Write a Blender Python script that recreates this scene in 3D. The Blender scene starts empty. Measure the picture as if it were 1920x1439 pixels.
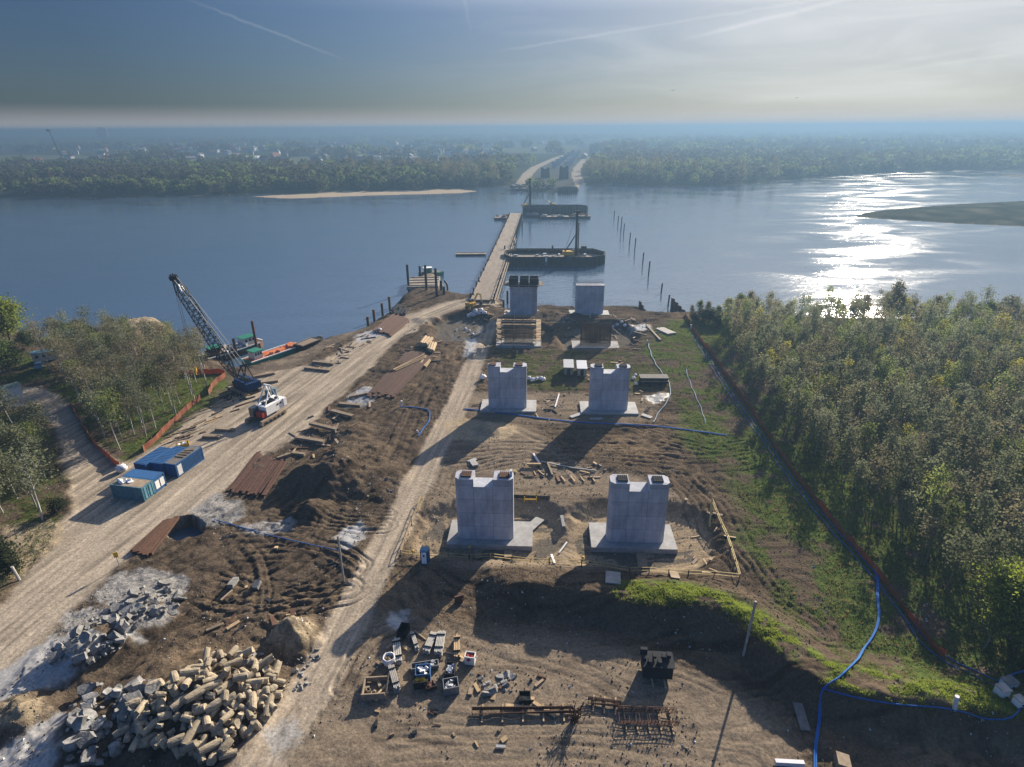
import bpy, math, random
import numpy as np
from mathutils import Vector, Matrix

random.seed(7); RNG = np.random.default_rng(7)
scene = bpy.context.scene
COL = scene.collection
R = math.radians

# ------------------------------------------------------------------ camera
CAM_H = 58.0; FPX = 1110.0
PITCH = math.atan(480.0 / FPX); ROLL = R(0.40)
_c, _s, _cp, _sp = math.cos(ROLL), math.sin(ROLL), math.cos(PITCH), math.sin(PITCH)
cd = bpy.data.cameras.new("camera"); cam = bpy.data.objects.new("camera", cd); COL.objects.link(cam)
cd.sensor_width = 36.0; cd.lens = FPX / 1920 * 36; cd.clip_start = 0.5; cd.clip_end = 80000
ax = Vector((_c, -_s * _sp, -_s * _cp)); ay = Vector((_s, _c * _sp, _c * _cp)); az = Vector((0, -_cp, _sp))
m = Matrix.Identity(4)
for i, a in enumerate((ax, ay, az)):
    for j in range(3): m[j][i] = a[j]
m[2][3] = CAM_H
cam.matrix_world = m
scene.camera = cam

# ------------------------------------------------------------------ sky and sun
SUN_AZ, SUN_EL = R(31.0), R(21.0)
scene.view_settings.view_transform = 'Standard'; scene.view_settings.look = 'None'
scene.view_settings.exposure = 1.43; scene.view_settings.gamma = 1.0
world = bpy.data.worlds.new("World"); scene.world = world; world.use_nodes = True
nt = world.node_tree; nt.nodes.clear()
def N(t, typ, **k):
    n = t.nodes.new(typ)
    for a, v in k.items():
        if a == 'inp':
            for i, x in v.items(): n.inputs[i].default_value = x
        else: setattr(n, a, v)
    return n
def math_node(t, op, a, b=None, c=None, clamp=False):
    n = t.nodes.new('ShaderNodeMath'); n.operation = op; n.use_clamp = clamp
    for i, x in enumerate((a, b, c)):
        if x is None: continue
        if isinstance(x, (int, float)): n.inputs[i].default_value = x
        else: t.links.new(x, n.inputs[i])
    return n.outputs[0]
def mix_node(t, fac, a, b, blend='MIX'):
    n = t.nodes.new('ShaderNodeMix'); n.data_type = 'RGBA'; n.blend_type = blend
    if isinstance(fac, (int, float)): n.inputs[0].default_value = fac
    else: t.links.new(fac, n.inputs[0])
    for i, x in ((6, a), (7, b)):
        if isinstance(x, tuple): n.inputs[i].default_value = (*x[:3], 1)
        else: t.links.new(x, n.inputs[i])
    return n.outputs[2]
out = N(nt, 'ShaderNodeOutputWorld'); bg = N(nt, 'ShaderNodeBackground')
sky = N(nt, 'ShaderNodeTexSky'); sky.sky_type = 'NISHITA'; sky.sun_disc = False
sky.sun_elevation = SUN_EL; sky.sun_rotation = SUN_AZ; sky.altitude = 100; sky.air_density = 1.0; sky.dust_density = 1.2; sky.ozone_density = 2.2
SUNV = np.array([math.sin(SUN_AZ) * math.cos(SUN_EL), math.cos(SUN_AZ) * math.cos(SUN_EL), math.sin(SUN_EL)])
tc = N(nt, 'ShaderNodeTexCoord')
# thin cirrus veil and contrails, laid out by direction in the sky
def dirv(u, v):
    x = (u - 960) / FPX; y = -(v - 719.5) / FPX
    xr = _c * x + _s * y; yr = -_s * x + _c * y
    d = np.array([xr, _cp + yr * _sp, -_sp + yr * _cp]); return d / np.linalg.norm(d)
def dotn(vec, v):
    n = N(nt, 'ShaderNodeVectorMath', operation='DOT_PRODUCT'); nt.links.new(vec, n.inputs[0]); n.inputs[1].default_value = tuple(v); return n.outputs['Value']
D = tc.outputs['Generated']
nz = N(nt, 'ShaderNodeTexNoise', inp={'Scale': 60.0, 'Detail': 5.0, 'Roughness': .6}); nt.links.new(D, nz.inputs['Vector'])
wob = math_node(nt, 'MULTIPLY_ADD', nz.outputs['Fac'], 0.006, -0.003)
trail = None
for (a, b, w, s) in [((348, -3), (640, 110), .0026, .07), ((862, -40), (885, 70), .0040, .09), ((960, 92), (1600, -12), .0026, .10),
                     ((1290, 72), (1640, -14), .0042, .17), ((1620, 130), (1930, 72), .0045, .08), ((1640, 140), (1930, 96), .0025, .07)]:
    A, B = dirv(*a), dirv(*b); n = np.cross(A, B); n /= np.linalg.norm(n)
    mid = (A + B); mid /= np.linalg.norm(mid); al = np.cross(n, mid); half = math.acos(min(1, float(A @ mid)))
    d = math_node(nt, 'ABSOLUTE', math_node(nt, 'ADD', dotn(D, n), wob))
    m1 = math_node(nt, 'SUBTRACT', 1.0, math_node(nt, 'DIVIDE', d, w), clamp=True)
    t_ = math_node(nt, 'ABSOLUTE', dotn(D, al))
    m2 = math_node(nt, 'MULTIPLY', math_node(nt, 'SUBTRACT', half * 1.15, t_), 14.0, clamp=True)
    front = math_node(nt, 'GREATER_THAN', dotn(D, mid), 0.0)
    f = math_node(nt, 'MULTIPLY', math_node(nt, 'MULTIPLY', m1, m2), math_node(nt, 'MULTIPLY', front, s))
    trail = f if trail is None else math_node(nt, 'ADD', trail, f)
mp = N(nt, 'ShaderNodeMapping'); mp.inputs['Scale'].default_value = (2.2, 2.2, 14.0); mp.inputs['Rotation'].default_value = (0.25, 0.1, 0.5)
nt.links.new(D, mp.inputs['Vector'])
nz2 = N(nt, 'ShaderNodeTexNoise', inp={'Scale': 1.6, 'Detail': 6.0, 'Roughness': .55, 'Distortion': .6}); nt.links.new(mp.outputs[0], nz2.inputs['Vector'])
veil = math_node(nt, 'MULTIPLY', math_node(nt, 'SUBTRACT', nz2.outputs['Fac'], .42), 1.6, clamp=True)
near = math_node(nt, 'POWER', math_node(nt, 'MAXIMUM', dotn(D, SUNV), 0.0), 10.0)
sx = N(nt, 'ShaderNodeSeparateXYZ'); nt.links.new(D, sx.inputs[0])
bw = N(nt, 'ShaderNodeRGBToBW'); nt.links.new(sky.outputs[0], bw.inputs[0])
# the veil of cirrus and dust takes the glare off the sky round the sun
damp = math_node(nt, 'DIVIDE', 1.0, math_node(nt, 'POWER', math_node(nt, 'ADD', 1.0, math_node(nt, 'DIVIDE', bw.outputs[0], 9.0)), 1.0))
dv = N(nt, 'ShaderNodeVectorMath', operation='SCALE'); nt.links.new(sky.outputs[0], dv.inputs[0]); nt.links.new(damp, dv.inputs['Scale'])
skyc = mix_node(nt, 1.0, dv.outputs[0], (0.42, 0.555, 0.79), 'MULTIPLY')
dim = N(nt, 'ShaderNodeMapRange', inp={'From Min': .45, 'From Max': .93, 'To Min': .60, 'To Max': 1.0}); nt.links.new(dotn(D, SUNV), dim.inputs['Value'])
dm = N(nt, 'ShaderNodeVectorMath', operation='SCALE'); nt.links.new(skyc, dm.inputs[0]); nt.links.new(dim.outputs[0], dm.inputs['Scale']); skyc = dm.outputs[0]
# extra sky brightness above the view, added to lift water and shaded faces
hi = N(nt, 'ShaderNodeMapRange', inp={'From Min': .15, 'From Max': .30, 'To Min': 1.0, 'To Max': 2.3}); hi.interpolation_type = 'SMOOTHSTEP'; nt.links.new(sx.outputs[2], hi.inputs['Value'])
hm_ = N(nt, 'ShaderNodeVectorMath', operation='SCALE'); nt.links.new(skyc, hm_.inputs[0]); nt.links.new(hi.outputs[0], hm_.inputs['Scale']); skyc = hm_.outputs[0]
bk = N(nt, 'ShaderNodeMapRange', inp={'From Min': .15, 'From Max': -.45, 'To Min': 1.0, 'To Max': 1.6}); nt.links.new(dotn(D, SUNV), bk.inputs['Value'])  # sky behind the camera brightened as added fill for shaded pier fronts
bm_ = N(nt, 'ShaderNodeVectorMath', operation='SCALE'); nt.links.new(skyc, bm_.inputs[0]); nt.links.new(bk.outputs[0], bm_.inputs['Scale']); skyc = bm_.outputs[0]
glow = math_node(nt, 'MULTIPLY', math_node(nt, 'POWER', math_node(nt, 'MAXIMUM', dotn(D, SUNV), 0.0), 9.0), .5)
skyc = mix_node(nt, glow, skyc, (6.0, 6.0, 6.1))
skyc = mix_node(nt, math_node(nt, 'MULTIPLY', math_node(nt, 'POWER', math_node(nt, 'MAXIMUM', dotn(D, SUNV), 0.0), 40.0), .35), skyc, (9.5, 9.3, 9.0))
g3 = N(nt, 'ShaderNodeMapRange', inp={'From Min': .15, 'From Max': .28, 'To Min': 0.0, 'To Max': .85}); nt.links.new(sx.outputs[2], g3.inputs['Value'])  # added glow above the view, toward the sun, for the water to reflect
skyc = mix_node(nt, math_node(nt, 'MULTIPLY', g3.outputs[0], math_node(nt, 'POWER', math_node(nt, 'MAXIMUM', dotn(D, SUNV), 0.0), 5.0)), skyc, (13, 13, 13.5))
# brightness left in the hazy air: a pale band of dust right above the horizon
band = math_node(nt, 'POWER', math_node(nt, 'SUBTRACT', 1.0, math_node(nt, 'MULTIPLY', math_node(nt, 'ABSOLUTE', sx.outputs[2]), 30.0), clamp=True), 1.5)
add = math_node(nt, 'ADD', math_node(nt, 'MULTIPLY', math_node(nt, 'MULTIPLY', veil, near), 0.9), trail)
skyc = mix_node(nt, add, skyc, (8.5, 8.4, 8.2))
skyc = mix_node(nt, math_node(nt, 'MULTIPLY', band, .8), skyc, (5.2, 4.7, 4.5))
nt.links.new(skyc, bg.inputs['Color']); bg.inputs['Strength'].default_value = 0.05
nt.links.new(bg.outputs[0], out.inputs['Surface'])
sd = bpy.data.lights.new("sun", 'SUN'); sun = bpy.data.objects.new("sun", sd); COL.objects.link(sun)
sd.energy = 5.0; sd.angle = R(0.53); sd.color = (1.0, 0.88, 0.72)
sun.rotation_euler = Vector(tuple(SUNV)).to_track_quat('Z', 'Y').to_euler()
scene.cycles.use_denoising = True
scene.cycles.volume_bounces = 0; scene.cycles.max_bounces = 6; scene.cycles.transparent_max_bounces = 6
scene.cycles.diffuse_bounces = 2; scene.cycles.glossy_bounces = 2; scene.cycles.sample_clamp_indirect = 3.0
scene.cycles.caustics_reflective = False

# ------------------------------------------------------------------ measuring: photo pixel -> point of the place
def P(u, v, z=0.0):
    x = (u - 960) / FPX; y = -(v - 719.5) / FPX
    xr = _c * x + _s * y; yr = -_s * x + _c * y
    d = (xr, _cp + yr * _sp, -_sp + yr * _cp); t = (z - CAM_H) / d[2]
    return Vector((d[0] * t, d[1] * t, z))
def PH(u, v, Y):                       # point on the ray at a given distance Y
    x = (u - 960) / FPX; y = -(v - 719.5) / FPX
    xr = _c * x + _s * y; yr = -_s * x + _c * y
    d = (xr, _cp + yr * _sp, -_sp + yr * _cp); t = Y / d[1]
    return Vector((d[0] * t, Y, CAM_H + d[2] * t))
def PP(pts, z=0.0): return np.array([tuple(P(u, v, z))[:2] for u, v in pts])

# ------------------------------------------------------------------ numpy noise and polyline tools
def _hash(ix, iy, seed):
    h = (ix.astype(np.int64) * 374761393 + iy.astype(np.int64) * 668265263 + seed * 1442695041) & 0xffffffff
    h = ((h ^ (h >> 13)) * 1274126177) & 0xffffffff
    return ((h ^ (h >> 16)) & 0xffff) / 65535.0
def vnoise(x, y, seed=0):
    ix = np.floor(x); iy = np.floor(y); fx = x - ix; fy = y - iy
    fx = fx * fx * (3 - 2 * fx); fy = fy * fy * (3 - 2 * fy)
    a = _hash(ix, iy, seed); b = _hash(ix + 1, iy, seed); c = _hash(ix, iy + 1, seed); d = _hash(ix + 1, iy + 1, seed)
    return (a + (b - a) * fx) * (1 - fy) + (c + (d - c) * fx) * fy - 0.5
def fbm(x, y, sc, octv=4, seed=0, gain=.5):
    r = 0; a = 1.0; t = 0
    for i in range(octv):
        k = 2.03 ** i / sc; ca, sa = math.cos(i * 1.1 + .4), math.sin(i * 1.1 + .4)
        r = r + a * vnoise((x * ca - y * sa) * k + 17.3 * i, (x * sa + y * ca) * k - 9.1 * i, seed + i); t += a; a *= gain
    return r / t * 2.0            # about -1..1
def pline(x, y, pts):
    """distance, signed lateral offset (left positive) and arc length to a polyline"""
    best = np.full(x.shape, 1e9); sg = np.zeros(x.shape); al = np.zeros(x.shape); L0 = 0.0
    for (x0, y0), (x1, y1) in zip(pts[:-1], pts[1:]):
        dx, dy = x1 - x0, y1 - y0; L = math.hypot(dx, dy) or 1e-9
        t = np.clip(((x - x0) * dx + (y - y0) * dy) / (L * L), 0, 1)
        d = np.hypot(x - x0 - t * dx, y - y0 - t * dy)
        c = (dx * (y - y0) - dy * (x - x0)) / L
        k = d < best
        best = np.where(k, d, best); sg = np.where(k, np.sign(c) * d, sg); al = np.where(k, L0 + t * L, al); L0 += L
    return best, sg, al
def inpoly(x, y, pts):
    r = np.zeros(x.shape, bool); n = len(pts)
    for i in range(n):
        x0, y0 = pts[i]; x1, y1 = pts[(i + 1) % n]
        if y0 == y1: continue
        r ^= ((y0 > y) != (y1 > y)) & (x < (x1 - x0) * (y - y0) / (y1 - y0) + x0)
    return r
def pgsd(x, y, pts):                   # signed distance to a polygon, positive inside
    d, _, _ = pline(x, y, list(pts) + [pts[0]])
    return np.where(inpoly(x, y, pts), d, -d)
def sm(a, b, x):
    t = np.clip((x - a) / (b - a), 0, 1); return t * t * (3 - 2 * t)
def smooth_pts(pts, n=2):
    pts = [tuple(p) for p in pts]
    for _ in range(n):
        q = [pts[0]]
        for a, b in zip(pts[:-1], pts[1:]):
            q.append((a[0] * .75 + b[0] * .25, a[1] * .75 + b[1] * .25)); q.append((a[0] * .25 + b[0] * .75, a[1] * .25 + b[1] * .75))
        q.append(pts[-1]); pts = q
    return pts

# ------------------------------------------------------------------ mesh builder
class MB:
    def __init__(s): s.v = []; s.f = []
    def add(s, vs, fs):
        o = len(s.v); s.v += [tuple(p) for p in vs]; s.f += [tuple(i + o for i in f) for f in fs]; return s
    def box(s, c, size, rz=0, rx=0, ry=0, taper=1.0):
        sx_, sy_, sz_ = size[0] / 2, size[1] / 2, size[2] / 2
        M = Matrix.Rotation(rz, 3, 'Z') @ Matrix.Rotation(ry, 3, 'Y') @ Matrix.Rotation(rx, 3, 'X')
        vs = []
        for z in (-1, 1):
            k = taper if z > 0 else 1
            for x, y in ((-1, -1), (1, -1), (1, 1), (-1, 1)):
                vs.append(Vector(c) + M @ Vector((x * sx_ * k, y * sy_ * k, z * sz_)))
        return s.add(vs, [(3, 2, 1, 0), (4, 5, 6, 7), (0, 1, 5, 4), (1, 2, 6, 5), (2, 3, 7, 6), (3, 0, 4, 7)])
    def bar(s, a, b, w, h=None, n=4, w2=None):
        """beam between two points: n=4 rectangular, more = round"""
        a, b = Vector(a), Vector(b); d = b - a
        if d.length < 1e-6: return s
        q = d.to_track_quat('Z', 'Y'); h = h or w; k = (w2 / w) if w2 else 1.0; vs = []
        for p, kk in ((a, 1.0), (b, k)):
            for i in range(n):
                t = 2 * math.pi * i / n + (math.pi / 4 if n == 4 else 0); r_ = .7071 if n == 4 else .5
                vs.append(p + q @ Vector((math.cos(t) * w * r_ * kk, math.sin(t) * h * r_ * kk, 0)))
        fs = [(i, (i + 1) % n, n + (i + 1) % n, n + i) for i in range(n)] + [tuple(range(n - 1, -1, -1)), tuple(range(n, 2 * n))]
        return s.add(vs, fs)
    def prism(s, pts, z0, z1):
        n = len(pts); vs = [(p[0], p[1], z0) for p in pts] + [(p[0], p[1], z1) for p in pts]
        return s.add(vs, [(i, (i + 1) % n, n + (i + 1) % n, n + i) for i in range(n)] + [tuple(range(n - 1, -1, -1)), tuple(range(n, 2 * n))])
    def prism_x(s, pts, x0, x1):       # outline in (y,z), extruded along x
        n = len(pts); vs = [(x0, p[0], p[1]) for p in pts] + [(x1, p[0], p[1]) for p in pts]
        return s.add(vs, [(i, (i + 1) % n, n + (i + 1) % n, n + i) for i in range(n)] + [tuple(range(n - 1, -1, -1)), tuple(range(n, 2 * n))])
    def blob(s, c, r, n=8, rings=5, rough=.2, seed=0, sq=(1, 1, 1)):
        rr = random.Random(seed); vs = [Vector(c) + Vector((0, 0, r * sq[2]))]
        for j in range(1, rings):
            ph = math.pi * j / rings
            for i in range(n):
                t = 2 * math.pi * (i + .5 * (j % 2)) / n; k = r * (1 + rr.uniform(-rough, rough))
                vs.append(Vector(c) + Vector((math.cos(t) * math.sin(ph) * k * sq[0], math.sin(t) * math.sin(ph) * k * sq[1], math.cos(ph) * k * sq[2])))
        vs.append(Vector(c) - Vector((0, 0, r * sq[2]))); fs = []
        for i in range(n): fs.append((0, 1 + i, 1 + (i + 1) % n))
        for j in range(rings - 2):
            for i in range(n):
                a = 1 + j * n + i; b = 1 + j * n + (i + 1) % n; fs.append((a, a + n, b + n, b))
        o = 1 + (rings - 2) * n
        for i in range(n): fs.append((o + (i + 1) % n, o + i, len(vs) - 1))
        return s.add(vs, fs)
    def tube(s, pts, r, n=6):
        pts = [Vector(p) for p in pts]; vs = []; fs = []
        for i, p in enumerate(pts):
            d = (pts[min(i + 1, len(pts) - 1)] - pts[max(i - 1, 0)]).normalized()
            up = Vector((0, 0, 1)) if abs(d.z) < .9 else Vector((1, 0, 0)); a = d.cross(up).normalized(); b = a.cross(d)
            for k in range(n):
                t = 2 * math.pi * k / n; vs.append(p + a * math.cos(t) * r + b * math.sin(t) * r)
        for i in range(len(pts) - 1):
            for k in range(n): fs.append((i * n + k, i * n + (k + 1) % n, (i + 1) * n + (k + 1) % n, (i + 1) * n + k))
        fs += [tuple(range(n)), tuple(range(len(vs) - 1, len(vs) - n - 1, -1))]
        return s.add(vs, fs)
    def build(s, name, mat, parent=None, smooth=False):
        me = bpy.data.meshes.new(name); me.from_pydata(s.v, [], s.f); me.update()
        if smooth: me.polygons.foreach_set('use_smooth', [True] * len(me.polygons))
        me.materials.append(mat); o = bpy.data.objects.new(name, me); COL.objects.link(o)
        if parent: o.parent = parent
        return o
def np_mesh(name, V, F, mat, parent=None, smooth=False):
    """V (n,3); F (m,k) all faces of k corners"""
    me = bpy.data.meshes.new(name); k = F.shape[1]
    me.vertices.add(len(V)); me.vertices.foreach_set('co', np.ascontiguousarray(V, dtype=np.float32).ravel())
    me.loops.add(F.size); me.loops.foreach_set('vertex_index', np.ascontiguousarray(F, dtype=np.int32).ravel())
    me.polygons.add(len(F)); me.polygons.foreach_set('loop_start', np.arange(0, F.size, k, dtype=np.int32))
    me.polygons.foreach_set('use_smooth', np.full(len(F), smooth))
    me.update(calc_edges=True); me.materials.append(mat)
    o = bpy.data.objects.new(name, me); COL.objects.link(o)
    if parent: o.parent = parent
    return o
def tag(o, label, cat, group=None, kind=None):
    if label: o['label'] = label
    if cat: o['category'] = cat
    if group: o['group'] = group
    if kind: o['kind'] = kind
    elif cat: o['kind'] = 'thing'
    return o
def thing(name, label, cat, loc=(0, 0, 0), rz=0, group=None):
    o = bpy.data.objects.new(name, None); COL.objects.link(o); o.empty_display_size = .5
    o.location = loc; o.rotation_euler = (0, 0, rz); return tag(o, label, cat, group)
def struct(o, name=None): o['kind'] = 'structure'; return o
def dup(root, loc, rz, label=None, scale=None, group=None):
    r = root.copy(); COL.objects.link(r); r.location = loc
    if isinstance(rz, (int, float)): r.rotation_euler = (0, 0, rz)
    else: r.rotation_euler = rz
    if scale: r.scale = scale if hasattr(scale, '__len__') else (scale,) * 3
    if label: r['label'] = label
    if group: r['group'] = group
    for ch in root.children:
        c = ch.copy(); COL.objects.link(c); c.parent = r
        for g in ch.children:
            d = g.copy(); COL.objects.link(d); d.parent = c
    return r

# ------------------------------------------------------------------ materials
def mat(name, col, rough=.8, metal=0.0, var=.25, scale=1.5, bump=.0, bscale=8.0, col2=None, streak=None, spec=.3, obj=False):
    m_ = bpy.data.materials.new(name); m_.use_nodes = True; t = m_.node_tree; b = t.nodes['Principled BSDF']
    b.inputs['Roughness'].default_value = rough; b.inputs['Metallic'].default_value = metal; b.inputs['Specular IOR Level'].default_value = spec
    g = N(t, 'ShaderNodeTexCoord') if obj else N(t, 'ShaderNodeNewGeometry'); vec = g.outputs['Object'] if obj else g.outputs['Position']
    if streak:
        mp_ = N(t, 'ShaderNodeMapping'); mp_.inputs['Scale'].default_value = streak; t.links.new(vec, mp_.inputs['Vector']); vec = mp_.outputs[0]
    n = N(t, 'ShaderNodeTexNoise', inp={'Scale': scale, 'Detail': 5.0, 'Roughness': .65}); t.links.new(vec, n.inputs['Vector'])
    r_ = N(t, 'ShaderNodeMapRange', inp={'From Min': .3, 'From Max': .7}); t.links.new(n.outputs['Fac'], r_.inputs['Value'])
    c2 = col2 or tuple(max(0, c * (1 - var)) for c in col); c1 = col if col2 else tuple(min(1, c * (1 + var * .5)) for c in col)
    cc = mix_node(t, r_.outputs[0], c2, c1)
    oi = N(t, 'ShaderNodeObjectInfo'); om = N(t, 'ShaderNodeMapRange', inp={'To Min': .78, 'To Max': 1.2}); t.links.new(oi.outputs['Random'], om.inputs['Value'])
    ov = N(t, 'ShaderNodeVectorMath', operation='SCALE'); t.links.new(cc, ov.inputs[0]); t.links.new(om.outputs[0], ov.inputs['Scale']); cc = ov.outputs[0]
    t.links.new(cc, b.inputs['Base Color'])
    if bump:
        n2 = N(t, 'ShaderNodeTexNoise', inp={'Scale': bscale, 'Detail': 3.0}); t.links.new(vec, n2.inputs['Vector'])
        bp = N(t, 'ShaderNodeBump', inp={'Strength': bump, 'Distance': .1}); t.links.new(n2.outputs['Fac'], bp.inputs['Height']); t.links.new(bp.outputs[0], b.inputs['Normal'])
    return m_
# ------------------------------------------------------------------ the lie of the land
WZ = -2.0                               # water level
S = lambda pts, z=0.0, n=2: smooth_pts(PP(pts, z), n)
_sh = PP([(-500, 610), (-100, 606), (0, 604), (60, 634), (80, 640), (140, 636), (190, 622), (225, 610), (270, 603), (312, 610), (335, 640), (400, 672), (440, 694), (470, 694), (552, 668),
          (600, 640), (660, 627), (700, 608), (742, 572), (768, 540), (788, 517), (824, 517), (832, 548), (885, 556), (935, 556), (948, 584),
          (1030, 576), (1075, 582), (1200, 580), (1215, 588), (1290, 590), (1340, 588), (1400, 592), (1500, 600), (1700, 602), (1920, 606), (2400, 610)], WZ)
NEAR_LAND = [(-1500, _sh[0][1])] + [tuple(p) for p in _sh] + [(1500, _sh[-1][1]), (1500, -700), (-1500, -700)]
_fs = PP([(-500, 374), (0, 372), (100, 371), (200, 373), (300, 369), (420, 367), (480, 364), (600, 363), (640, 362), (720, 359), (800, 358), (870, 354), (900, 352), (955, 350),
          (975, 360), (1085, 362), (1087, 346), (1150, 347), (1200, 349), (1300, 351), (1420, 345), (1520, 334), (1600, 328), (1700, 323), (1800, 320), (1920, 318), (2400, 312)], WZ)
FAR_LAND = [(-30000, _fs[0][1])] + [tuple(p) for p in _fs] + [(60000, _fs[-1][1] * 1.6), (60000, 60000), (-60000, 60000)]
SPIT = [tuple(p) for p in PP([(470, 369), (560, 364), (640, 361), (720, 359), (800, 357), (860, 355), (897, 359), (860, 363), (780, 365), (700, 367), (600, 371), (540, 373)], WZ)]
ISLAND = [tuple(p) for p in PP([(1597, 407), (1625, 399), (1660, 394), (1720, 389), (1800, 383), (1920, 377), (2300, 372), (2300, 440), (1920, 425), (1800, 420), (1700, 414)], WZ)]
ISLET = [tuple(p) for p in PP([(1870, 330), (1900, 328), (1990, 327), (1990, 332), (1900, 332)], WZ)]
ROAD_A = S([(0, 1130), (60, 1062), (112, 1010), (128, 950), (124, 900), (108, 840), (92, 790), (60, 760), (0, 770), (0, 735), (60, 722), (112, 728), (150, 790), (195, 850), (235, 872), (300, 830), (385, 770), (470, 700), (560, 690), (620, 668), (660, 640), (705, 612), (762, 592), (850, 560), (940, 560),
            (940, 572), (885, 572), (835, 590), (770, 622), (715, 670), (655, 728), (600, 780), (520, 846), (440, 905), (345, 972), (250, 1042), (170, 1112), (90, 1185), (0, 1300), (-300, 1600), (-600, 1500)], n=1)
ROAD_B = S([(360, 1700), (480, 1460), (560, 1335), (636, 1200), (690, 1090), (742, 990), (786, 900), (825, 822), (866, 742), (896, 664), (916, 606)])
LEVEE = S([(890, 1102), (960, 1090), (1040, 1098), (1110, 1104), (1200, 1122), (1300, 1120), (1360, 1140), (1430, 1185), (1490, 1240), (1560, 1275), (1700, 1306), (1800, 1322), (1950, 1340), (2300, 1380)], 3.3)
PIT1 = S([(800, 985), (850, 962), (990, 958), (1042, 975), (1058, 1010), (1040, 1058), (920, 1060), (790, 1048), (784, 1010)], -1.7)
PIT2 = S([(1075, 975), (1130, 960), (1270, 962), (1322, 990), (1338, 1030), (1316, 1072), (1200, 1078), (1080, 1062)], -1.7)
PIT3 = S([(1050, 640), (1070, 612), (1160, 612), (1195, 640), (1180, 662), (1060, 664)], -1.7)
PIT4 = S([(905, 640), (910, 612), (1030, 612), (1036, 645), (1020, 660), (910, 658)], -1.2)
PIT5 = S([(312, 1008), (345, 984), (388, 998), (378, 1022), (340, 1030)], -2)
HOLLOW = S([(815, 612), (850, 598), (900, 596), (915, 610), (890, 640), (850, 650), (820, 640)], -1.8)
PADS = S([(900, 780), (850, 800), (800, 880), (790, 950), (760, 1050), (900, 1080), (1100, 1085), (1300, 1080), (1345, 1040), (1320, 950), (1200, 885), (1120, 880), (1060, 850), (1000, 800)], n=1)
PADS2 = S([(880, 735), (1000, 735), (1230, 735), (1235, 790), (1100, 800), (900, 790), (860, 770)], n=1)
PADS3 = S([(690, 1150), (880, 1180), (1080, 1190), (1300, 1250), (1450, 1330), (1520, 1450), (1500, 1700), (300, 1700), (520, 1430), (640, 1240)], n=1)
GRASS = S([(1205, 650), (1240, 610), (1300, 596), (1600, 590), (2600, 590), (2600, 1380), (1920, 1345), (1800, 1330), (1640, 1290), (1540, 1235), (1460, 1150), (1410, 1040), (1395, 960), (1370, 880), (1290, 850), (1290, 780), (1240, 720)], n=1)
GRASS2 = S([(-400, 640), (60, 650), (95, 725), (230, 690), (400, 705), (425, 720), (380, 775), (290, 835), (218, 880), (150, 800), (110, 735)], n=1)
GRASS3 = S([(-500, 770), (30, 770), (85, 800), (112, 880), (122, 960), (100, 1015), (30, 1085), (-100, 1160), (-900, 1400)], n=1)
GRASS4 = S([(950, 655), (1110, 660), (1210, 660), (1230, 720), (1190, 735), (960, 730), (930, 690)], n=1)
YARD = S([(380, 780), (470, 700), (560, 690), (640, 640), (700, 612), (690, 600), (640, 622), (560, 662), (440, 700), (400, 730), (330, 800), (290, 840)], n=1)
WETS = [S(p, n=1) for p in ([(668, 632), (700, 618), (735, 610), (730, 622), (700, 636), (672, 642)], [(655, 745), (690, 718), (712, 735), (690, 762), (650, 765)],
        [(-50, 1290), (60, 1215), (110, 1185), (200, 1205), (200, 1250), (100, 1290), (0, 1330), (-60, 1340)], [(-50, 1439), (60, 1370), (125, 1335), (135, 1370), (100, 1470), (-60, 1600)],
        [(235, 1200), (262, 1190), (290, 1198), (262, 1212)], [(875, 636), (885, 628), (892, 640), (884, 664), (872, 668)], [(893, 606), (905, 600), (905, 615), (892, 622)],
        [(725, 1150), (775, 1140), (768, 1160), (745, 1182), (722, 1165)], [(1210, 742), (1250, 735), (1262, 748), (1225, 758)], [(1180, 612), (1215, 606), (1222, 616), (1190, 622)], [(625, 1010), (668, 985), (700, 990), (690, 1012), (650, 1030)])]
PALES = [S(p, n=1) for p in ([(352, 955), (400, 925), (432, 928), (470, 960), (440, 985), (380, 985)], [(180, 1105), (240, 1068), (300, 1075), (352, 1085), (345, 1120), (290, 1140), (240, 1150), (170, 1120)],
        [(120, 1150), (180, 1140), (270, 1150), (330, 1130), (320, 1180), (230, 1200), (130, 1190)], [(440, 985), (520, 975), (560, 990), (500, 1005), (450, 1000)],
        [(500, 1370), (545, 1350), (560, 1380), (520, 1439), (490, 1430)])]
SANDS = [S(p, n=1) for p in ([(825, 790), (880, 785), (960, 795), (980, 815), (900, 832), (850, 822)], [(-30, 1345), (20, 1318), (90, 1325), (80, 1360), (0, 1375)], [(490, 1215), (530, 1165), (580, 1175), (590, 1215), (540, 1235)],
        [(215, 612), (270, 600), (318, 610), (320, 640), (220, 640)], [(0, 985), (110, 980), (118, 1010), (40, 1080), (0, 1090)])]
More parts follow.
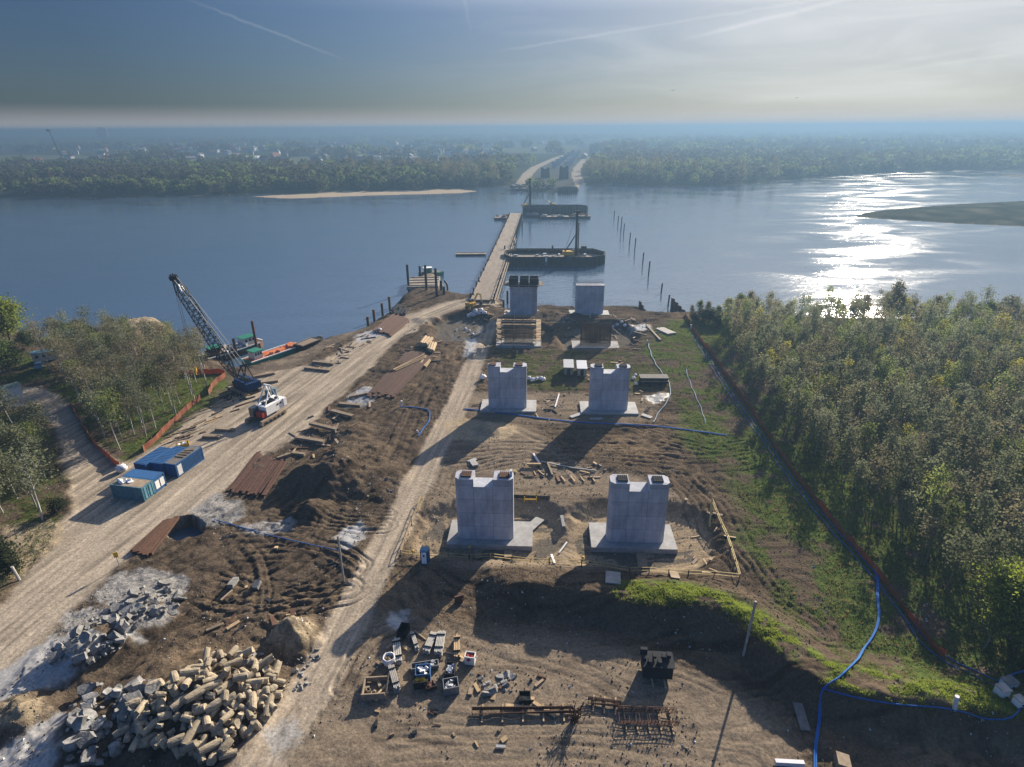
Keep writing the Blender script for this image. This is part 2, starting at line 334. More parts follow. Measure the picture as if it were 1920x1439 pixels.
#                px, py, radius, height, sharpness
MOUNDS = [(650, 868, 9.0, 2.9), (615, 905, 7.5, 3.2), (585, 962, 4.2, 2.2), (700, 905, 8, 1.3), (560, 905, 4, 1.6), (660, 815, 6, 1.4), (548, 1200, 3.9, 3.1), (915, 806, 3.4, 1.7), (35, 1350, 4.2, 1.8),
          (170, 1228, 5.0, 2.2), (255, 1170, 5.5, 1.3), (300, 1330, 10, 1.9), (430, 1290, 7.5, 2.0), (370, 1380, 9, 1.7), (150, 1390, 6, 1.5), (865, 590, 4, .9), (735, 690, 6, .8), (820, 600, 3.5, 1.2), (1170, 600, 7, .9),
          (1030, 590, 6, .7), (760, 560, 6, 1.4), (790, 600, 4, .8), (260, 618, 14, 3.0), (80, 700, 6, 1.2), (1240, 1010, 1, .01)]
MOUNDS = [(tuple(P(u, v))[0], tuple(P(u, v))[1], r, h) for u, v, r, h in MOUNDS]
# wheel and crawler tracks: (pixels, number of ruts, spacing, depth)
TRACKS = [([(425, 1045), (500, 1030), (600, 1045), (660, 1080)], 3, 1.3, .2), ([(380, 1085), (480, 1110), (580, 1120), (650, 1105)], 4, 1.4, .2), ([(330, 1180), (450, 1135), (560, 1110), (650, 1065)], 4, 1.3, .24),
          ([(400, 1010), (500, 1000), (600, 1020), (680, 1060)], 3, 1.3, .2), ([(350, 1130), (430, 1150), (520, 1150), (610, 1130)], 2, 1.6, .2), ([(500, 965), (580, 975), (650, 985), (720, 985)], 5, 1.0, .26), ([(600, 930), (680, 955), (730, 960)], 3, 1., .2),
          ([(820, 860), (930, 845), (1060, 850), (1200, 860), (1330, 870), (1400, 862)], 5, 1.5, .2), ([(860, 880), (960, 860), (1100, 845), (1200, 840), (1290, 850)], 5, 1.2, .2), ([(1180, 800), (1260, 830), (1350, 850), (1400, 840)], 5, 1.2, .22),
          ([(1210, 880), (1280, 905), (1320, 960), (1370, 1040), (1440, 1120), (1540, 1190)], 5, 1.2, .2), ([(1290, 880), (1360, 950), (1400, 1040), (1470, 1120)], 3, 1.3, .2), ([(1000, 1075), (1100, 1080), (1250, 1095), (1380, 1105)], 3, 1., .2),
          ([(790, 900), (850, 930), (840, 950)], 2, .9, .12), ([(815, 940), (850, 870), (900, 840)], 3, 1.1, .15), ([(755, 1170), (690, 1200), (640, 1290)], 3, 1.1, .15), ([(680, 1300), (760, 1345), (900, 1370), (1100, 1380)], 5, 1.3, .03),
          ([(700, 1400), (900, 1410), (1200, 1400), (1400, 1439)], 5, 1.3, .05), ([(1100, 1190), (1200, 1230), (1330, 1260), (1450, 1330)], 5, 1.0, .07), ([(870, 1190), (950, 1220), (1060, 1240), (1200, 1310)], 3, 1.2, .06),
          ([(870, 595), (900, 590), (925, 600)], 2, 1.5, .2), ([(725, 880), (762, 800), (800, 720), (830, 670)], 2, 2.2, .22), ([(470, 720), (540, 725), (600, 700), (700, 650)], 3, 2, .05), ([(0, 1250), (150, 1120), (330, 980), (520, 830)], 3, 2.2, .05),
          ([(0, 1200), (130, 1100), (300, 970), (480, 830), (640, 720), (760, 620)], 3, 2.2, .05), ([(960, 655), (1080, 675), (1190, 680)], 3, 1.4, .12), ([(1250, 640), (1290, 700), (1360, 790), (1420, 870)], 3, 1.4, .1), ([(590, 860), (680, 800), (760, 700)], 3, 1.4, .12), ([(380, 1160), (470, 1090), (560, 1060), (640, 960)], 2, 2.0, .22), ([(440, 1010), (480, 1090), (470, 1170), (560, 1220)], 2, 2.0, .2), ([(960, 800), (1040, 840), (1090, 900)], 2, 2.0, .16), ([(1150, 900), (1200, 860), (1290, 800)], 2, 2.0, .18)]
TRACKS = [(S(p), n, s_, d) for p, n, s_, d in TRACKS]
FOREST_R = [tuple(p) for p in PP([(1350, 625), (1400, 600), (1520, 606), (1700, 606), (1920, 612), (2250, 620), (2250, 1400), (1960, 1300), (1850, 1230), (1765, 1120), (1680, 1030), (1600, 950), (1520, 870), (1440, 775), (1395, 710), (1375, 660)])]

_C = {}
def H(x, y, full=True):
    """ground height; also leaves the masks it computed in _C"""
    x = np.asarray(x, float); y = np.asarray(y, float); sh = x.shape
    x = x.ravel(); y = y.ravel()
    wob = fbm(x, y, 9, 3, 5) * 1.6
    sdn = pgsd(x, y, NEAR_LAND) + wob * (np.abs(x) < 400)
    near = np.clip(sdn * .55, -5, 2.0) + WZ
    sdf = pgsd(x, y, FAR_LAND); far = np.clip(sdf * .12, -5, 3.2) + WZ
    h = np.maximum(near, far)
    for pg, hh in ((SPIT, .5), (ISLAND, 1.4), (ISLET, .6)):
        h = np.maximum(h, np.clip(pgsd(x, y, pg) * .04, -5, hh) + WZ)
    m = {}
    k = (y < 240) & (np.abs(x) < 260) & (sdn > -8); h0 = h.copy()
    X, Y = x[k], y[k]; hk = h[k]
    def W(name, val): a = np.zeros(x.shape); a[k] = val; m[name] = a; return val
    ra = W('ra', pgsd(X, Y, ROAD_A)); db, sb, lb = pline(X, Y, ROAD_B); W('db', db); W('lb', lb); W('sb', sb)
    rb = 2.5 - db + fbm(X, Y, 5, 3, 61) * .5; W('rb', rb)
    road = W('road', np.maximum(sm(-.8, 1.2, ra + fbm(X, Y, 6, 3, 31) * 1.8), sm(-.6, .7, rb)))
    _, sl, ll = pline(X, Y, LEVEE); fade = sm(0, 5, ll)
    sl = sl + fbm(X, Y, 7, 3, 77) * 1.0
    lev = np.where(sl < 0, 1 - sm(0, 3.6, -sl), 1 - sm(0, 9.5, sl - .3)); lev = lev * fade
    W('lev', lev); W('sl', sl); W('ll', ll)
    smooth_ = np.maximum.reduce([road, sm(-1, 2, pgsd(X, Y, PADS)) * .75, sm(-1, 2, pgsd(X, Y, PADS2)) * .75, sm(-2, 2, pgsd(X, Y, PADS3)) * .72, sm(-1, 2, pgsd(X, Y, YARD)) * .8])
    gr = np.maximum.reduce([sm(-3, 3, pgsd(X, Y, q) + fbm(X, Y, 8, 3, 91) * 4) for q in (GRASS, GRASS2, GRASS3)] + [.5 * sm(-3, 3, pgsd(X, Y, GRASS4) + fbm(X, Y, 8, 3, 91) * 4)])
    W('smooth', smooth_); W('grass', gr)
    amp = (1 - smooth_) * (1 - .45 * gr)
    hk = hk + lev * 2.9 * (1 + .12 * fbm(X, Y, 4, 3, 5))
    hk = hk + amp * (fbm(X, Y, 7, 4, 2) * .42 + np.abs(fbm(X, Y, 2.4, 3, 12)) * .42) + fbm(X, Y, 1.1, 3, 19) * (.015 + .10 * amp) + fbm(X, Y, 14, 2, 3) * .12
    for mx, my, r, hh in MOUNDS:
        d = np.hypot(X - mx, Y - my) / r * (1 + .28 * fbm(X, Y, r * .7, 3, int(r * 10)))
        mo = np.clip(1 - d, 0, 1); hk = hk + hh * (mo * mo * (3 - 2 * mo)) ** .85 * (1 + .25 * fbm(X, Y, 1.6, 3, 8))
    for pg, dep, ed in ((PIT1, 1.6, 2.4), (PIT2, 1.6, 2.4), (PIT3, 1.7, 1.5), (PIT4, 1.2, 1.2), (PIT5, 3.2, .5), (HOLLOW, 1.9, 2.5)):
        q = pgsd(X, Y, pg) + fbm(X, Y, 3, 4, 44) * 1.1; w = sm(-ed, ed * .4, q); hk = hk * (1 - w) + (-dep + .06 * fbm(X, Y, 2, 3, 9)) * w
    rut = np.zeros(X.shape)
    for pts, n, sp, dep in TRACKS:
        a_ = np.array(pts); bx = (X > a_[:, 0].min() - 8) & (X < a_[:, 0].max() + 8) & (Y > a_[:, 1].min() - 8) & (Y < a_[:, 1].max() + 8)
        if not bx.any(): continue
        d, s_, l_ = pline(X[bx], Y[bx], pts); s_ = s_ + fbm(X[bx], Y[bx], 10, 3, n) * 1.1
        q = np.clip(1 - (np.abs(s_) - n * sp * .5) / .5, 0, 1) * sm(0, 3, l_) * sm(0, .5, n * sp * .5 + .6 - np.minimum(d, 99)) * np.clip(.65 + .9 * fbm(X[bx], Y[bx], 5, 3, n + 40), 0, 1.3)
        ph = s_ / sp * 2 * math.pi
        wv = .45 - 1.25 * np.abs(np.cos(ph / 2)) ** 7 + .25 * np.cos(ph * 2.3 + 1)
        rut[bx] += np.clip(q, 0, 1.2) * wv * dep
    # old ruts everywhere in the mud, running with the traffic
    wx, wy = X + 3 * fbm(X, Y, 16, 2, 63), Y + 3 * fbm(X, Y, 16, 2, 64); th = np.where(X < -8, 1.02, .03); th = 1.02 + (.03 - 1.02) * sm(-22, 2, X)
    al_ = wx * np.cos(th) + wy * np.sin(th); ac_ = -wx * np.sin(th) + wy * np.cos(th)
    ru = fbm(al_ / 9.0, ac_ / .75, 1.0, 3, 65); ru = np.where(ru < 0, ru * 1.6, ru * .6) * .16 * amp * (fbm(X, Y, 15, 2, 66) > -.35); rut = rut + ru
    hk = hk + rut; W('rut', rut)
    hk = hk - .05 * np.exp(-((np.abs(db) - 1.0) / .35) ** 2) * (rb > 0)
    h[k] = np.where(sdn[k] < 3, np.minimum(hk, h0[k] + np.clip(sdn[k], 0, 3) * .6 + .1), hk)
    m['h'] = h; m['sdn'] = sdn; m['sdf'] = sdf; m['k'] = k
    _C.clear(); _C.update(m); return h.reshape(sh)
def HZ(x, y): return float(H(np.array([x]), np.array([y]))[0])
GRID = {}
def HG(x, y):
    """ground height read from the finished ground mesh"""
    r_, z_ = GRID['r'], GRID['z']; i = int(np.searchsorted(r_, y)) - 1; i = max(0, min(len(r_) - 2, i)); t = (y - r_[i]) / (r_[i + 1] - r_[i])
    w_ = GRID['w'][i] * (1 - t) + GRID['w'][i + 1] * t; c = (x / w_ + 1) * .5 * (NC - 1); j = int(max(0, min(NC - 2, math.floor(c)))); f = min(1, max(0, c - j))
    return float((z_[i, j] * (1 - f) + z_[i, j + 1] * f) * (1 - t) + (z_[i + 1, j] * (1 - f) + z_[i + 1, j + 1] * f) * t)
def G(u, v, dz=0.0):
    """photo pixel -> point standing on the ground"""
    z = 0.0
    for _ in range(4):
        p = P(u, v, z); z = .5 * z + .5 * max(WZ, HZ(p.x, p.y))
    p = P(u, v, z); return Vector((p.x, p.y, max(WZ, HZ(p.x, p.y)) + dz))

rows = [-600, -300, -100, -40, 0, 12]
y_ = 20.0
while y_ < 215: rows.append(y_); y_ += max(.17, .0028 * y_)
while y_ < 34000: rows.append(y_); y_ *= (1.012 if y_ < 1500 else 1.05)
rows = np.array(rows); NC = 861; sgrid = np.linspace(-1, 1, NC)
hw = np.where(rows < 20, 80, 1.02 * np.maximum(rows, 0) + 34)
GX = sgrid[None, :] * hw[:, None]; GY = np.repeat(rows[:, None], NC, 1)
GZ = H(GX, GY); GRID.update(r=rows, z=GZ, w=hw); HZ = HG; M_ = {k: v for k, v in _C.items()}
x, y = GX.ravel(), GY.ravel(); n1 = fbm(x, y, 3.0, 4, 50); n2 = fbm(x, y, 18, 4, 51); n3 = fbm(x, y, .7, 3, 52); n4 = fbm(x, y, .35, 2, 57)
def C3(*c): return np.array(c, float)
def blend(col, c, w): return col * (1 - w[:, None]) + np.asarray(c) * w[:, None]
ka = M_['k']; col = np.tile(C3(.098, .075, .054), (x.size, 1)); wet = np.zeros(x.size)
col = blend(col, C3(.165, .122, .080), sm(-.1, .6, n2 + .5 * n1)); col = blend(col, C3(.046, .036, .028), sm(.0, .5, n1 + .5 * n3) * .75)
col = blend(col, C3(.235, .19, .14), M_['smooth'] * .85)
col = blend(col, C3(.13, .10, .075), M_['smooth'] * sm(0.0, .6, n2 + n1 * .6) * .55)
damp_ = fbm(x / 5.5, y / 1.1, 1.0, 4, 88); col = blend(col, C3(.085, .066, .050), M_['smooth'] * (1 - M_['road']) * sm(.08, .5, damp_) * .75)
yd = np.zeros(x.size); yd[ka] = sm(-1, 2, pgsd(x[ka], y[ka], YARD)); col = blend(col, C3(.105, .085, .068), yd * sm(-.5, .2, n1 + n2) * .85)
# roads: dusty, with lengthwise streaks
str_ = fbm(M_['sb'] * 3.0, M_['lb'] * .12, 1.0, 3, 70)
rbw = sm(-.6, .7, M_['rb']); raw = M_['road'] * (1 - rbw)
da, sa, la = pline(x, y, S([(-100, 1330), (130, 1120), (300, 985), (480, 835), (640, 710), (760, 615), (900, 560)]))
stA = fbm(sa * 1.6, la * .07, 1.0, 4, 71)
ca = C3(.285, .24, .185)[None, :] * (1 + .68 * stA[:, None]) * (1 + .15 * n1[:, None]); col = col * (1 - raw[:, None]) + ca * raw[:, None]
cb = C3(.31, .26, .20)[None, :] * (1 + .45 * str_[:, None]) * (1 + .10 * n1[:, None]) * (1 - .18 * np.exp(-((np.abs(M_['db']) - 1.0) / .5) ** 2))[:, None]
col = col * (1 - rbw[:, None]) + cb * rbw[:, None]
gw = M_['grass'] * sm(-.32, .3, n1 + .7 * n2 + .35 * n3 + .22) * (1 - M_['road'])
gcol = C3(.072, .098, .030)[None, :] * (1 + .35 * n3[:, None]) + np.clip(n2, 0, 1)[:, None] * C3(.035, .035, .0)
col = col * (1 - gw[:, None]) + gcol * gw[:, None]
lv = (M_['lev'] > .02) * sm(-1.2, 0.2, M_['sl']) * sm(16, 24, M_['ll']) * sm(6.0, 2.5, M_['sl'] + n1 * 2)
lv = lv * sm(-.3, .25, n1 + .35 * n3 + .12)
col = col * (1 - lv[:, None]) + (C3(.085, .125, .026)[None, :] * (1 + .3 * n3[:, None])) * lv[:, None]
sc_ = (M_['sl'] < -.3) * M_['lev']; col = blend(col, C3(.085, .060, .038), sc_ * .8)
def zone(pgs, c, a, ed=1.0, z0=.0, nz_=None):
    global col
    for pg in pgs:
        q = np.zeros(x.size); q[ka] = sm(-ed, ed, pgsd(x[ka], y[ka], pg) + z0 + n1[ka] * 1.5 + n3[ka] * .6); col = blend(col, c, q * a)
        yield q
for q in zone([PIT1, PIT2], C3(.25, .195, .13), .85, .8): pass
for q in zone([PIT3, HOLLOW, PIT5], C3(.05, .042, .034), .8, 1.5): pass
for q in zone(SANDS, C3(.31, .25, .17), .9, 1.0): pass
for q in zone(PALES, C3(.27, .26, .245), .9, .5): q
for q in zone(WETS, C3(.31, .31, .305), .85, .6): wet = np.maximum(wet, q)
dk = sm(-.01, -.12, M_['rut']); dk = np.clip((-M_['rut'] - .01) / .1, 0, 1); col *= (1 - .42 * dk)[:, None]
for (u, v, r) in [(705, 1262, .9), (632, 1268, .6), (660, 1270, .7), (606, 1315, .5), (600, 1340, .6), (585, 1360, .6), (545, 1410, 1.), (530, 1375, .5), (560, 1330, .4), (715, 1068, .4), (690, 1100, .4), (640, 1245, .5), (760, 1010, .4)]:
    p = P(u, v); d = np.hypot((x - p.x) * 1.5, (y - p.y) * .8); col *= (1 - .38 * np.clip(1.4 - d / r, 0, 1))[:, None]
tr_ = np.clip(n4 + n3, 0, 1) * (1 - M_['grass']) * ka; col *= (1 + .25 * tr_)[:, None]
# wet margin, sandbars and the far country
shore = ka & (GZ.ravel() < -1.6); col[shore] = C3(.12, .105, .085)
fl = (M_['sdf'] > 0); fcol = C3(.045, .052, .028) * (1 + .3 * fbm(x[fl], y[fl], 60, 3, 5))[:, None]
fcol = np.where((fbm(x[fl], y[fl], 420, 3, 9) > .18)[:, None] & (y[fl] > 1100)[:, None], C3(.12, .13, .07), fcol); col[fl] = fcol
COR = [tuple(p) for p in PP([(960, 352), (985, 330), (1000, 318), (1040, 300), (1062, 291), (1110, 262), (1160, 262), (1085, 298), (1095, 320), (1100, 334), (1088, 352)])]
q = fl & (np.abs(x) < 900) & (y < 6000); qq = sm(-10, 10, pgsd(x[q], y[q], COR) + fbm(x[q], y[q], 30, 2, 3) * 12); c_ = col[q]; col[q] = blend(c_, C3(.085, .085, .075), qq)
for pts, w in (([(975, 352), (990, 328), (1003, 316), (1042, 298), (1060, 292)], 7), ([(1092, 350), (1080, 332), (1082, 318), (1096, 300), (1100, 296)], 6)):
    d, _, _ = pline(x, y, PP(pts)); col = blend(col, C3(.34, .29, .22), (d < w) * fl * 1.0)
for pg, c in ((SPIT, C3(.42, .34, .24)), (ISLET, C3(.2, .18, .14))): col[inpoly(x, y, pg)] = c
ii = inpoly(x, y, ISLAND); col[ii] = (C3(.050, .056, .038) * (1 + .6 * fbm(x[ii], y[ii], 9, 3, 6))[:, None] + C3(.07, .06, .04) * np.clip(fbm(x[ii], y[ii], 16, 3, 7), 0, 1)[:, None])
col = np.clip(col, .01, .6)

gm = bpy.data.materials.new("earth"); gm.use_nodes = True; t = gm.node_tree; b = t.nodes['Principled BSDF']
at = N(t, 'ShaderNodeVertexColor'); at.layer_name = 'Col'
geo = N(t, 'ShaderNodeNewGeometry')
na = N(t, 'ShaderNodeTexNoise', inp={'Scale': 3.0, 'Detail': 8.0, 'Roughness': .72}); t.links.new(geo.outputs['Position'], na.inputs['Vector'])
nb = N(t, 'ShaderNodeTexVoronoi', inp={'Scale': 2.6}); t.links.new(geo.outputs['Position'], nb.inputs['Vector'])
mr = N(t, 'ShaderNodeMapRange', inp={'From Min': .3, 'From Max': .7, 'To Min': .50, 'To Max': 1.42}); t.links.new(na.outputs['Fac'], mr.inputs['Value'])
vm = N(t, 'ShaderNodeVectorMath', operation='SCALE'); t.links.new(at.outputs['Color'], vm.inputs[0]); t.links.new(mr.outputs[0], vm.inputs['Scale'])
t.links.new(vm.outputs[0], b.inputs['Base Color'])
rr = N(t, 'ShaderNodeMapRange', inp={'From Min': 0.25, 'From Max': .8, 'To Min': .92, 'To Max': .30}); t.links.new(at.outputs['Alpha'], rr.inputs['Value']); t.links.new(rr.outputs[0], b.inputs['Roughness'])
t.links.new(math_node(t, 'MULTIPLY', at.outputs['Alpha'], .5), b.inputs['Specular IOR Level'])
hs = math_node(t, 'ADD', math_node(t, 'MULTIPLY', na.outputs['Fac'], 1.0), math_node(t, 'MULTIPLY', nb.outputs['Distance'], .12))
bp = N(t, 'ShaderNodeBump', inp={'Strength': .65, 'Distance': .30}); t.links.new(hs, bp.inputs['Height'])
af = N(t, 'ShaderNodeAttribute'); af.attribute_name = 'Rough'
dry = math_node(t, 'MULTIPLY', math_node(t, 'SUBTRACT', 1.0, at.outputs['Alpha'], clamp=True), af.outputs['Fac']); t.links.new(dry, bp.inputs['Strength']); t.links.new(bp.outputs[0], b.inputs['Normal'])

NR = len(rows); idx = np.arange(NR * NC).reshape(NR, NC)
Q = np.stack([idx[:-1, :-1].ravel(), idx[:-1, 1:].ravel(), idx[1:, 1:].ravel(), idx[1:, :-1].ravel()], 1)
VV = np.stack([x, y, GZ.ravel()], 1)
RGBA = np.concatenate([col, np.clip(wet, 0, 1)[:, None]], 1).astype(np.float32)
RGHV = (.22 + .62 * (1 - M_['smooth']) * ka).astype(np.float32)
cls = np.zeros(len(Q), int)
vc = np.zeros(x.size, int); vc[raw > .5] = 1; vc[rbw > .5] = 2; vc[inpoly(x, y, ISLAND) & (GZ.ravel() > WZ)] = 3; vc[(inpoly(x, y, SPIT) & (GZ.ravel() > WZ))] = 4
cls = vc[Q].max(1)
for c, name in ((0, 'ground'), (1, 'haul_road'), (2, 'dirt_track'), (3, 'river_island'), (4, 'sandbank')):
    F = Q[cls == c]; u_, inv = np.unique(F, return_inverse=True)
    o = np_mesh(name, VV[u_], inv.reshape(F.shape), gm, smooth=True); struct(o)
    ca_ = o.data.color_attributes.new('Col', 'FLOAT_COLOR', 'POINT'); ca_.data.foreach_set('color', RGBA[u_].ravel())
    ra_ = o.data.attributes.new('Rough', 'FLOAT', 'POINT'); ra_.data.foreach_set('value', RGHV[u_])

# ------------------------------------------------------------------ river
wm = bpy.data.materials.new("river_water"); wm.use_nodes = True; t = wm.node_tree; b = t.nodes['Principled BSDF']
b.inputs['Base Color'].default_value = (.05, .085, .135, 1); b.inputs['Roughness'].default_value = .13; b.inputs['IOR'].default_value = 1.45; b.inputs['Specular IOR Level'].default_value = .42
geo = N(t, 'ShaderNodeNewGeometry'); mp = N(t, 'ShaderNodeMapping'); mp.inputs['Rotation'].default_value = (0, 0, .12); mp.inputs['Scale'].default_value = (.45, 1.0, 1); t.links.new(geo.outputs['Position'], mp.inputs['Vector'])
w1 = N(t, 'ShaderNodeTexNoise', inp={'Scale': .55, 'Detail': 3.0, 'Roughness': .6, 'Distortion': .4}); t.links.new(mp.outputs[0], w1.inputs['Vector'])
w2 = N(t, 'ShaderNodeTexNoise', inp={'Scale': .045, 'Detail': 4.0, 'Distortion': .8}); t.links.new(mp.outputs[0], w2.inputs['Vector'])
calm = N(t, 'ShaderNodeMapRange', inp={'From Min': .35, 'From Max': .68, 'To Min': .25, 'To Max': .95}); t.links.new(w2.outputs['Fac'], calm.inputs['Value'])
bp = N(t, 'ShaderNodeBump', inp={'Distance': .22}); t.links.new(calm.outputs[0], bp.inputs['Strength']); t.links.new(w1.outputs['Fac'], bp.inputs['Height']); t.links.new(bp.outputs[0], b.inputs['Normal'])
rw = N(t, 'ShaderNodeMapRange', inp={'From Min': .40, 'From Max': .62, 'To Min': .045, 'To Max': .14}); t.links.new(w2.outputs['Fac'], rw.inputs['Value']); t.links.new(rw.outputs[0], b.inputs['Roughness'])
wo = MB().add([(-4000, 60, WZ), (4000, 60, WZ), (4000, 2200, WZ), (-4000, 2200, WZ)], [(0, 1, 2, 3)]).build('river_water', wm); struct(wo)
# ------------------------------------------------------------------ materials for the built things
CONC = bpy.data.materials.new("cast_concrete"); CONC.use_nodes = True; t = CONC.node_tree; b = t.nodes['Principled BSDF']; b.inputs['Roughness'].default_value = .82; b.inputs['Specular IOR Level'].default_value = .25
tcx = N(t, 'ShaderNodeTexCoord'); sxyz = N(t, 'ShaderNodeSeparateXYZ'); t.links.new(tcx.outputs['Object'], sxyz.inputs[0])
cxy = N(t, 'ShaderNodeCombineXYZ'); t.links.new(math_node(t, 'ADD', sxyz.outputs[0], sxyz.outputs[1]), cxy.inputs[0]); t.links.new(sxyz.outputs[2], cxy.inputs[1])
br = N(t, 'ShaderNodeTexBrick', inp={'Color1': (.44, .465, .52, 1), 'Color2': (.36, .375, .42, 1), 'Mortar': (.17, .17, .19, 1), 'Scale': 1.0, 'Mortar Size': .03, 'Brick Width': 2.9, 'Row Height': 2.45, 'Mortar Smooth': .6}); br.offset = 0.0
t.links.new(cxy.outputs[0], br.inputs['Vector'])
nn = N(t, 'ShaderNodeTexNoise', inp={'Scale': .7, 'Detail': 8.0, 'Roughness': .7}); mpp = N(t, 'ShaderNodeMapping'); mpp.inputs['Scale'].default_value = (1, 1, .35); t.links.new(tcx.outputs['Object'], mpp.inputs['Vector']); t.links.new(mpp.outputs[0], nn.inputs['Vector'])
mrr = N(t, 'ShaderNodeMapRange', inp={'From Min': .3, 'From Max': .75, 'To Min': .68, 'To Max': 1.22}); t.links.new(nn.outputs['Fac'], mrr.inputs['Value'])
br2 = N(t, 'ShaderNodeTexBrick', inp={'Color1': (1, 1, 1, 1), 'Color2': (.90, .90, .91, 1), 'Mortar': (.80, .80, .82, 1), 'Scale': 1.0, 'Mortar Size': .012, 'Brick Width': .97, 'Row Height': .62}); br2.offset = 0.0; t.links.new(cxy.outputs[0], br2.inputs['Vector'])
ns = N(t, 'ShaderNodeTexNoise', inp={'Scale': 1.0, 'Detail': 4.0}); mps = N(t, 'ShaderNodeMapping'); mps.inputs['Scale'].default_value = (1.6, 1.6, .12); t.links.new(tcx.outputs['Object'], mps.inputs['Vector']); t.links.new(mps.outputs[0], ns.inputs['Vector'])
stn = N(t, 'ShaderNodeMapRange', inp={'From Min': .55, 'From Max': .75, 'To Min': 0.0, 'To Max': .45}); t.links.new(ns.outputs['Fac'], stn.inputs['Value'])
brc = mix_node(t, stn.outputs[0], mix_node(t, 1.0, br.outputs['Color'], br2.outputs['Color'], 'MULTIPLY'), (.25, .22, .19))
vs_ = N(t, 'ShaderNodeVectorMath', operation='SCALE'); t.links.new(brc, vs_.inputs[0]); t.links.new(mrr.outputs[0], vs_.inputs['Scale']); t.links.new(vs_.outputs[0], b.inputs['Base Color'])
PCONC = mat('footing_concrete', (.34, .335, .325), .85, var=.3, scale=.9)
RUST = mat('rusty_steel', (.105, .048, .030), .85, var=.5, scale=2.0, col2=(.045, .024, .018))
RUST2 = mat('brown_rusty_steel', (.11, .055, .032), .8, var=.4, scale=3.0)
DSTEEL = mat('dark_steel', (.024, .026, .031), .8, var=.4, scale=2.0, spec=.1)
GSTEEL = mat('grey_steel', (.22, .23, .24), .5, metal=.3, var=.3)
WOOD = mat('pale_timber', (.42, .30, .17), .8, var=.35, scale=2.0, streak=(1, 1, 4))
OWOOD = mat('weathered_timber', (.26, .20, .14), .85, var=.4, scale=2.0)
YWOOD = mat('yellow_painted_timber', (.40, .31, .11), .7, var=.3)
BLUE = mat('blue_paint', (.018, .115, .31), .6, var=.35, scale=1.6, col2=(.035, .075, .15), bump=.15)
LBLUE = mat('faded_blue_paint', (.10, .26, .37), .6, var=.45, scale=1.6, col2=(.16, .24, .27))
TURQ = mat('turquoise_paint', (.10, .24, .30), .6, var=.4, scale=1.4)
WHITE = mat('white_paint', (.72, .72, .70), .5, var=.12)
WFAB = mat('white_woven_plastic', (.66, .66, .68), .75, var=.2, bump=.4)
NAVY = mat('dark_blue_paint', (.012, .035, .10), .7, var=.4, spec=.1)
PALEROOF = mat('pale_sheet_roof', (.36, .38, .42), .6, var=.2)
GREYR = mat('grey_roofing', (.15, .14, .13), .85, var=.4)
ORANGE = mat('orange_plastic_mesh', (.38, .125, .055), .75, var=.35, scale=3.0, col2=(.22, .085, .05))
_t = ORANGE.node_tree; _b = _t.nodes['Principled BSDF']; _tr = N(_t, 'ShaderNodeBsdfTranslucent', inp={'Color': (.42, .15, .07, 1)}); _mx = N(_t, 'ShaderNodeMixShader', inp={0: .35}); _t.links.new(_b.outputs[0], _mx.inputs[1]); _t.links.new(_tr.outputs[0], _mx.inputs[2])
_t.links.new(_mx.outputs[0], [x for x in _t.nodes if x.type == 'OUTPUT_MATERIAL'][0].inputs['Surface'])
ORNG = mat('orange_paint', (.48, .14, .05), .7, var=.4)
HOSE = mat('blue_hose_plastic', (.014, .085, .34), .85, var=.3, scale=.3, col2=(.03, .15, .38), spec=.15)
HOSEG = mat('pale_hose_plastic', (.13, .22, .33), .7, var=.3, scale=.3)
GREEN = mat('green_paint', (.02, .17, .11), .55, var=.3)
YEL = mat('yellow_paint', (.62, .36, .03), .5, var=.25)
RED = mat('red_paint', (.35, .03, .02), .5, var=.3)
GLASS = mat('dark_glass', (.03, .04, .05), .1, spec=.6, var=.1)
TYRE = mat('black_rubber', (.02, .02, .02), .8)
PLAS = mat('white_plastic_pipe', (.62, .60, .62), .4, var=.1)
TAN = mat('tan_pile_concrete', (.33, .275, .195), .9, var=.4, scale=2.0, bump=.5, bscale=10)
SLAB = mat('grey_broken_concrete', (.23, .225, .215), .9, var=.6, scale=1.3, bump=.5, bscale=6)
EARTH = mat('fill_sand', (.17, .14, .11), .95, var=.5, scale=.6)
DECKM = mat('dusty_deck', (.27, .22, .17), .9, var=.4, scale=.5, streak=(1, .25, 1))
CABLE = mat('steel_cable', (.04, .04, .045), .5)
COLR = mat('coloured_debris', (.45, .47, .50), .8, var=.5, scale=6)

def frame_pt(o, d, n, a, b_, z): return Vector((o.x + d.x * a + n.x * b_, o.y + d.y * a + n.y * b_, z))

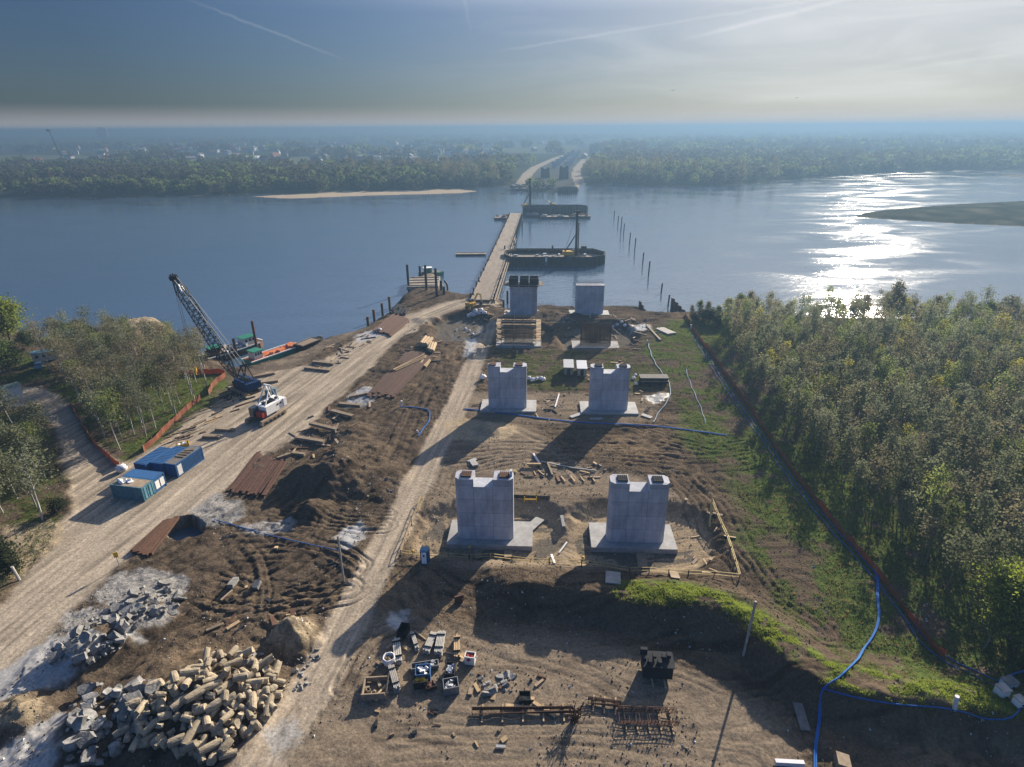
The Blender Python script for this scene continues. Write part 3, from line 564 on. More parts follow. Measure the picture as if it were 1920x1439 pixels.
# ------------------------------------------------------------------ bridge piers
RZP = R(-3.0)
def pier(uv, zf, w, dep, h, label, foot, tops, notch=(.32, .66, 1.3), group='notched concrete bridge piers'):
    p = P(uv[0], uv[1], zf); c = Vector((p.x, p.y + dep / 2, zf))
    r = thing('bridge_pier', label, 'bridge pier', c, RZP, group)
    f = MB().box((foot[2], -dep / 2 - 1.35 + foot[1] / 2, -.55), (foot[0], foot[1], 1.1)).build('footing', PCONC, r)
    ch = .55; x0, x1 = -w / 2, w / 2; xa, xb = x0 + notch[0] * w, x0 + notch[1] * w; d2 = dep / 2; s_ = MB()
    s_.prism([(x0, -d2 + ch), (x0 + ch, -d2), (xa, -d2), (xa, d2), (x0 + ch, d2), (x0, d2 - ch)], 0, h)
    s_.prism([(xa, -d2 + .002), (xb, -d2 + .002), (xb, d2 - .002), (xa, d2 - .002)], 0, h - notch[2])
    s_.prism([(xb, -d2), (x1 - ch, -d2), (x1, -d2 + ch), (x1, d2 - ch), (x1 - ch, d2), (xb, d2)], 0, h)
    s_.build('shaft', CONC, r)
    for cx, kind in tops:
        q = MB(); q.box((cx, 0, h + .12), (1.5, 1.5, .22))
        for i in range(5):
            for j in range(4): q.bar((cx - .6 + i * .3, -.5 + j * .33, h + .2), (cx - .6 + i * .3, -.5 + j * .33, h + .42), .05)
        q.build('bearing_rebar', RUST2 if kind else DSTEEL, r)
    return r, c
pr1, c1 = pier((911, 1012), -.75, 8.7, 2.6, 10.9, 'notched concrete pier behind the small blue toilet cabin, nearest the narrow track', (13.2, 6.2, .7), [(-2.7, 1), (3.0, 1)])
MB().box((4.0, .1, 11.35), (.35, .7, .9)).build('upstand', CONC, pr1)
pr2, c2 = pier((1192, 1018), -.75, 8.7, 2.6, 10.6, 'notched concrete pier with two plank ramps before it, nearest the grass bank', (13.0, 6.2, -.3), [(-2.5, 0), (2.7, 0)])
pier((952, 766), .5, 8.5, 2.5, 10.0, 'notched concrete pier by the track with a sand heap in front', (12.4, 6.0, .2), [(-3.2, 1), (2.6, 1)], group='notched concrete bridge piers')
pier((1141, 770), .5, 8.5, 2.5, 10.1, 'notched concrete pier beside grey site trailers and black formwork box', (12.6, 6.0, .2), [(-2.5, 0), (2.8, 0)])

def plain_pier(uv, w, h, label):
    p = P(uv[0], uv[1], 0); r = thing('bridge_pier', label, 'bridge pier', (p.x, p.y + 1.5, -.3), RZP, 'pier columns under construction at the river')
    ch = .5; x1 = w / 2; MB().prism([(-x1, -1.5 + ch), (-x1 + ch, -1.5), (x1 - ch, -1.5), (x1, -1.5 + ch), (x1, 1.5 - ch), (x1 - ch, 1.5), (-x1 + ch, 1.5), (-x1, 1.5 - ch)], 0, h).build('shaft', CONC, r)
    MB().box((0, 0, .2), (w + 4, 5.6, .8)).build('footing', PCONC, r); return r, h
r, h = plain_pier((982, 590), 9.2, 10.3, 'riverside pier column wearing a dark formwork platform on top')
q = MB()
for y0 in (-2.2, 2.2): q.box((0, y0, h + .2), (11.4, 1.3, .18))
for x0 in (-5.6, 5.6): q.box((x0, 0, h + .22), (1.5, 5.4, .18))
q.build('platform', OWOOD, r); q = MB()
for x0 in (-3.3, 0.2, 3.4): q.box((x0, -1.75, h + 1.0), (2.9, .3, 2.9)); q.box((x0, 1.75, h + 1.0), (2.9, .3, 2.9))
q.box((-4.75, 0, h + .9), (.3, 3.3, 2.4)); q.box((4.85, 0, h + .9), (.3, 3.3, 2.4)); q.build('formwork', DSTEEL, r); q = MB()
for i in range(10): q.bar((-6 + i * 1.33, -2.8, h + .2), (-6 + i * 1.33, -2.8, h + 1.3), .08)
q.bar((-6, -2.8, h + 1.25), (6, -2.8, h + 1.25), .07); q.bar((-6, -2.8, h + .8), (6, -2.8, h + .8), .06)
for x0 in (-6.2, 6.2):
    for y0 in (-2.6, 0, 2.6): q.bar((x0, y0, h + .2), (x0, y0, h + 1.3), .08)
    q.bar((x0, -2.6, h + 1.25), (x0, 2.6, h + 1.25), .07)
q.build('guard_rail', DSTEEL, r); q = MB()
for i in range(5): q.box((3.4, -1.7, 1.6 + i * 1.7), (.8, .35, .12))
q.bar((3.0, -1.75, 0.4), (3.0, -1.75, h), .08); q.bar((3.8, -1.75, 0.4), (3.8, -1.75, h), .08); q.build('ladder', OWOOD, r)
r, h = plain_pier((1105, 590), 9.4, 10.2, 'bare riverside pier column with upright rebar sticking out of its top')
q = MB()
for i in range(30):
    for y0 in (-1.3, 1.3): q.bar((-4.3 + i * .297, y0, h), (-4.3 + i * .297, y0, h + 1.35 + random.uniform(-.15, .15)), .045)
for z in (.5, 1.1): q.bar((-4.4, -1.3, h + z), (4.4, -1.3, h + z), .04)
q.build('rebar', RUST2, r)

# rebar cages on their footings, one inside scaffolding
def cage(uv, w, dep, h, label, scaf):
    p = P(uv[0], uv[1], -.6); r = thing('rebar_cage', label, 'rebar cage', (p.x, p.y + dep / 2 + 1.2, -.6), RZP, 'pier rebar cages on fresh footings')
    MB().box((0, 0, -.5), (w + 5, 6.4, 1.1)).build('footing', PCONC, r); q = MB()
    n = int(w / .30)
    for i in range(n + 1):
        x0 = -w / 2 + w * i / n
        for y0 in (-dep / 2, dep / 2, -dep / 6, dep / 6): q.bar((x0, y0, .02), (x0 + random.uniform(-.06, .06), y0, h + random.uniform(-.5, .3)), .075)
    for j in range(int(dep / .35)):
        for x0 in (-w / 2, w / 2): q.bar((x0, -dep / 2 + j * .35, .02), (x0, -dep / 2 + j * .35, h), .07)
    q.build('vertical_bars', RUST, r); q = MB()
    for k in range(int(h / .5)):
        for y0 in (-dep / 2 - .05, dep / 2 + .05): q.bar((-w / 2, y0, .3 + k * .5), (w / 2, y0, .3 + k * .5), .06)
    q.build('hoops', RUST, r)
    if scaf:
        q = MB(); d = MB()
        for x0 in (-w / 2 - 2.4, -w / 2 - .9, -w / 6, w / 6, w / 2 + .9, w / 2 + 2.4):
            for y0 in (-dep / 2 - 1.4, -dep / 2 - .5, dep / 2 + .5, dep / 2 + 1.4): q.bar((x0, y0, -1.0), (x0, y0, h + .6), .09)
        for z in (1.6, 3.2, 4.8, 6.4):
            for y0 in (-dep / 2 - 1.4, dep / 2 + 1.4): q.bar((-w / 2 - 2.4, y0, z + .9), (w / 2 + 2.4, y0, z + .9), .08)
            d.box((0, -dep / 2 - .95, z), (w + 4.8, .8, .08)); d.box((0, dep / 2 + .95, z), (w + 4.8, .8, .08))
            for sx in (-1, 1): d.box((sx * (w / 2 + 1.65), 0, z + .003), (1.4, dep + 1.0, .08))
        q.build('scaffold_pole', GSTEEL, r); d.build('scaffold_deck', WOOD, r)
    else:
        q = MB(); q.bar((w / 2 + .4, .5, h * .75), (w / 2 + 7.5, -2.2, 0.0), .12); q.bar((w / 2 + .3, 2.5, h * .7), (w / 2 + 6.0, 3.4, .1), .12); q.build('prop', OWOOD, r)
cage((973, 648), 8.3, 2.6, 7.2, 'rusty pier rebar cage ringed by plank scaffolding', True)
cage((1118, 652), 8.6, 2.6, 6.6, 'low rusty rebar cage standing free in a round dark pit', False)

# ------------------------------------------------------------------ temporary bridge and jetty over the river
def trestle():
    z = .9; A0, A1 = P(886, 549, z), P(930, 549, z); B0, B1 = P(957, 400, z), P(978, 400, z)
    a = (A0 + A1) / 2; b_ = (B0 + B1) / 2; a = a + (a - b_).normalized() * 10; w = 7.0; L = (b_ - a).length; d = (b_ - a).normalized(); rz = math.atan2(d.y, d.x)
    r = thing('trestle_bridge', 'long sandy-decked temporary bridge on steel piles running out from shore', 'bridge', (a.x, a.y, 0), rz)
    MB().box((L / 2, 0, z - .2), (L, w, .4)).build('deck', DECKM, r)
    q = MB()
    for s_ in (-1, 1): q.bar((0, s_ * (w / 2 + .22), z + .05), (L, s_ * (w / 2 + .22), z + .05), .4, .5)
    q.bar((0, -w / 2 - 1.3, z - .25), (L * .62, -w / 2 - 1.3, z - .25), .5); q.bar((0, -w / 2 - 2.2, z - .3), (L * .55, -w / 2 - 2.2, z - .3), .3)
    q.build('edge_beam', OWOOD, r)
    n = int(L / 9)
    for i in range(n):
        for s_ in (-1, 1):
            MB().bar((4 + i * 9, s_ * (w / 2 + .9), -5), (4 + i * 9, s_ * (w / 2 + .9), z + (.8 + .5 * random.random())), .55, n=8).build('pile', DSTEEL, r)
        MB().bar((4 + i * 9, -w / 2 - 2.2, z - .6), (4 + i * 9, w / 2 + 1.3, z - .6), .4).build('cross_beam', DSTEEL, r)
    for i in range(11):
        q = MB()
        for k in range(2): q.blob((6 + i * L / 11.5 + k * 1.1, w / 2 + .3 + .2 * k, z + .35), .5, n=6, rings=4, rough=.25, seed=i * 3 + k)
        q.build('fender', TYRE, r)
    return a, d
ta, td = trestle()
jr = thing('jetty', 'low weathered side jetty standing off the long temporary bridge', 'jetty', P(883, 476, -1.2), 0)
MB().box((0, 0, -.1), (15.5, 3.2, .5)).build('deck', DECKM, jr); MB().box((0, 0, -.85), (15.2, 2.9, .95)).build('pontoon', DSTEEL, jr); MB().bar((-7.6, 1.5, .3), (7.6, 1.5, .3), .2).build('kerb_beam', OWOOD, jr)

def sheet_ring(pts, z0, z1, amp=.28, step=.55):
    out_ = []; n = len(pts); k = 0
    for i in range(n):
        a, b_ = Vector(pts[i]), Vector(pts[(i + 1) % n]); L = (b_ - a).length; m_ = max(2, int(L / step)); nrm = Vector((b_.y - a.y, a.x - b_.x)).normalized()
        for j in range(m_):
            out_.append(a + (b_ - a) * (j / m_) + nrm * (amp if (k // 2) % 2 else 0)); k += 1
    q = MB(); N_ = len(out_); cx = sum(p.x for p in out_) / N_; cy = sum(p.y for p in out_) / N_; ins = [Vector((p.x + (cx - p.x) * .012, p.y + (cy - p.y) * .03)) for p in out_]
    vs = [(p.x, p.y, z0) for p in out_] + [(p.x, p.y, z1) for p in out_] + [(p.x, p.y, z1) for p in ins] + [(p.x, p.y, z0) for p in ins]; fs = []
    for i in range(N_):
        j = (i + 1) % N_; fs += [(i, j, N_ + j, N_ + i), (N_ + i, N_ + j, 2 * N_ + j, 2 * N_ + i), (2 * N_ + i, 2 * N_ + j, 3 * N_ + j, 3 * N_ + i)]
    return q.add(vs, fs)
def cofferdam(uL, uR, vfront, vrim, vback, label, fillz, extra):
    a, b_ = P(uL, vfront, WZ), P(uR, vfront, WZ); c = (a + b_) / 2; L = (b_ - a).length
    rim = PH(c.x / c.y * FPX + 960, vrim, c.y).z if False else PH((uL + uR) / 2, vrim, c.y).z
    back = P((uL + uR) / 2, vback, rim).y - c.y
    r = thing('cofferdam', label, 'cofferdam', (c.x, c.y, 0), math.atan2(b_.y - a.y, b_.x - a.x), 'sheet pile cofferdams in the river')
    h2 = L / 2; e = min(back * .35, 5)
    pts = [(-h2, back * .35), (-h2 + e * .7, 0), (h2 - e * 1.6, 0), (h2 - e * .2, back * .22), (h2, back * .6), (h2 - e, back), (-h2 + e, back), (-h2, back * .75)]
    sheet_ring(pts, -5, rim).build('sheet_pile_wall', DSTEEL, r)
    ip = [(x * .985, back / 2 + (y - back / 2) * .93) for x, y in pts]; MB().prism(ip, -4, fillz if fillz < rim else rim - .6).build('fill', EARTH, r)
    q = MB(); n = len(ip)
    for i in range(n): q.bar((*ip[i], rim - .5), (*ip[(i + 1) % n], rim - .5), .35)
    q.build('waling', RUST2, r)
    return r, c, rim, back, L
r1, cc1, rim1, back1, L1 = cofferdam(945, 1139, 500, 482, 466, 'near cofferdam of dark sheet piles, filled with sand and carrying a drilling rig', .2, 1)
for i in range(14): MB().box((random.uniform(-L1 * .42, L1 * .4), random.uniform(back1 * .25, back1 * .8), .5), (random.uniform(.6, 2.4), random.uniform(.5, 1.4), random.uniform(.4, 1.0)), random.random() * 3).build('site_crate', COLR, r1)
MB().box((L1 * .30, back1 * .9, rim1 + .6), (2.6, 2.2, 1.9)).build('winch_box', DSTEEL, r1); MB().box((-L1 * .02, back1 * .9, rim1 + .7), (.8, .8, 2.2)).build('light_post', DSTEEL, r1)
q = MB(); q.bar((-L1 * .10, -.4, -1.5), (-L1 * .10, -.4, rim1), .1); q.bar((-L1 * .085, -.4, -1.5), (-L1 * .085, -.4, rim1), .1); q.box((-L1 * .092, -.5, rim1 - 1.2), (1.0, .5, 1.8)); q.build('ladder', WHITE, r1)
r2, cc2, rim2, back2, L2 = cofferdam(980, 1103, 405, 389, 384, 'far cofferdam of dark sheet piles with an excavator and rig on it', 0.0, 1)

def rig(loc, hmast, rz, label):
    r = thing('drilling_rig', label, 'drilling rig', loc, rz, 'tall piling rigs on the cofferdams')
    q = MB(); [q.box((0, s_ * 1.5, .45), (5.0, .7, .9)) for s_ in (-1, 1)]; q.build('track', DSTEEL, r)
    MB().box((-.8, 0, 1.9), (5.4, 3.0, 1.9)).build('body', YEL, r); MB().box((1.6, 1.0, 2.3), (1.5, 1.1, 1.9)).build('cab', GLASS, r)
    MB().bar((2.9, 0, .6), (2.9, 0, hmast), 1.0).build('mast', DSTEEL, r); MB().bar((3.9, 0, .3), (3.9, 0, hmast * .78), .6, n=8).build('kelly_bar', RUST2, r)
    MB().box((3.3, 0, hmast + .4), (2.4, .9, .9)).build('mast_head', DSTEEL, r)
    q = MB(); [q.bar((-2.4, s_ * .8, 2.6), (2.7, s_ * .3, hmast * .52), .28) for s_ in (-1, 1)]; q.bar((-2.6, 0, 2.8), (2.9, 0, hmast), .09); q.build('backstay', DSTEEL, r); return r
pm = P(1080, 478, 1.2); rg = rig((pm.x - 3, pm.y, .2), PH(1080, 399, pm.y).z - .2, 0.0, 'tall mast drilling rig on the near cofferdam')
pm = P(994, 388, 1.0); dup(rg, (pm.x - 3, pm.y, .2), .3, 'tall mast drilling rig at the left end of the far cofferdam')

def excavator(loc, rz, label, body=YEL, s_=1.0):
    r = thing('excavator', label, 'excavator', loc, rz, 'excavators on the site'); r.scale = (s_,) * 3
    q = MB(); [q.box((0, k * 1.15, .45), (3.9, .6, .85)) for k in (-1, 1)]; q.build('track', DSTEEL, r)
    q = MB(); q.box((-.7, 0, 1.55), (3.2, 2.5, 1.1)); q.box((-1.8, 0, 1.7), (1.0, 2.5, 1.2)); q.build('body', body, r)
    MB().box((.7, .7, 2.2), (1.5, 1.0, 1.6), taper=.85).build('cab', GLASS, r)
    MB().bar((.6, -.2, 1.6), (3.4, -.2, 4.4), .5, w2=.4).bar((3.4, -.2, 4.4), (5.4, -.2, 3.6), .4).build('boom', body, r)
    MB().bar((5.4, -.2, 3.7), (5.9, -.2, 1.0), .32).build('dipper_arm', body, r); MB().prism_x([(-.6, 0), (.6, 0), (.4, .9), (-.2, 1.0)], -.0, 1.1).build('bucket', DSTEEL, r).location = (5.4, -.2, .1)
    return r
p = G(885, 578); ex = excavator(p, R(60), 'yellow excavator at the landward end of the temporary bridge')
p = P(1035, 388, .2); dup(ex, (p.x, p.y + 2, .4), R(170), 'excavator silhouetted on the far cofferdam')
# pontoons moored before the far cofferdam
for i, (ua, ub, v, nm, lb) in enumerate([(985, 1012, 408, 'pontoon', 'pontoon with pale clutter moored at the near edge of the far cofferdam'), (1014, 1068, 411, 'barge', 'long flat barge moored in front of the far cofferdam'), (1070, 1107, 410, 'pontoon', 'short dark pontoon at the right tip of the far cofferdam'), (927, 953, 413, 'pontoon', 'stubby pontoon loaded with sand beside the far end of the bridge')]):
    a, b_ = P(ua, v, WZ), P(ub, v, WZ); c = (a + b_) / 2; L = (b_ - a).length; w_ = 7 if i != 3 else 13
    r = thing(nm, lb, nm, (c.x, c.y + w_ / 2, WZ), 0); MB().box((0, 0, .3), (L, w_, 2.2), taper=1.02).build('hull', DSTEEL, r); MB().box((0, 0, 1.46), (L * .94, w_ * .9, .12)).build('deck', DECKM, r)
    rr_ = random.Random(i)
    for k in range(9): MB().box((rr_.uniform(-L * .42, L * .42), rr_.uniform(-w_ * .35, w_ * .35), 1.5 + rr_.uniform(.2, .8)), (rr_.uniform(.5, 2.6), rr_.uniform(.5, 1.6), rr_.uniform(.4, 1.4)), rr_.random() * 3).build('deck_crate', COLR if i < 2 else RUST2, r)

# lone steel piles standing in the water
def pile(x, y, z0, z1, label, group, d=.62, tilt=0.0, m_=DSTEEL):
    o = MB().bar((0, 0, z0), (tilt, 0, z1), d, n=10).build('steel_pile', m_); o.location = (x, y, 0); tag(o, label, 'pile', group)
for u, v0, v1 in [(1357, 330, 390), (1389, 370, 437), (1412, 378, 510), (1435, 435, 525), (1483, 508, 605), (1525, 553, 663), (1590, 672, 768), (1638, 742, 862), (1742, 923, 1000), (1798, 1018, 1110)]:
    uu, va, vb = 840 + u / 4.364, 320 + v0 / 4.364, 320 + v1 / 4.364; p = P(uu, vb, WZ); pile(p.x, p.y, -6, PH(uu, va, p.y).z, 'lone dark steel pile standing in the river off the cofferdams', 'row of lone piles out in the river', d=.55, tilt=.25)
for u, v0, v1 in [(607, 415, 488), (558, 485, 580), (541, 575, 655), (465, 615, 690), (432, 858, 940), (405, 930, 990), (487, 985, 1090), (455, 1060, 1120)]:
    uu, va, vb = 840 + u / 4.364, 320 + v0 / 4.364, 320 + v1 / 4.364; p = P(uu, vb, WZ); pile(p.x, p.y, -6, PH(uu, va, p.y).z, 'dark steel pile standing in the water along the temporary bridge', 'piles along the temporary bridge', d=.75)
for u, v0, v1 in [(695, 240, 520), (838, 258, 385), (915, 245, 560), (1042, 285, 640), (1095, 435, 560), (1130, 510, 610)]:
    uu, va, vb = 660 + u / 6.54, 460 + v0 / 6.54, 460 + v1 / 6.54; p = P(uu, vb, -.3); pile(p.x, p.y, -5, PH(uu, va, p.y).z, 'tall dark tube pile driven round the end of the sandy dock', 'tube piles round the dock', d=.95)
for u, v0, v1 in [(465, 632, 775), (378, 712, 865), (280, 790, 970), (203, 878, 1025)]:
    uu, va, vb = 660 + u / 6.54, 460 + v0 / 6.54, 460 + v1 / 6.54; p = P(uu, vb, -1.2); pile(p.x, p.y, -5, PH(uu, va, p.y).z, 'brown tube pile at the waterline below the stacked steel', 'tube piles along the river bank', d=.85, m_=RUST2)
for ua, va, ub, vb, v2, lb in [(838, 548, 842, 556, 530, 'rusty curved sheet pile tilting at the corner of the dock')]:
    p = P(ua, va, -1); o = MB().tube([(0, 0, -3), (.3, 0, 1), (.2, 0, 3), (-.8, 0, 4.6)], .4, n=6).build('bent_sheet_pile', RUST2); o.location = p; tag(o, lb, 'sheet pile')

# dock end: timber slab, green pontoon
p = P(795, 530, 0); r = thing('dock_platform', 'pale slab platform at the river end of the sandy dock', 'platform', (p.x, p.y, -.2), R(4))
MB().box((0, 0, .0), (12.5, 17, 1.4)).build('slab', DECKM, r); q = MB(); [q.bar((-6, -7 + i * 4.5, .8), (6, -7 + i * 4.5, .8), .35) for i in range(4)]; q.build('cross_timber', OWOOD, r)
p = P(806, 519, 0); r = thing('work_boat', 'small green work boat moored at the tip of the dock', 'boat', (p.x - 1, p.y + 9, WZ), R(15))
MB().prism([(-5, -2.2), (3.5, -2.4), (6, 0), (3.5, 2.4), (-5, 2.2)], -.3, 1.9).build('hull', GREEN, r); MB().prism([(-4.5, -1.8), (3.2, -2.0), (5.2, 0), (3.2, 2.0), (-4.5, 1.8)], 1.9, 2.05).build('deck', GREYR, r); MB().box((-1, 0, 3.0), (3.2, 2.4, 1.9)).build('wheelhouse', GREEN, r)
q = MB(); q.box((-1, 0, 4.0), (3.8, 2.9, .12)); q.build('roof', WHITE, r)

# sheet piles by the shore near the forest
def sheet_panel(u0, v0, u1, v1, htop0, htop1, label):
    a, b_ = P(u0, v0, -1), P(u1, v1, -1); d = b_ - a; L = d.length; q = MB(); n = max(4, int(L / .6)); vs = []; fs = []
    for i in range(n + 1):
        off = .22 if (i // 2) % 2 else -.22; zt = htop0 + (htop1 - htop0) * i / n + random.uniform(-.15, .15)
        vs += [(i * L / n, off, -3), (i * L / n, off, zt), (i * L / n, off + .08, zt), (i * L / n, off + .08, -3)]
    for i in range(n): a_ = i * 4; fs += [(a_, a_ + 4, a_ + 5, a_ + 1), (a_ + 1, a_ + 5, a_ + 6, a_ + 2), (a_ + 2, a_ + 6, a_ + 7, a_ + 3)]
    o = q.add(vs, fs).build('sheet_pile_wall', RUST2); o.location = (a.x, a.y, 0); o.rotation_euler[2] = math.atan2(d.y, d.x); tag(o, label, 'sheet pile wall')
sheet_panel(1198, 578, 1214, 592, 1.9, -.6, 'short stepped sheet pile wall at the shore facing the bare column')
sheet_panel(1258, 576, 1283, 590, 2.6, .2, 'stepped rusty sheet pile wall at the start of the wood')
sheet_panel(1030, 578, 1076, 579, -.2, -.2, 'low rusty sheet pile wall between the two riverside columns')
sheet_panel(1132, 582, 1158, 584, .0, .0, 'low rusty sheet pile wall beside the bare column')

# ------------------------------------------------------------------ site containers
def container(o, d, n, col, label, roofm=None, L=6.06, W_=2.44, Hh=2.6, group='blue site containers', doors=True, windows=0, planks=0):
    """o: near ground corner, d: unit along the length, n: unit across"""
    rz = math.atan2(d.y, d.x); hand = 1 if d.x * n.y - d.y * n.x > 0 else -1
    r = thing('site_container', label, 'container', (o.x, o.y, o.z), rz, group); q = MB(); y1 = hand * W_
    q.box((L / 2, y1 / 2, Hh / 2 + .08), (L, W_, Hh))
    for i in range(int(L / .28)):
        for yy in (0, y1): q.box((.2 + i * .28, yy, Hh / 2 + .1), (.12, .07, Hh - .3))
    for xx in (0, L):
        for yy in (0, y1): q.box((xx, yy, Hh / 2 + .08), (.16, .16, Hh + .06))
    for yy in (0, y1):
        q.box((L / 2, yy, Hh + .05), (L, .15, .16)); q.box((L / 2, yy, .14), (L, .15, .18))
    for xx in (0, L): q.box((xx, y1 / 2, Hh + .05), (.15, W_, .16))
    q.build('body', col, r)
    q = MB(); q.box((L / 2, y1 / 2, Hh + .10), (L - .2, W_ - .2, .06))
    if not roofm:
        for i in range(int(L / .5)): q.box((.3 + i * .5, y1 / 2, Hh + .14), (.22, W_ - .3, .05))
    q.build('roof', roofm or col, r)
    if doors:
        q = MB()
        for k in (.27, .73): q.box((-.05, y1 * k, Hh / 2 + .1), (.06, W_ * .42, Hh - .35))
        for k in (.15, .40, .60, .85): q.bar((-.11, y1 * k, .25), (-.11, y1 * k, Hh - .05), .05)
        q.build('door', col, r)
    for i in range(windows): 
        w_ = MB().box((-.06, y1 * (.27 + .46 * i), Hh * .52), (.05, W_ * .36, 1.5)).build('window', WHITE, r)
    return r, hand
A = G(334.6, 896); d = (G(378.5, 864.6) - A); d.z = 0; d.normalize(); n = Vector((-d.y, d.x, 0)); z = A.z
e0 = Vector((0, 0, z))
def at_(a, b_): v = A + d * a + n * b_; v.z = z; return v
rc, hd = container(at_(0, 0), d, n, BLUE, 'blue container with flat grey roof, nearest the haul road', roofm=GREYR, L=6.6)
MB().box((.75, -.03, 1.3), (1.0, .08, 2.0)).build('pale_panel', WHITE, rc); q = MB(); [q.box((2.6 + i * .8, 1.2, 2.85), (.25, 1.9, .08), .1 * i) for i in range(4)]; q.build('roof_plank', OWOOD, rc)
container(at_(-.3, 2.62), d, n, BLUE, 'middle container of the three blue ones side by side')
container(at_(-1.2, 5.3), d, n, BLUE, 'deep blue container closest to the orange fence')
A2 = G(272, 941); w2 = G(297, 922) - A2; w2.z = 0; w2.normalize(); d2 = Vector((-w2.y, w2.x, 0));  d2 = d2 if d2.x < 0 else -d2
rc2, hd2 = container(A2, d2, w2, TURQ, 'faded turquoise container with pots on its roof', roofm=OWOOD, group='blue site containers')
q = MB(); rr_ = random.Random(3)
for i in range(7): q.bar((3.3 + rr_.uniform(0, 2.2), hd2 * rr_.uniform(.5, 2.0), 2.72), (3.4 + rr_.uniform(0, 2.2), hd2 * rr_.uniform(.5, 2.0), 2.95), .45, n=8)
q.bar((3.2, hd2 * 1.3, 2.74), (3.2, hd2 * 1.3, 2.86), .9, n=12)
o = q.build('roof_clutter', WHITE, rc2)
Bq = A2 + w2 * 2.6; container(Bq, d2, w2, BLUE, 'blue office container with two white windows in its end', windows=2, doors=False, group='blue site containers')

def bag(u, v, s_, label, grp='white big bags', sz=None):
    p = G(u, v); r = thing('big_bag', label, 'bag', p, random.random(), grp)
    MB().blob((0, 0, s_ * .42), s_ * .62, n=8, rings=6, rough=.16, seed=int(u), sq=(1.1, .95, .85)).build('sack', WFAB, r, smooth=True)
    q = MB(); [q.tube([(k * s_ * .4, -.1, s_ * .85), (k * s_ * .3, 0, s_ * 1.15), (k * s_ * .15, .1, s_ * .88)], .035, n=4) for k in (-1, 1)]; q.build('loop', WFAB, r); return r
bag(229, 884, 1.5, 'white big bag slumped beside the orange fence end'); bag(712, 622, 1.2, 'white bag in the hollow by the river bank piles'); bag(906, 711, 1.3, 'white bag at the foot of the track-side pier')
for u, v in ((992, 712), (999, 715), (1006, 713), (1014, 712), (1019, 714)): bag(u, v, .95, 'white bag in the short row between the two notched piers')
for u, v in ((884, 590), (891, 586), (897, 590), (889, 594), (902, 585), (879, 595), (908, 590)): bag(u, v, 1.3, 'white sack in the heap beside the excavator')
for u, v in ((873, 618), (880, 622), (886, 628)): bag(u, v, .8, 'white sack lying on the rim of the dark hollow')
for u, v in ((1150, 608), (1158, 606), (1166, 604), (1172, 610)): bag(u, v, .9, 'white sack among rubble beside the round pit')
for u, v in ((1188, 712), (1193, 722), (1191, 706)): bag(u, v, .8, 'pale torn sack between the pier and black formwork box')

# grey site trailers by the pier, small crates
def trailer(u, v, label, rz=R(-4), L=5.5, W_=2.3):
    p = G(u, v); r = thing('site_trailer', label, 'trailer', p, rz, 'grey site trailers'); MB().box((0, L / 2, 1.35), (W_, L, 1.9)).build('body', GSTEEL, r); MB().box((0, L / 2, 2.38), (W_ + .3, L + .3, .14)).build('roof', PALEROOF, r)
    MB().box((0, -.02, 1.3), (.8, .06, 1.6)).build('door', DSTEEL, r); q = MB(); [q.bar((sx * (W_ / 2 - .15), y0, .35), (sx * (W_ / 2 + .1), y0, .35), .7, n=12) for sx in (-1, 1) for y0 in (1.5, 3.8)]; q.build('wheel', TYRE, r)
trailer(1066, 706, 'grey site trailer with pale roof, farther from the notched pier'); trailer(1091, 708, 'grey site trailer with pale roof, tight beside the notched pier')
p = G(1226, 722); r = thing('formwork_box', 'long black open formwork box on the green strip', 'formwork', p, R(-2)); q = MB(); q.box((0, 0, .9), (6.6, .25, 1.8)); q.box((0, 2.0, .9), (6.6, .25, 1.8)); [q.box((sx * 3.2, 1.0, .9), (.25, 1.75, 1.8)) for sx in (-1, 1)]; q.build('side_panel', DSTEEL, r); MB().box((0, 1.0, 1.86), (6.9, 2.6, .1)).build('cover', GREYR, r); MB().bar((-3.3, -.35, 1.1), (3.3, -.35, 1.1), .12).build('edge_rail', WOOD, r)

# portable toilet
p = G(797, 1059); r = thing('portable_toilet', 'blue portable toilet with white door at the pit railing', 'toilet', (p.x, p.y + .6, p.z), R(-4)); MB().box((0, 0, 1.15), (1.15, 1.15, 2.2)).build('cabin', BLUE, r); MB().prism_x([(-.62, 2.25), (.62, 2.25), (.45, 2.42), (-.45, 2.42)], -.6, .6).build('roof', LBLUE, r); MB().box((-.05, -.6, 1.15), (.72, .05, 2.0)).build('door', WHITE, r); MB().box((-.05, -.635, 1.55), (.25, .03, .35)).build('door_sign', DSTEEL, r)

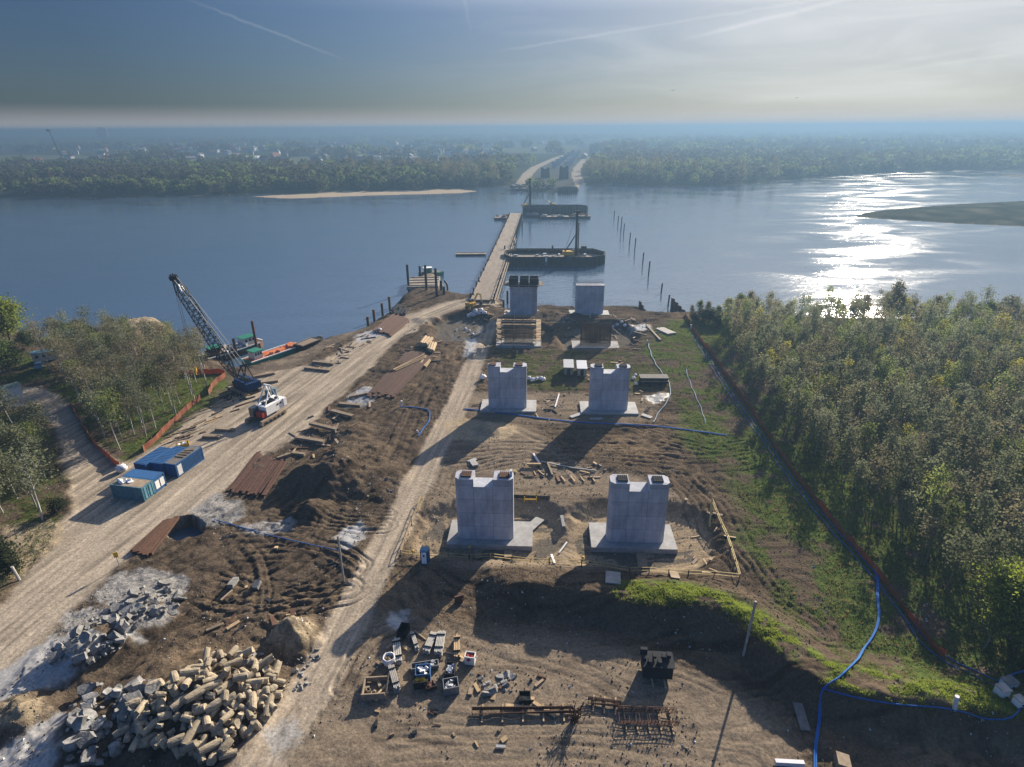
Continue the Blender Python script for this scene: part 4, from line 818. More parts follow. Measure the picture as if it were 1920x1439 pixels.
# ------------------------------------------------------------------ crawler crane with lattice boom
def crawler(name, label, cat, cc, F_, col, cab=True):
    r = thing(name, label, cat, (cc.x, cc.y, cc.z), 0); Rr = Vector((F_.y, -F_.x, 0)); rzc = math.atan2(F_.y, F_.x)
    def lc(f, s_, z): v = F_ * f + Rr * s_; return Vector((v.x, v.y, z))
    for s_ in (-1, 1):
        q = MB(); q.box(lc(0, s_ * 2.0, .55), (6.4, .8, 1.0), rzc); q.bar(lc(3.2, s_ * 2.0, .55) - Rr * .4, lc(3.2, s_ * 2.0, .55) + Rr * .4, 1.05, n=10); q.bar(lc(-3.2, s_ * 2.0, .55) - Rr * .4, lc(-3.2, s_ * 2.0, .55) + Rr * .4, 1.05, n=10); tr = q.build('crawler_track', OWOOD, r)
        for i in range(5): MB().bar(lc(-2.4 + i * 1.2, s_ * 2.42, .45), lc(-2.4 + i * 1.2, s_ * 2.5, .45), .7, n=8).build('road_wheel', DSTEEL, tr)
    MB().box((0, 0, 1.1), (3.2, 3.4, .6), rzc).build('undercarriage', DSTEEL, r)
    q = MB(); q.box(lc(-1.6, 0, 2.4), (5.4, 3.2, 2.0), rzc); q.box(lc(-4.4, 0, 2.5), (.9, 3.6, 1.7), rzc); q.box(lc(-2.6, .9, 3.46), (3.0, .9, .16), rzc); q.build('machine_house', col, r)
    q = MB(); q.box(lc(-1.2, -.3, 3.45), (3.0, 1.0, .12), rzc); [q.box(lc(-.2 - i * 1.1, .2 - .5 * (i % 2), 3.6), (.6, .7, .35), rzc) for i in range(4)]; [q.box(lc(-3.2 + .9 * k_, s_ * 1.62, 2.7), (.5, .06, .35), rzc) for s_ in (-1, 1) for k_ in range(2)]; q.build('winch_deck', DSTEEL, r)
    MB().box(lc(1.9, 1.1, 2.5), (1.7, 1.1, 2.0), rzc).build('cab', GLASS, r); MB().box(lc(1.6, -.6, 1.9), (1.4, 1.8, 1.1), rzc).build('front_frame', RED if col is WHITE else DSTEEL, r)
    AFT = lc(-1.9, 0, 7.2); q = MB()
    for s_ in (-1, 1): q.bar(lc(.6, s_ * 1.0, 3.4), AFT + Rr * s_ * .6, .2); q.bar(lc(-3.4, s_ * 1.1, 3.3), AFT + Rr * s_ * .6, .2)
    q.bar(AFT - Rr * .9, AFT + Rr * .9, .26); q.build('a_frame', WHITE if col is WHITE else DSTEEL, r)
    return r, Rr, rzc, lc, AFT
cA, cB = G(492, 800), G(533, 776); hd = cB - cA; hd.z = 0; hd.normalize()
crawler('crawler_crane', 'white crawler crane without boom parked on the haul road edge', 'crane', (cA + cB) / 2 + Vector((-hd.y, hd.x, 0)) * 2.0, -hd, WHITE)
cc = G(459, 733); F_ = Vector((-.80, .60, 0)).normalized(); r, Rr, rzc, lc, AFT = crawler('lattice_crane', 'dark blue crane with very long lattice boom rising over the bare trees', 'crane', cc, F_, NAVY)
foot = cc + lc(2.4, 0, 2.2); tp = PH(325, 521, foot.y + .5); tip = tp - cc; fo = foot - cc; bd = (tip - fo); Lb = bd.length; bu = bd.normalized(); sd_ = Rr - bu * Rr.dot(bu); sd_.normalize(); up_ = sd_.cross(bu); up_ = up_ if up_.z > 0 else -up_
q = MB(); nseg = 26; prof = lambda k: 1.9 * min(1, .18 + k * 4.5, .30 + (1 - k) * 6.0)
def cr(k, i): w_ = prof(k) / 2; return fo + bu * (Lb * k) + sd_ * w_ * (1, -1, -1, 1)[i] + up_ * w_ * (1, 1, -1, -1)[i]
for s_ in range(nseg):
    k0, k1 = s_ / nseg, (s_ + 1) / nseg
    for i in range(4):
        q.bar(cr(k0, i), cr(k1, i), .17); j = (i + 1) % 4; q.bar(cr(k1, i), cr(k1, j), .08)
        q.bar(cr(k0, i if s_ % 2 else j), cr(k1, j if s_ % 2 else i), .10)
q.build('lattice_boom', DSTEEL, r)
MB().bar(fo + bu * (Lb * .875) + up_ * .8, fo + bu * (Lb * .935) + up_ * .7, 1.1, .1).build('boom_sign', WHITE, r)
q = MB(); q.bar(tip - sd_ * .8, tip + sd_ * .8, 1.1, n=10); q.bar(tip - bu * .8 - sd_ * .5, tip + bu * .9 - sd_ * .3, .3); q.bar(tip - bu * .8 + sd_ * .5, tip + bu * .9 + sd_ * .3, .3); q.box(tip + up_ * .5, (.9, .6, .6), rzc); q.build('boom_head', DSTEEL, r)
q = MB()
for s_ in (-.45, .45): q.bar(tip + sd_ * s_ + up_ * .6, AFT + Rr * s_, .07)
q.bar(tip + sd_ * .2 + up_ * .4, lc(-1.0, .3, 3.6), .06); q.build('pendant_rope', CABLE, r)
hz0 = PH(363, 690, tp.y).z - cc.z; MB().bar(tip + Vector((-.25, 0, -.5)), Vector((tip.x - .25, tip.y, hz0)), .07).bar(tip + Vector((.25, 0, -.5)), Vector((tip.x + .25, tip.y, hz0)), .07).build('hoist_rope', CABLE, r)
MB().box((tip.x, tip.y, hz0 - .5), (.7, .5, 1.1)).bar((tip.x, tip.y, hz0 - 1), (tip.x, tip.y, hz0 - 1.8), .18).build('hook_block', YEL, r)

# blue skip and bits by the crane
for i in range(26):
    u, v = random.uniform(425, 470), random.uniform(735, 752); v = 752 - (u - 420) * .55 + random.uniform(-6, 14); p = G(u, v); q = MB(); L = random.uniform(1, 4); q.box((0, 0, .2), (L, random.uniform(.15, .7), random.uniform(.15, .6)))
    o = q.build('scrap_piece', random.choice((RUST, OWOOD, WOOD, DSTEEL, RUST2))); o.location = p; o.rotation_euler = (0, random.uniform(-.15, .15), random.uniform(0, 3)); tag(o, 'piece of steel or timber scrap in the mess before the lattice crane', 'scrap', 'scrap before the lattice crane')
p = G(503, 741); o = MB().bar((0, 0, 0), (0, 0, 1.5), 1.3, n=14).bar((1.4, .3, 0), (1.4, .3, 1.6), 1.2, n=14).build('tank', LBLUE); o.location = p; tag(o, 'pair of upright blue drums behind the white crawler crane', 'drum')

# work boats and barges at the bank
def barge(loc, rz, L, W_, hullm, label, nm='barge', trim=WHITE, load=None, cabin=None, Hh=1.7):
    r = thing(nm, label, nm, loc, rz)
    MB().prism([(-L / 2, -W_ / 2), (L / 2 - 2, -W_ / 2), (L / 2, -W_ / 4), (L / 2, W_ / 4), (L / 2 - 2, W_ / 2), (-L / 2, W_ / 2)], -.6, Hh).build('hull', hullm, r)
    q = MB(); [q.bar((-L / 2, s_ * W_ / 2, Hh + .05), (L / 2 - 2, s_ * W_ / 2, Hh + .05), .28) for s_ in (-1, 1)]; q.bar((L / 2 - .1, -W_ / 4, Hh + .05), (L / 2 - .1, W_ / 4, Hh + .05), .28); q.build('gunwale', trim, r)
    MB().box((-1, 0, Hh + .04), (L - 3, W_ - .7, .1)).build('deck', load or RUST2, r)
    if cabin:
        cx_, cl, cm = cabin; c_ = MB().box((cx_, 0, Hh + 1.2), (cl, W_ * .62, 2.1)).build('cabin', cm, r); MB().box((cx_, 0, Hh + 2.32), (cl + .5, W_ * .75, .14)).build('roof', GREEN, r)
        q = MB(); [q.box((cx_ - cl * .3 + k * cl * .3, -W_ * .32, Hh + 1.5), (cl * .18, .06, .7)) for k in range(3)]; q.build('window', GLASS, c_)
    return r
p = P(512, 672, WZ); ang = math.atan2((P(548, 655, WZ) - P(470, 682, WZ)).y, (P(548, 655, WZ) - P(470, 682, WZ)).x)
r = barge(P(514, 671, WZ), ang, 17, 4.6, GREEN, 'green hulled barge with orange deck lying along the bank', trim=WHITE, load=ORNG, cabin=(-5.5, 2.6, WHITE))
q = MB(); rr_ = random.Random(4); [q.box((rr_.uniform(-3, 7), rr_.uniform(-1.6, 1.6), 2.1), (rr_.uniform(.8, 2.6), rr_.uniform(.5, 1.2), rr_.uniform(.4, .9)), rr_.random()) for i in range(10)]; q.build('deck_gear', ORNG, r)
r = barge(P(452, 660, WZ), ang + .05, 14, 5.0, RUST2, 'brown work pontoon with pale cabin behind the green barge', nm='pontoon', load=OWOOD, cabin=(2.5, 4.0, WHITE)); q = MB(); [q.bar((x0, y0, -4), (x0, y0, hh), .8, n=8) for x0, y0, hh in ((-3.5, -2.9, 5.6), (3.4, -2.9, 9.0))]; q.build('spud_pile', RUST2, r)
q = MB(); rr_ = random.Random(5); [q.box((rr_.uniform(-6, 5), rr_.uniform(-2, 2), 2.2), (rr_.uniform(.6, 2.2), rr_.uniform(.5, 1.3), rr_.uniform(.4, 1.2)), rr_.random()) for i in range(12)]; q.build('deck_gear', COLR, r)
r = barge(P(418, 672, WZ), ang - .1, 11, 4.5, DSTEEL, 'dark work pontoon with brown gear beyond the fence corner', nm='pontoon', load=RUST, cabin=(-2, 3, RUST)); q = MB(); [q.box((rr_.uniform(-4, 4), rr_.uniform(-1.6, 1.6), 2.4), (rr_.uniform(.6, 2), rr_.uniform(.5, 1.3), rr_.uniform(.4, 1.4)), rr_.random()) for i in range(9)]; q.build('deck_gear', OWOOD, r)
p = P(582, 650, -1.2); o = barge(p, ang + .1, 9, 3.4, DSTEEL, 'small dark flat boat between the green barge and bank steel', nm='flat_boat', trim=OWOOD, load=OWOOD)

# ------------------------------------------------------------------ stacked steel and timber
def beams(quad, n, w, hh, m_, name, cat, label, group, layers=1, along=0, zj=.22):
    """quad: px corners a-b (one end line), d-c (other end line); n beams from a..b side by side"""
    a, b_, c, d_ = [G(*q) for q in quad]; rr = random.Random(int(quad[0][0]))
    for L_ in range(layers):
        for i in range(n):
            k = (i + .5) / n; s0 = a + (b_ - a) * k; s1 = d_ + (c - d_) * k; ex_ = (s1 - s0) * rr.uniform(-.05, .05); L = (s1 - s0).length
            s0 = s0 + ex_; s1 = s1 + ex_; mid = (s0 + s1) / 2; zz = max(s0.z, s1.z) + hh / 2 + L_ * hh * 1.05 + rr.uniform(0, zj)
            q = MB(); wv = w * rr.uniform(.85, 1.05)
            if name == 'sheet_pile_section':
                for yy, z1 in ((-wv / 2, 0), (wv / 2, 0)): q.box((0, yy, 0), (L, .08, hh))
                q.box((0, 0, hh * .42), (L, wv, .05))
            elif name in ('log', 'steel_tube'): q.bar((-L / 2, 0, 0), (L / 2, 0, 0), w, n=8)
            else: q.box((0, 0, 0), (L, wv, hh))
            o = q.build(name, m_); o.location = (mid.x, mid.y, zz); dv = s1 - s0; o.rotation_euler = (0, 0, math.atan2(dv.y, dv.x) + rr.uniform(-.02, .02)); tag(o, label, cat, group)
beams([(690, 742), (742, 745), (808, 672), (765, 662)], 19, .75, .4, RUST, 'sheet_pile_section', 'steel section', 'rusty steel section in the big flat stack between road and track', 'rusty steel sections of the big flat stack')
beams([(425, 922), (500, 932), (538, 868), (482, 848)], 15, .34, .14, RUST, 'sheet_pile_section', 'steel section', 'thin rusty steel section laid out beside the haul road', 'thin rusty sections beside the haul road')
beams([(246, 1040), (282, 1044), (338, 992), (308, 985)], 7, .65, .5, RUST2, 'sheet_pile_section', 'steel section', 'brown steel section lying at the brink of the deep dark hole', 'brown sections by the dark hole')
beams([(700, 622), (735, 632), (768, 603), (738, 590)], 12, .6, .4, RUST2, 'sheet_pile_section', 'steel section', 'brown steel section stacked on the river bank below the dock', 'brown sections on the river bank')
beams([(728, 590), (762, 594), (768, 583), (745, 576)], 5, .6, .8, DSTEEL, 'steel_beam', 'steel beam', 'heavy dark beam piled where the dock begins', 'dark beams where the dock begins')
beams([(735, 694), (745, 697), (800, 676), (796, 671)], 3, .35, .35, WOOD, 'steel_tube', 'tube', 'pale long tube along the near edge of the big steel stack', 'pale tubes beside the big steel stack')
beams([(788, 652), (800, 655), (812, 641), (796, 637)], 3, 1.2, 1.2, WOOD, 'log', 'log', 'thick yellow log piled above the steel stack', 'thick yellow logs', layers=1)
beams([(802, 660), (812, 664), (818, 650), (806, 646)], 3, 1.1, 1.1, WOOD, 'log', 'log', 'thick tan log at the end of the log pile', 'thick tan logs')
beams([(789, 683), (799, 692), (808, 679), (798, 671)], 5, .5, .45, WOOD, 'timber_beam', 'timber', 'pale sawn beam in the small stack at the corner of the big steel stack', 'pale sawn beams of the small stack')
for i, (a, b_, w) in enumerate([((587, 680), (626, 685), .9), ((573, 692), (620, 697), .9), ((636, 759), (677, 763), .9), ((622, 773), (662, 783), .9), ((583, 801), (634, 807), .9), ((556, 823), (608, 831), .9), ((548, 851), (572, 856), .7),
                               ((381, 821), (413, 822), .8), ((405, 807), (440, 809), .8), ((478, 722), (522, 716), .7), ((476, 709), (515, 702), .7), ((655, 747), (690, 740), .6), ((1026, 870), (1036, 895), .35), ((520, 862), (545, 855), .5)]):
    p0, p1 = G(*a), G(*b_); dv = p1 - p0; L = math.hypot(dv.x, dv.y); o = MB().box((0, 0, 0), (L, w, .55)).build('timber_sleeper', OWOOD); o.location = ((p0 + p1) / 2) + Vector((0, 0, .27)); o.rotation_euler = (0, 0, math.atan2(dv.y, dv.x))
    tag(o, 'weathered timber sleeper laid on the ground of the steel yard', 'sleeper', 'timber sleepers across the yard')
def scraps(poly, n, label, grp, mats=(OWOOD, WOOD, DSTEEL, RUST2), l=(1, 4.5), ang=None):
    rr = random.Random(len(label)); xs = [p[0] for p in poly]; ys = [p[1] for p in poly]; k = 0
    while k < n:
        u, v = rr.uniform(min(xs), max(xs)), rr.uniform(min(ys), max(ys))
        if not inpoly(np.array([u]), np.array([v]), poly)[0]: continue
        k += 1; p = G(u, v); o = MB().box((0, 0, .1), (rr.uniform(*l), rr.uniform(.12, .5), rr.uniform(.08, .3))).build('scrap_board', rr.choice(mats)); o.location = p
        o.rotation_euler = (rr.uniform(-.08, .08), rr.uniform(-.1, .1), rr.uniform(0, 3.14) if ang is None else ang + rr.uniform(-.4, .4)); tag(o, label, 'board', grp)
scraps([(300, 835), (345, 790), (440, 722), (470, 712), (480, 740), (420, 790), (350, 832)], 46, 'old board or beam in the messy strip between orange fence and road', 'boards along the orange fence', ang=.9)
scraps([(560, 690), (600, 655), (690, 625), (705, 635), (640, 680), (580, 700)], 34, 'board or bar lying in the river bank steel yard', 'boards in the river bank yard')
scraps([(740, 660), (790, 640), (845, 640), (840, 675), (800, 690)], 26, 'loose board around the yellow log pile', 'boards round the log pile')
scraps([(950, 596), (1180, 590), (1230, 610), (1200, 640), (1040, 640), (1030, 610)], 44, 'loose board or bar on the ground round the riverside columns', 'boards round the riverside columns')
scraps([(860, 560), (935, 560), (945, 600), (890, 605)], 20, 'loose board near the landward end of the temporary bridge', 'boards by the bridge end')
scraps([(960, 750), (1060, 740), (1070, 790), (1000, 790)], 20, 'thin bar or board between the two farther notched piers', 'bars between the farther piers', l=(.6, 2.5))
scraps([(980, 870), (1120, 870), (1140, 900), (980, 905)], 22, 'short board lying on the mud strip between pier rows', 'boards between the pier rows', l=(.5, 2))
scraps([(720, 1190), (900, 1190), (900, 1300), (700, 1300)], 18, 'thin stick lying among the board bundles', 'sticks among the bundles', l=(.5, 2.2), mats=(WOOD, OWOOD))
scraps([(480, 1000), (640, 1000), (620, 1180), (400, 1200), (380, 1100)], 16, 'small board or bar trodden into the rutted mud left of the track', 'boards in the rutted mud', l=(.5, 2.2))
scraps([(560, 760), (700, 760), (640, 850), (540, 870)], 22, 'board or rail lying between the timber sleepers', 'boards between the sleepers', l=(.8, 3.5))
scraps([(1060, 660), (1200, 655), (1250, 740), (1200, 780), (1060, 740)], 20, 'board or bar near the trailers and the black formwork box', 'boards by the trailers', l=(.6, 2.8))
scraps([(1270, 930), (1340, 930), (1400, 1080), (1300, 1100), (1290, 1000)], 12, 'stick or board on the ground around the pit corner railing', 'sticks by the pit railing', l=(.5, 2.2), mats=(WOOD, OWOOD))
scraps([(880, 1250), (1080, 1250), (1080, 1400), (700, 1400), (700, 1320)], 18, 'thin scrap of wood or bar on the open sand below the bundles', 'scraps on the open sand', l=(.3, 1.4))
# bundles in the foreground
def bundle(a, b_, w, hh, n, m_, label, grp='bundles of props and boards', nm='board_bundle', cat='bundle'):
    p0, p1 = G(*a), G(*b_); dv = p1 - p0; dv.z = 0; L = dv.length; c = (p0 + p1) / 2; r = thing(nm, label, cat, c, math.atan2(dv.y, dv.x), grp); rr = random.Random(int(a[0]))
    q = MB()
    for l in range(max(1, round(hh / .2))):
        for i in range(n): q.box((rr.uniform(-.12, .12), -w / 2 + (i + .5) * w / n, .18 + l * .2), (L * rr.uniform(.9, 1.03), w / n * .8, .16))
    q.build('board', m_, r); [MB().box((k * L * .33, 0, .05), (.15, w * 1.1, .1)).build('bearer', OWOOD, r) for k in (-1, 1)]; [MB().box((k * L * .3, 0, .12 + hh / 2), (.06, w + .04, hh + .14)).build('strap', DSTEEL, r) for k in (-1, 1)]
GW = mat('greyed_boards', (.40, .38, .34), .8, var=.3)
bundle((743, 1203), (748, 1248), .95, .7, 4, GW, 'grey board bundle beside the round white bag'); bundle((773, 1192), (783, 1222), .5, .6, 3, GW, 'slim grey board bundle leaning away on bare ground')
bundle((815, 1192), (799, 1228), .9, .6, 5, GW, 'slanted grey board bundle above the blue box'); bundle((829, 1192), (822, 1232), 1.0, .8, 5, GW, 'straight tall grey board bundle above the blue box'); bundle((857, 1197), (857, 1238), .75, .7, 3, WOOD, 'orange-brown timber bundle by itself')
bundle((734, 1256), (746, 1300), .75, .8, 4, GW, 'dark-strapped board bundle near the empty timber frame')
p = G(730, 1243); r = thing('big_bag', 'open round white bag full of debris next to grey boards', 'bag', p, 0, 'white big bags'); q = MB(); vs = []; fs = []
for k, (rr_, zz) in enumerate([(.62, 0), (.78, .5), (.72, .95), (.60, .98), (.55, .6)]):
    for i in range(14): t_ = 2 * math.pi * i / 14; kk = 1 + .06 * math.sin(i * 2.3 + k); vs.append((math.cos(t_) * rr_ * kk, math.sin(t_) * rr_ * kk, zz))
for k in range(4):
    for i in range(14): fs.append((k * 14 + i, k * 14 + (i + 1) % 14, (k + 1) * 14 + (i + 1) % 14, (k + 1) * 14 + i))
q.add(vs, fs); q.build('sack', WFAB, r, smooth=True); q = MB(); [q.blob((random.uniform(-.35, .35), random.uniform(-.35, .35), .65), .2, n=5, rings=3, rough=.4, seed=i) for i in range(9)]; q.build('contents', OWOOD, r)
def crate(u, v, sx, sy, h_, m1, m2, label, rz=0, nm='crate', fill=True, grp=None):
    p = G(u, v); r = thing(nm, label, nm.replace('_', ' '), p, rz, grp); q = MB(); t_ = .08
    for s_ in (-1, 1): q.box((0, s_ * (sy / 2 - t_ / 2), h_ / 2 + .05), (sx, t_, h_)); q.box((s_ * (sx / 2 - t_ / 2), 0, h_ / 2 + .05), (t_, sy - 2 * t_ - .004, h_))
    q.box((0, 0, .08), (sx - .2, sy - .2, .08)); q.build('side', m1, r)
    if fill:
        q = MB(); rr = random.Random(int(u)); [q.box((rr.uniform(-sx * .32, sx * .32), rr.uniform(-sy * .32, sy * .32), h_ * .75), (rr.uniform(.2, .6), rr.uniform(.15, .5), rr.uniform(.2, .5)), rr.random() * 3, rr.random()) for i in range(12)]; q.build('contents', m2, r)
    return r
crate(794, 1270, 1.7, 1.5, 1.2, BLUE, WHITE, 'bright blue open box with white sacks in it', R(5)); crate(757, 1188, 1.1, 1.7, .9, DSTEEL, DSTEEL, 'dark empty mesh crate at the top of the bundle yard', R(-12), fill=False)
crate(789, 1285, 1.5, 1.1, 1.0, DSTEEL, YEL, 'dark crate of yellow and green couplers in front of the blue box', R(8)); crate(845, 1266, 1.1, 1.7, 1.1, DSTEEL, COLR, 'slim dark mesh crate behind another mesh crate'); crate(846, 1294, 1.7, 1.4, 1.1, GSTEEL, COLR, 'wide mesh crate with couplers nearest the viewer', R(12)); crate(882, 1242, 1.2, .9, 1.2, WHITE, RED, 'small pale crate with red bits beside the orange-brown bundle', R(-10))
crate(808, 1290, 1.2, .8, .5, RUST, RUST, 'rust-coloured heap tray by the coupler crate', R(20)); crate(797, 1252, 3.2, .9, .5, GSTEEL, GSTEEL, 'long low grey steel tray behind the blue box', R(10))
p = G(703, 1296); r = thing('timber_box', 'square open timber frame on the ground at the edge of the track', 'frame', p, R(4)); q = MB(); q.box((0, -1.1, .5), (2.6, .15, .9)); q.box((-1.2, .1, .4), (.15, 2.1, .6)); q.box((0, 1.3, .4), (2.6, .15, .6)); q.bar((1.3, -1.2, .2), (1.5, 1.2, 1.3), .14); q.build('board', OWOOD, r); [MB().box((random.uniform(-.9, .9), random.uniform(-.8, .9), .25), (.5, .3, .3), i).build('rubble_fill', TAN, r) for i in range(7)]
p = G(861, 1128); o = MB().box((0, 0, .5), (1.2, .25, 1.0), .4).box((.4, .3, .3), (.25, 1.0, .6)).build('steel_bracket', RUST); o.location = p; tag(o, 'rusty bracket standing in the long pier shadow', 'bracket')

# dark formwork unit and rusty rebar lattices in the lower middle
p = G(1232, 1272); r = thing('formwork_unit', 'big dark formwork block standing on two pale skids', 'formwork', (p.x, p.y + .6, p.z), R(-5)); q = MB(); q.box((0, 0, 1.3), (3.3, 2.0, 1.8)); q.build('body', DSTEEL, r); q = MB(); q.box((0, 0, 2.24), (3.6, 2.3, .1)); [q.box((-1.5 + i * .55, random.uniform(-.6, .6), 2.45 + .1 * (i % 3)), (.4, .6, .35 + .15 * (i % 2))) for i in range(6)]; q.box((-1.5, .8, 2.6), (.8, .4, .8)); q.build('top_frame', DSTEEL, r); q = MB(); [q.bar((sx, -1.9, .15), (sx, 1.6, .15), .18) for sx in (-.6, .8)]; q.build('skid', WOOD, r)
def lattice(a, b_, w, hh, label, n=5, grp='rusty rebar lattices'):
    p0, p1 = G(*a), G(*b_); dv = p1 - p0; dv.z = 0; L = dv.length; r = thing('rebar_lattice', label, 'rebar lattice', (p0 + p1) / 2, math.atan2(dv.y, dv.x), grp); q = MB()
    for s_ in (-1, 1):
        for k in range(4): q.bar((-L / 2, s_ * w / 2 + k * .06 * s_, .25 + k * hh / 4), (L / 2, s_ * w / 2 + k * .04, .25 + k * hh / 4), .06)
    m_ = max(3, int(L / .35))
    for i in range(m_ + 1):
        x0 = -L / 2 + L * i / m_
        for s_ in (-1, 1): q.bar((x0, s_ * w / 2, .2), (x0 + .12, s_ * w / 2, .2 + hh), .05)
        if i % 3 == 0: q.bar((x0, -w / 2, .2 + hh * .5), (x0, w / 2, .2 + hh * .5), .05)
    q.build('bars', RUST, r); q = MB(); [q.bar((-L / 2 + L * (i + .5) / n, -w / 2 - .9, .1), (-L / 2 + L * (i + .5) / n + .05, w / 2 + .7, .14), .16) for i in range(n)]; q.build('bearer', WOOD, r)
lattice((1160, 1348), (1268, 1352), 1.5, .8, 'large rusty open rebar lattice on four pale bearers'); lattice((1102, 1318), (1164, 1326), .45, .35, 'slim rusty rebar roll lying across pale bearers', n=3); lattice((885, 1338), (1075, 1336), .5, .25, 'long flat line of rusty bars on the gravel', n=5)
p = G(1077, 1352); r = thing('rebar_bundle', 'upright tuft of bent rusty bars beside the lattices', 'rebar bundle', p, 0); q = MB(); rr_ = random.Random(2); [q.tube([(rr_.uniform(-.4, .4), rr_.uniform(-.4, .4), 0), (rr_.uniform(-.6, .6), rr_.uniform(-.5, .5), 1.0), (rr_.uniform(-1.0, 1.2), rr_.uniform(-.7, .7), 1.6 + rr_.random() * .6)], .035, n=4) for i in range(38)]; q.build('bars', RUST, r)
for a, b_, w, lb in [((948, 1325), (990, 1330), .5, 'yellowed plank by the small dark frame'), ((1000, 1318), (1042, 1345), .4, 'plank lying askew near the rusty lattices'), ((975, 1310), (1002, 1312), .4, 'short plank under the small dark frame')]:
    p0, p1 = G(*a), G(*b_); dv = p1 - p0; o = MB().box((0, 0, .12), (dv.length, w, .16)).build('plank', WOOD); o.location = (p0 + p1) / 2; o.rotation_euler[2] = math.atan2(dv.y, dv.x); tag(o, lb, 'plank')
crate(984, 1312, 1.3, 1.2, .6, DSTEEL, DSTEEL, 'small dark square steel frame beside yellowed planks', fill=False)
# planks, ramps and slabs round the piers
def plank(a, b_, w, label, m_=OWOOD, grp=None, nm='plank', h_=.14, lift=0):
    p0, p1 = G(*a), G(*b_); dv = p1 - p0; o = MB().box((0, 0, 0), (dv.length, w, h_)).build(nm, m_); o.location = (p0 + p1) / 2 + Vector((0, 0, h_ / 2 + .12 + lift)); o.rotation_euler = (0, -math.asin(max(-1, min(1, dv.z / max(dv.length, .01)))), math.atan2(dv.y, dv.x)); tag(o, label, 'plank' if nm == 'plank' else nm.replace('_', ' '), grp)
plank((1200, 1038), (1206, 1064), 1.4, 'wide plank ramp leading up to the footing centre', h_=.2); plank((1262, 1073), (1266, 1093), 1.2, 'lone wide plank ramp outside the yellow railing'); plank((952, 1028), (953, 1046), 1.2, 'wide plank at the footing corner near the portable toilet'); plank((892, 1028), (899, 1046), 1.1, 'shadowed plank leading to the footing middle')
plank((1149, 1078), (1149, 1102), 2.0, 'pale square board lying in the shadow before the railing', m_=PCONC, nm='board'); plank((990, 995), (1013, 975), 1.6, 'broken pale slab lying at the pit corner', m_=PCONC, nm='slab', h_=.3)
plank((1048, 1038), (1063, 1018), .25, 'thin grey pole leaning at the pit edge', m_=GSTEEL, nm='pole'); plank((1034, 1040), (1040, 1061), .3, 'short white tube stuck out of the pit edge', m_=PLAS, nm='pipe', h_=.3); plank((1053, 970), (1057, 992), .5, 'short dark beam on the strip between the two pits', m_=GSTEEL, nm='beam', h_=.4)
plank((1048, 741), (1041, 765), .3, 'white pole lying between the two farther notched piers', m_=PLAS, nm='pole'); plank((1070, 784), (1090, 777), 1.0, 'pale slab leaning at the farther footing', m_=PCONC, nm='slab'); plank((1203, 779), (1222, 785), 1.1, 'pale angled slab beyond the farther footing', m_=PCONC, nm='slab'); plank((1106, 787), (1130, 787), .9, 'pale board lying along the blue hose', m_=PCONC, nm='board')
plank((1212, 612), (1238, 640), .6, 'long pale beam lying in the mud near the round pit', m_=OWOOD, nm='beam', h_=.4); plank((432, 1105), (444, 1090), .8, 'pale concrete post lying on the rutted mud, nearer the rubble', m_=SLAB, nm='concrete_post', h_=.6); plank((479, 1108), (486, 1094), .8, 'pale concrete post lying on the rutted mud, nearer the track', m_=SLAB, nm='concrete_post', h_=.6)
plank((892, 876), (885, 866), 1.2, 'pale slab scrap on the mud above the toilet-side pier', m_=PCONC, nm='slab', h_=.3); plank((878, 868), (893, 862), .8, 'thin pale slab scrap on the mud', m_=PCONC, nm='slab'); plank((1015, 868), (1075, 880), .22, 'thin dark pipe lying across the mud', m_=GSTEEL, nm='pipe', h_=.22); plank((1000, 853), (1012, 873), .35, 'white post tilted by the thin dark pipe', m_=PLAS, nm='post', h_=.25)
plank((1075, 880), (1118, 885), .25, 'second length of thin dark pipe', m_=GSTEEL, nm='pipe', h_=.22)
for i, u in enumerate((1054, 1072, 1090, 1110)): plank((u - 2, 895), (u + 6, 905), .25, 'short timber bearer below the thin dark pipe', m_=WOOD, grp='timber bearers below the dark pipe')
plank((885, 762), (905, 760), .25, 'dark blue pipe stub by the footing of the track-side pier', m_=DSTEEL, nm='pipe')
for i in range(8): plank((949 + i * 2.6, 882), (950 + i * 2.6, 888), .12, 'tiny yellow slat of the little rack', m_=YWOOD, grp='yellow slats of the little rack')
p = G(998, 875); r = thing('cable_drum', 'timber trestle with a cream drum on the mud', 'drum', p, R(-3)); MB().bar((-1.0, 0, .5), (1.6, 0, .5), .35).build('beam', WOOD, r); MB().bar((-1.6, -.1, .5), (-1.3, -.1, .5), .7, n=12).build('drum', WOOD, r)
p = G(996, 938); r = thing('pipe_rack', 'black pipes held in a small orange-yellow rack between the near piers', 'pipe rack', p, R(-2)); q = MB(); [q.bar((-3.2, k * .22, .45 + .1 * k), (3.2, k * .22, .45), .2, n=8) for k in range(3)]; q.build('pipe', DSTEEL, r); q = MB(); [q.bar((sx, -.5, 0), (sx, -.5, 1.0), .12).bar((sx, .9, 0), (sx, .9, 1.0), .12) for sx in (-1.1, .9)]; q.bar((-1.1, -.5, .5), (.9, -.5, .5), .12); q.build('rack', YEL, r)
p = G(1248, 623); r = thing('plank_stack', 'tilted pale plank stack at the edge of the grass near the shore', 'plank stack', p, R(-65)); q = MB(); [q.box((random.uniform(-.2, .2), -1.2 + i * .6, .3 + .02 * (i % 2)), (6, .5, .5)) for i in range(5)]; q.build('board', GW, r)
for u, v, w in ((658, 625, 1), (648, 640, 1), (665, 648, 1)): pass
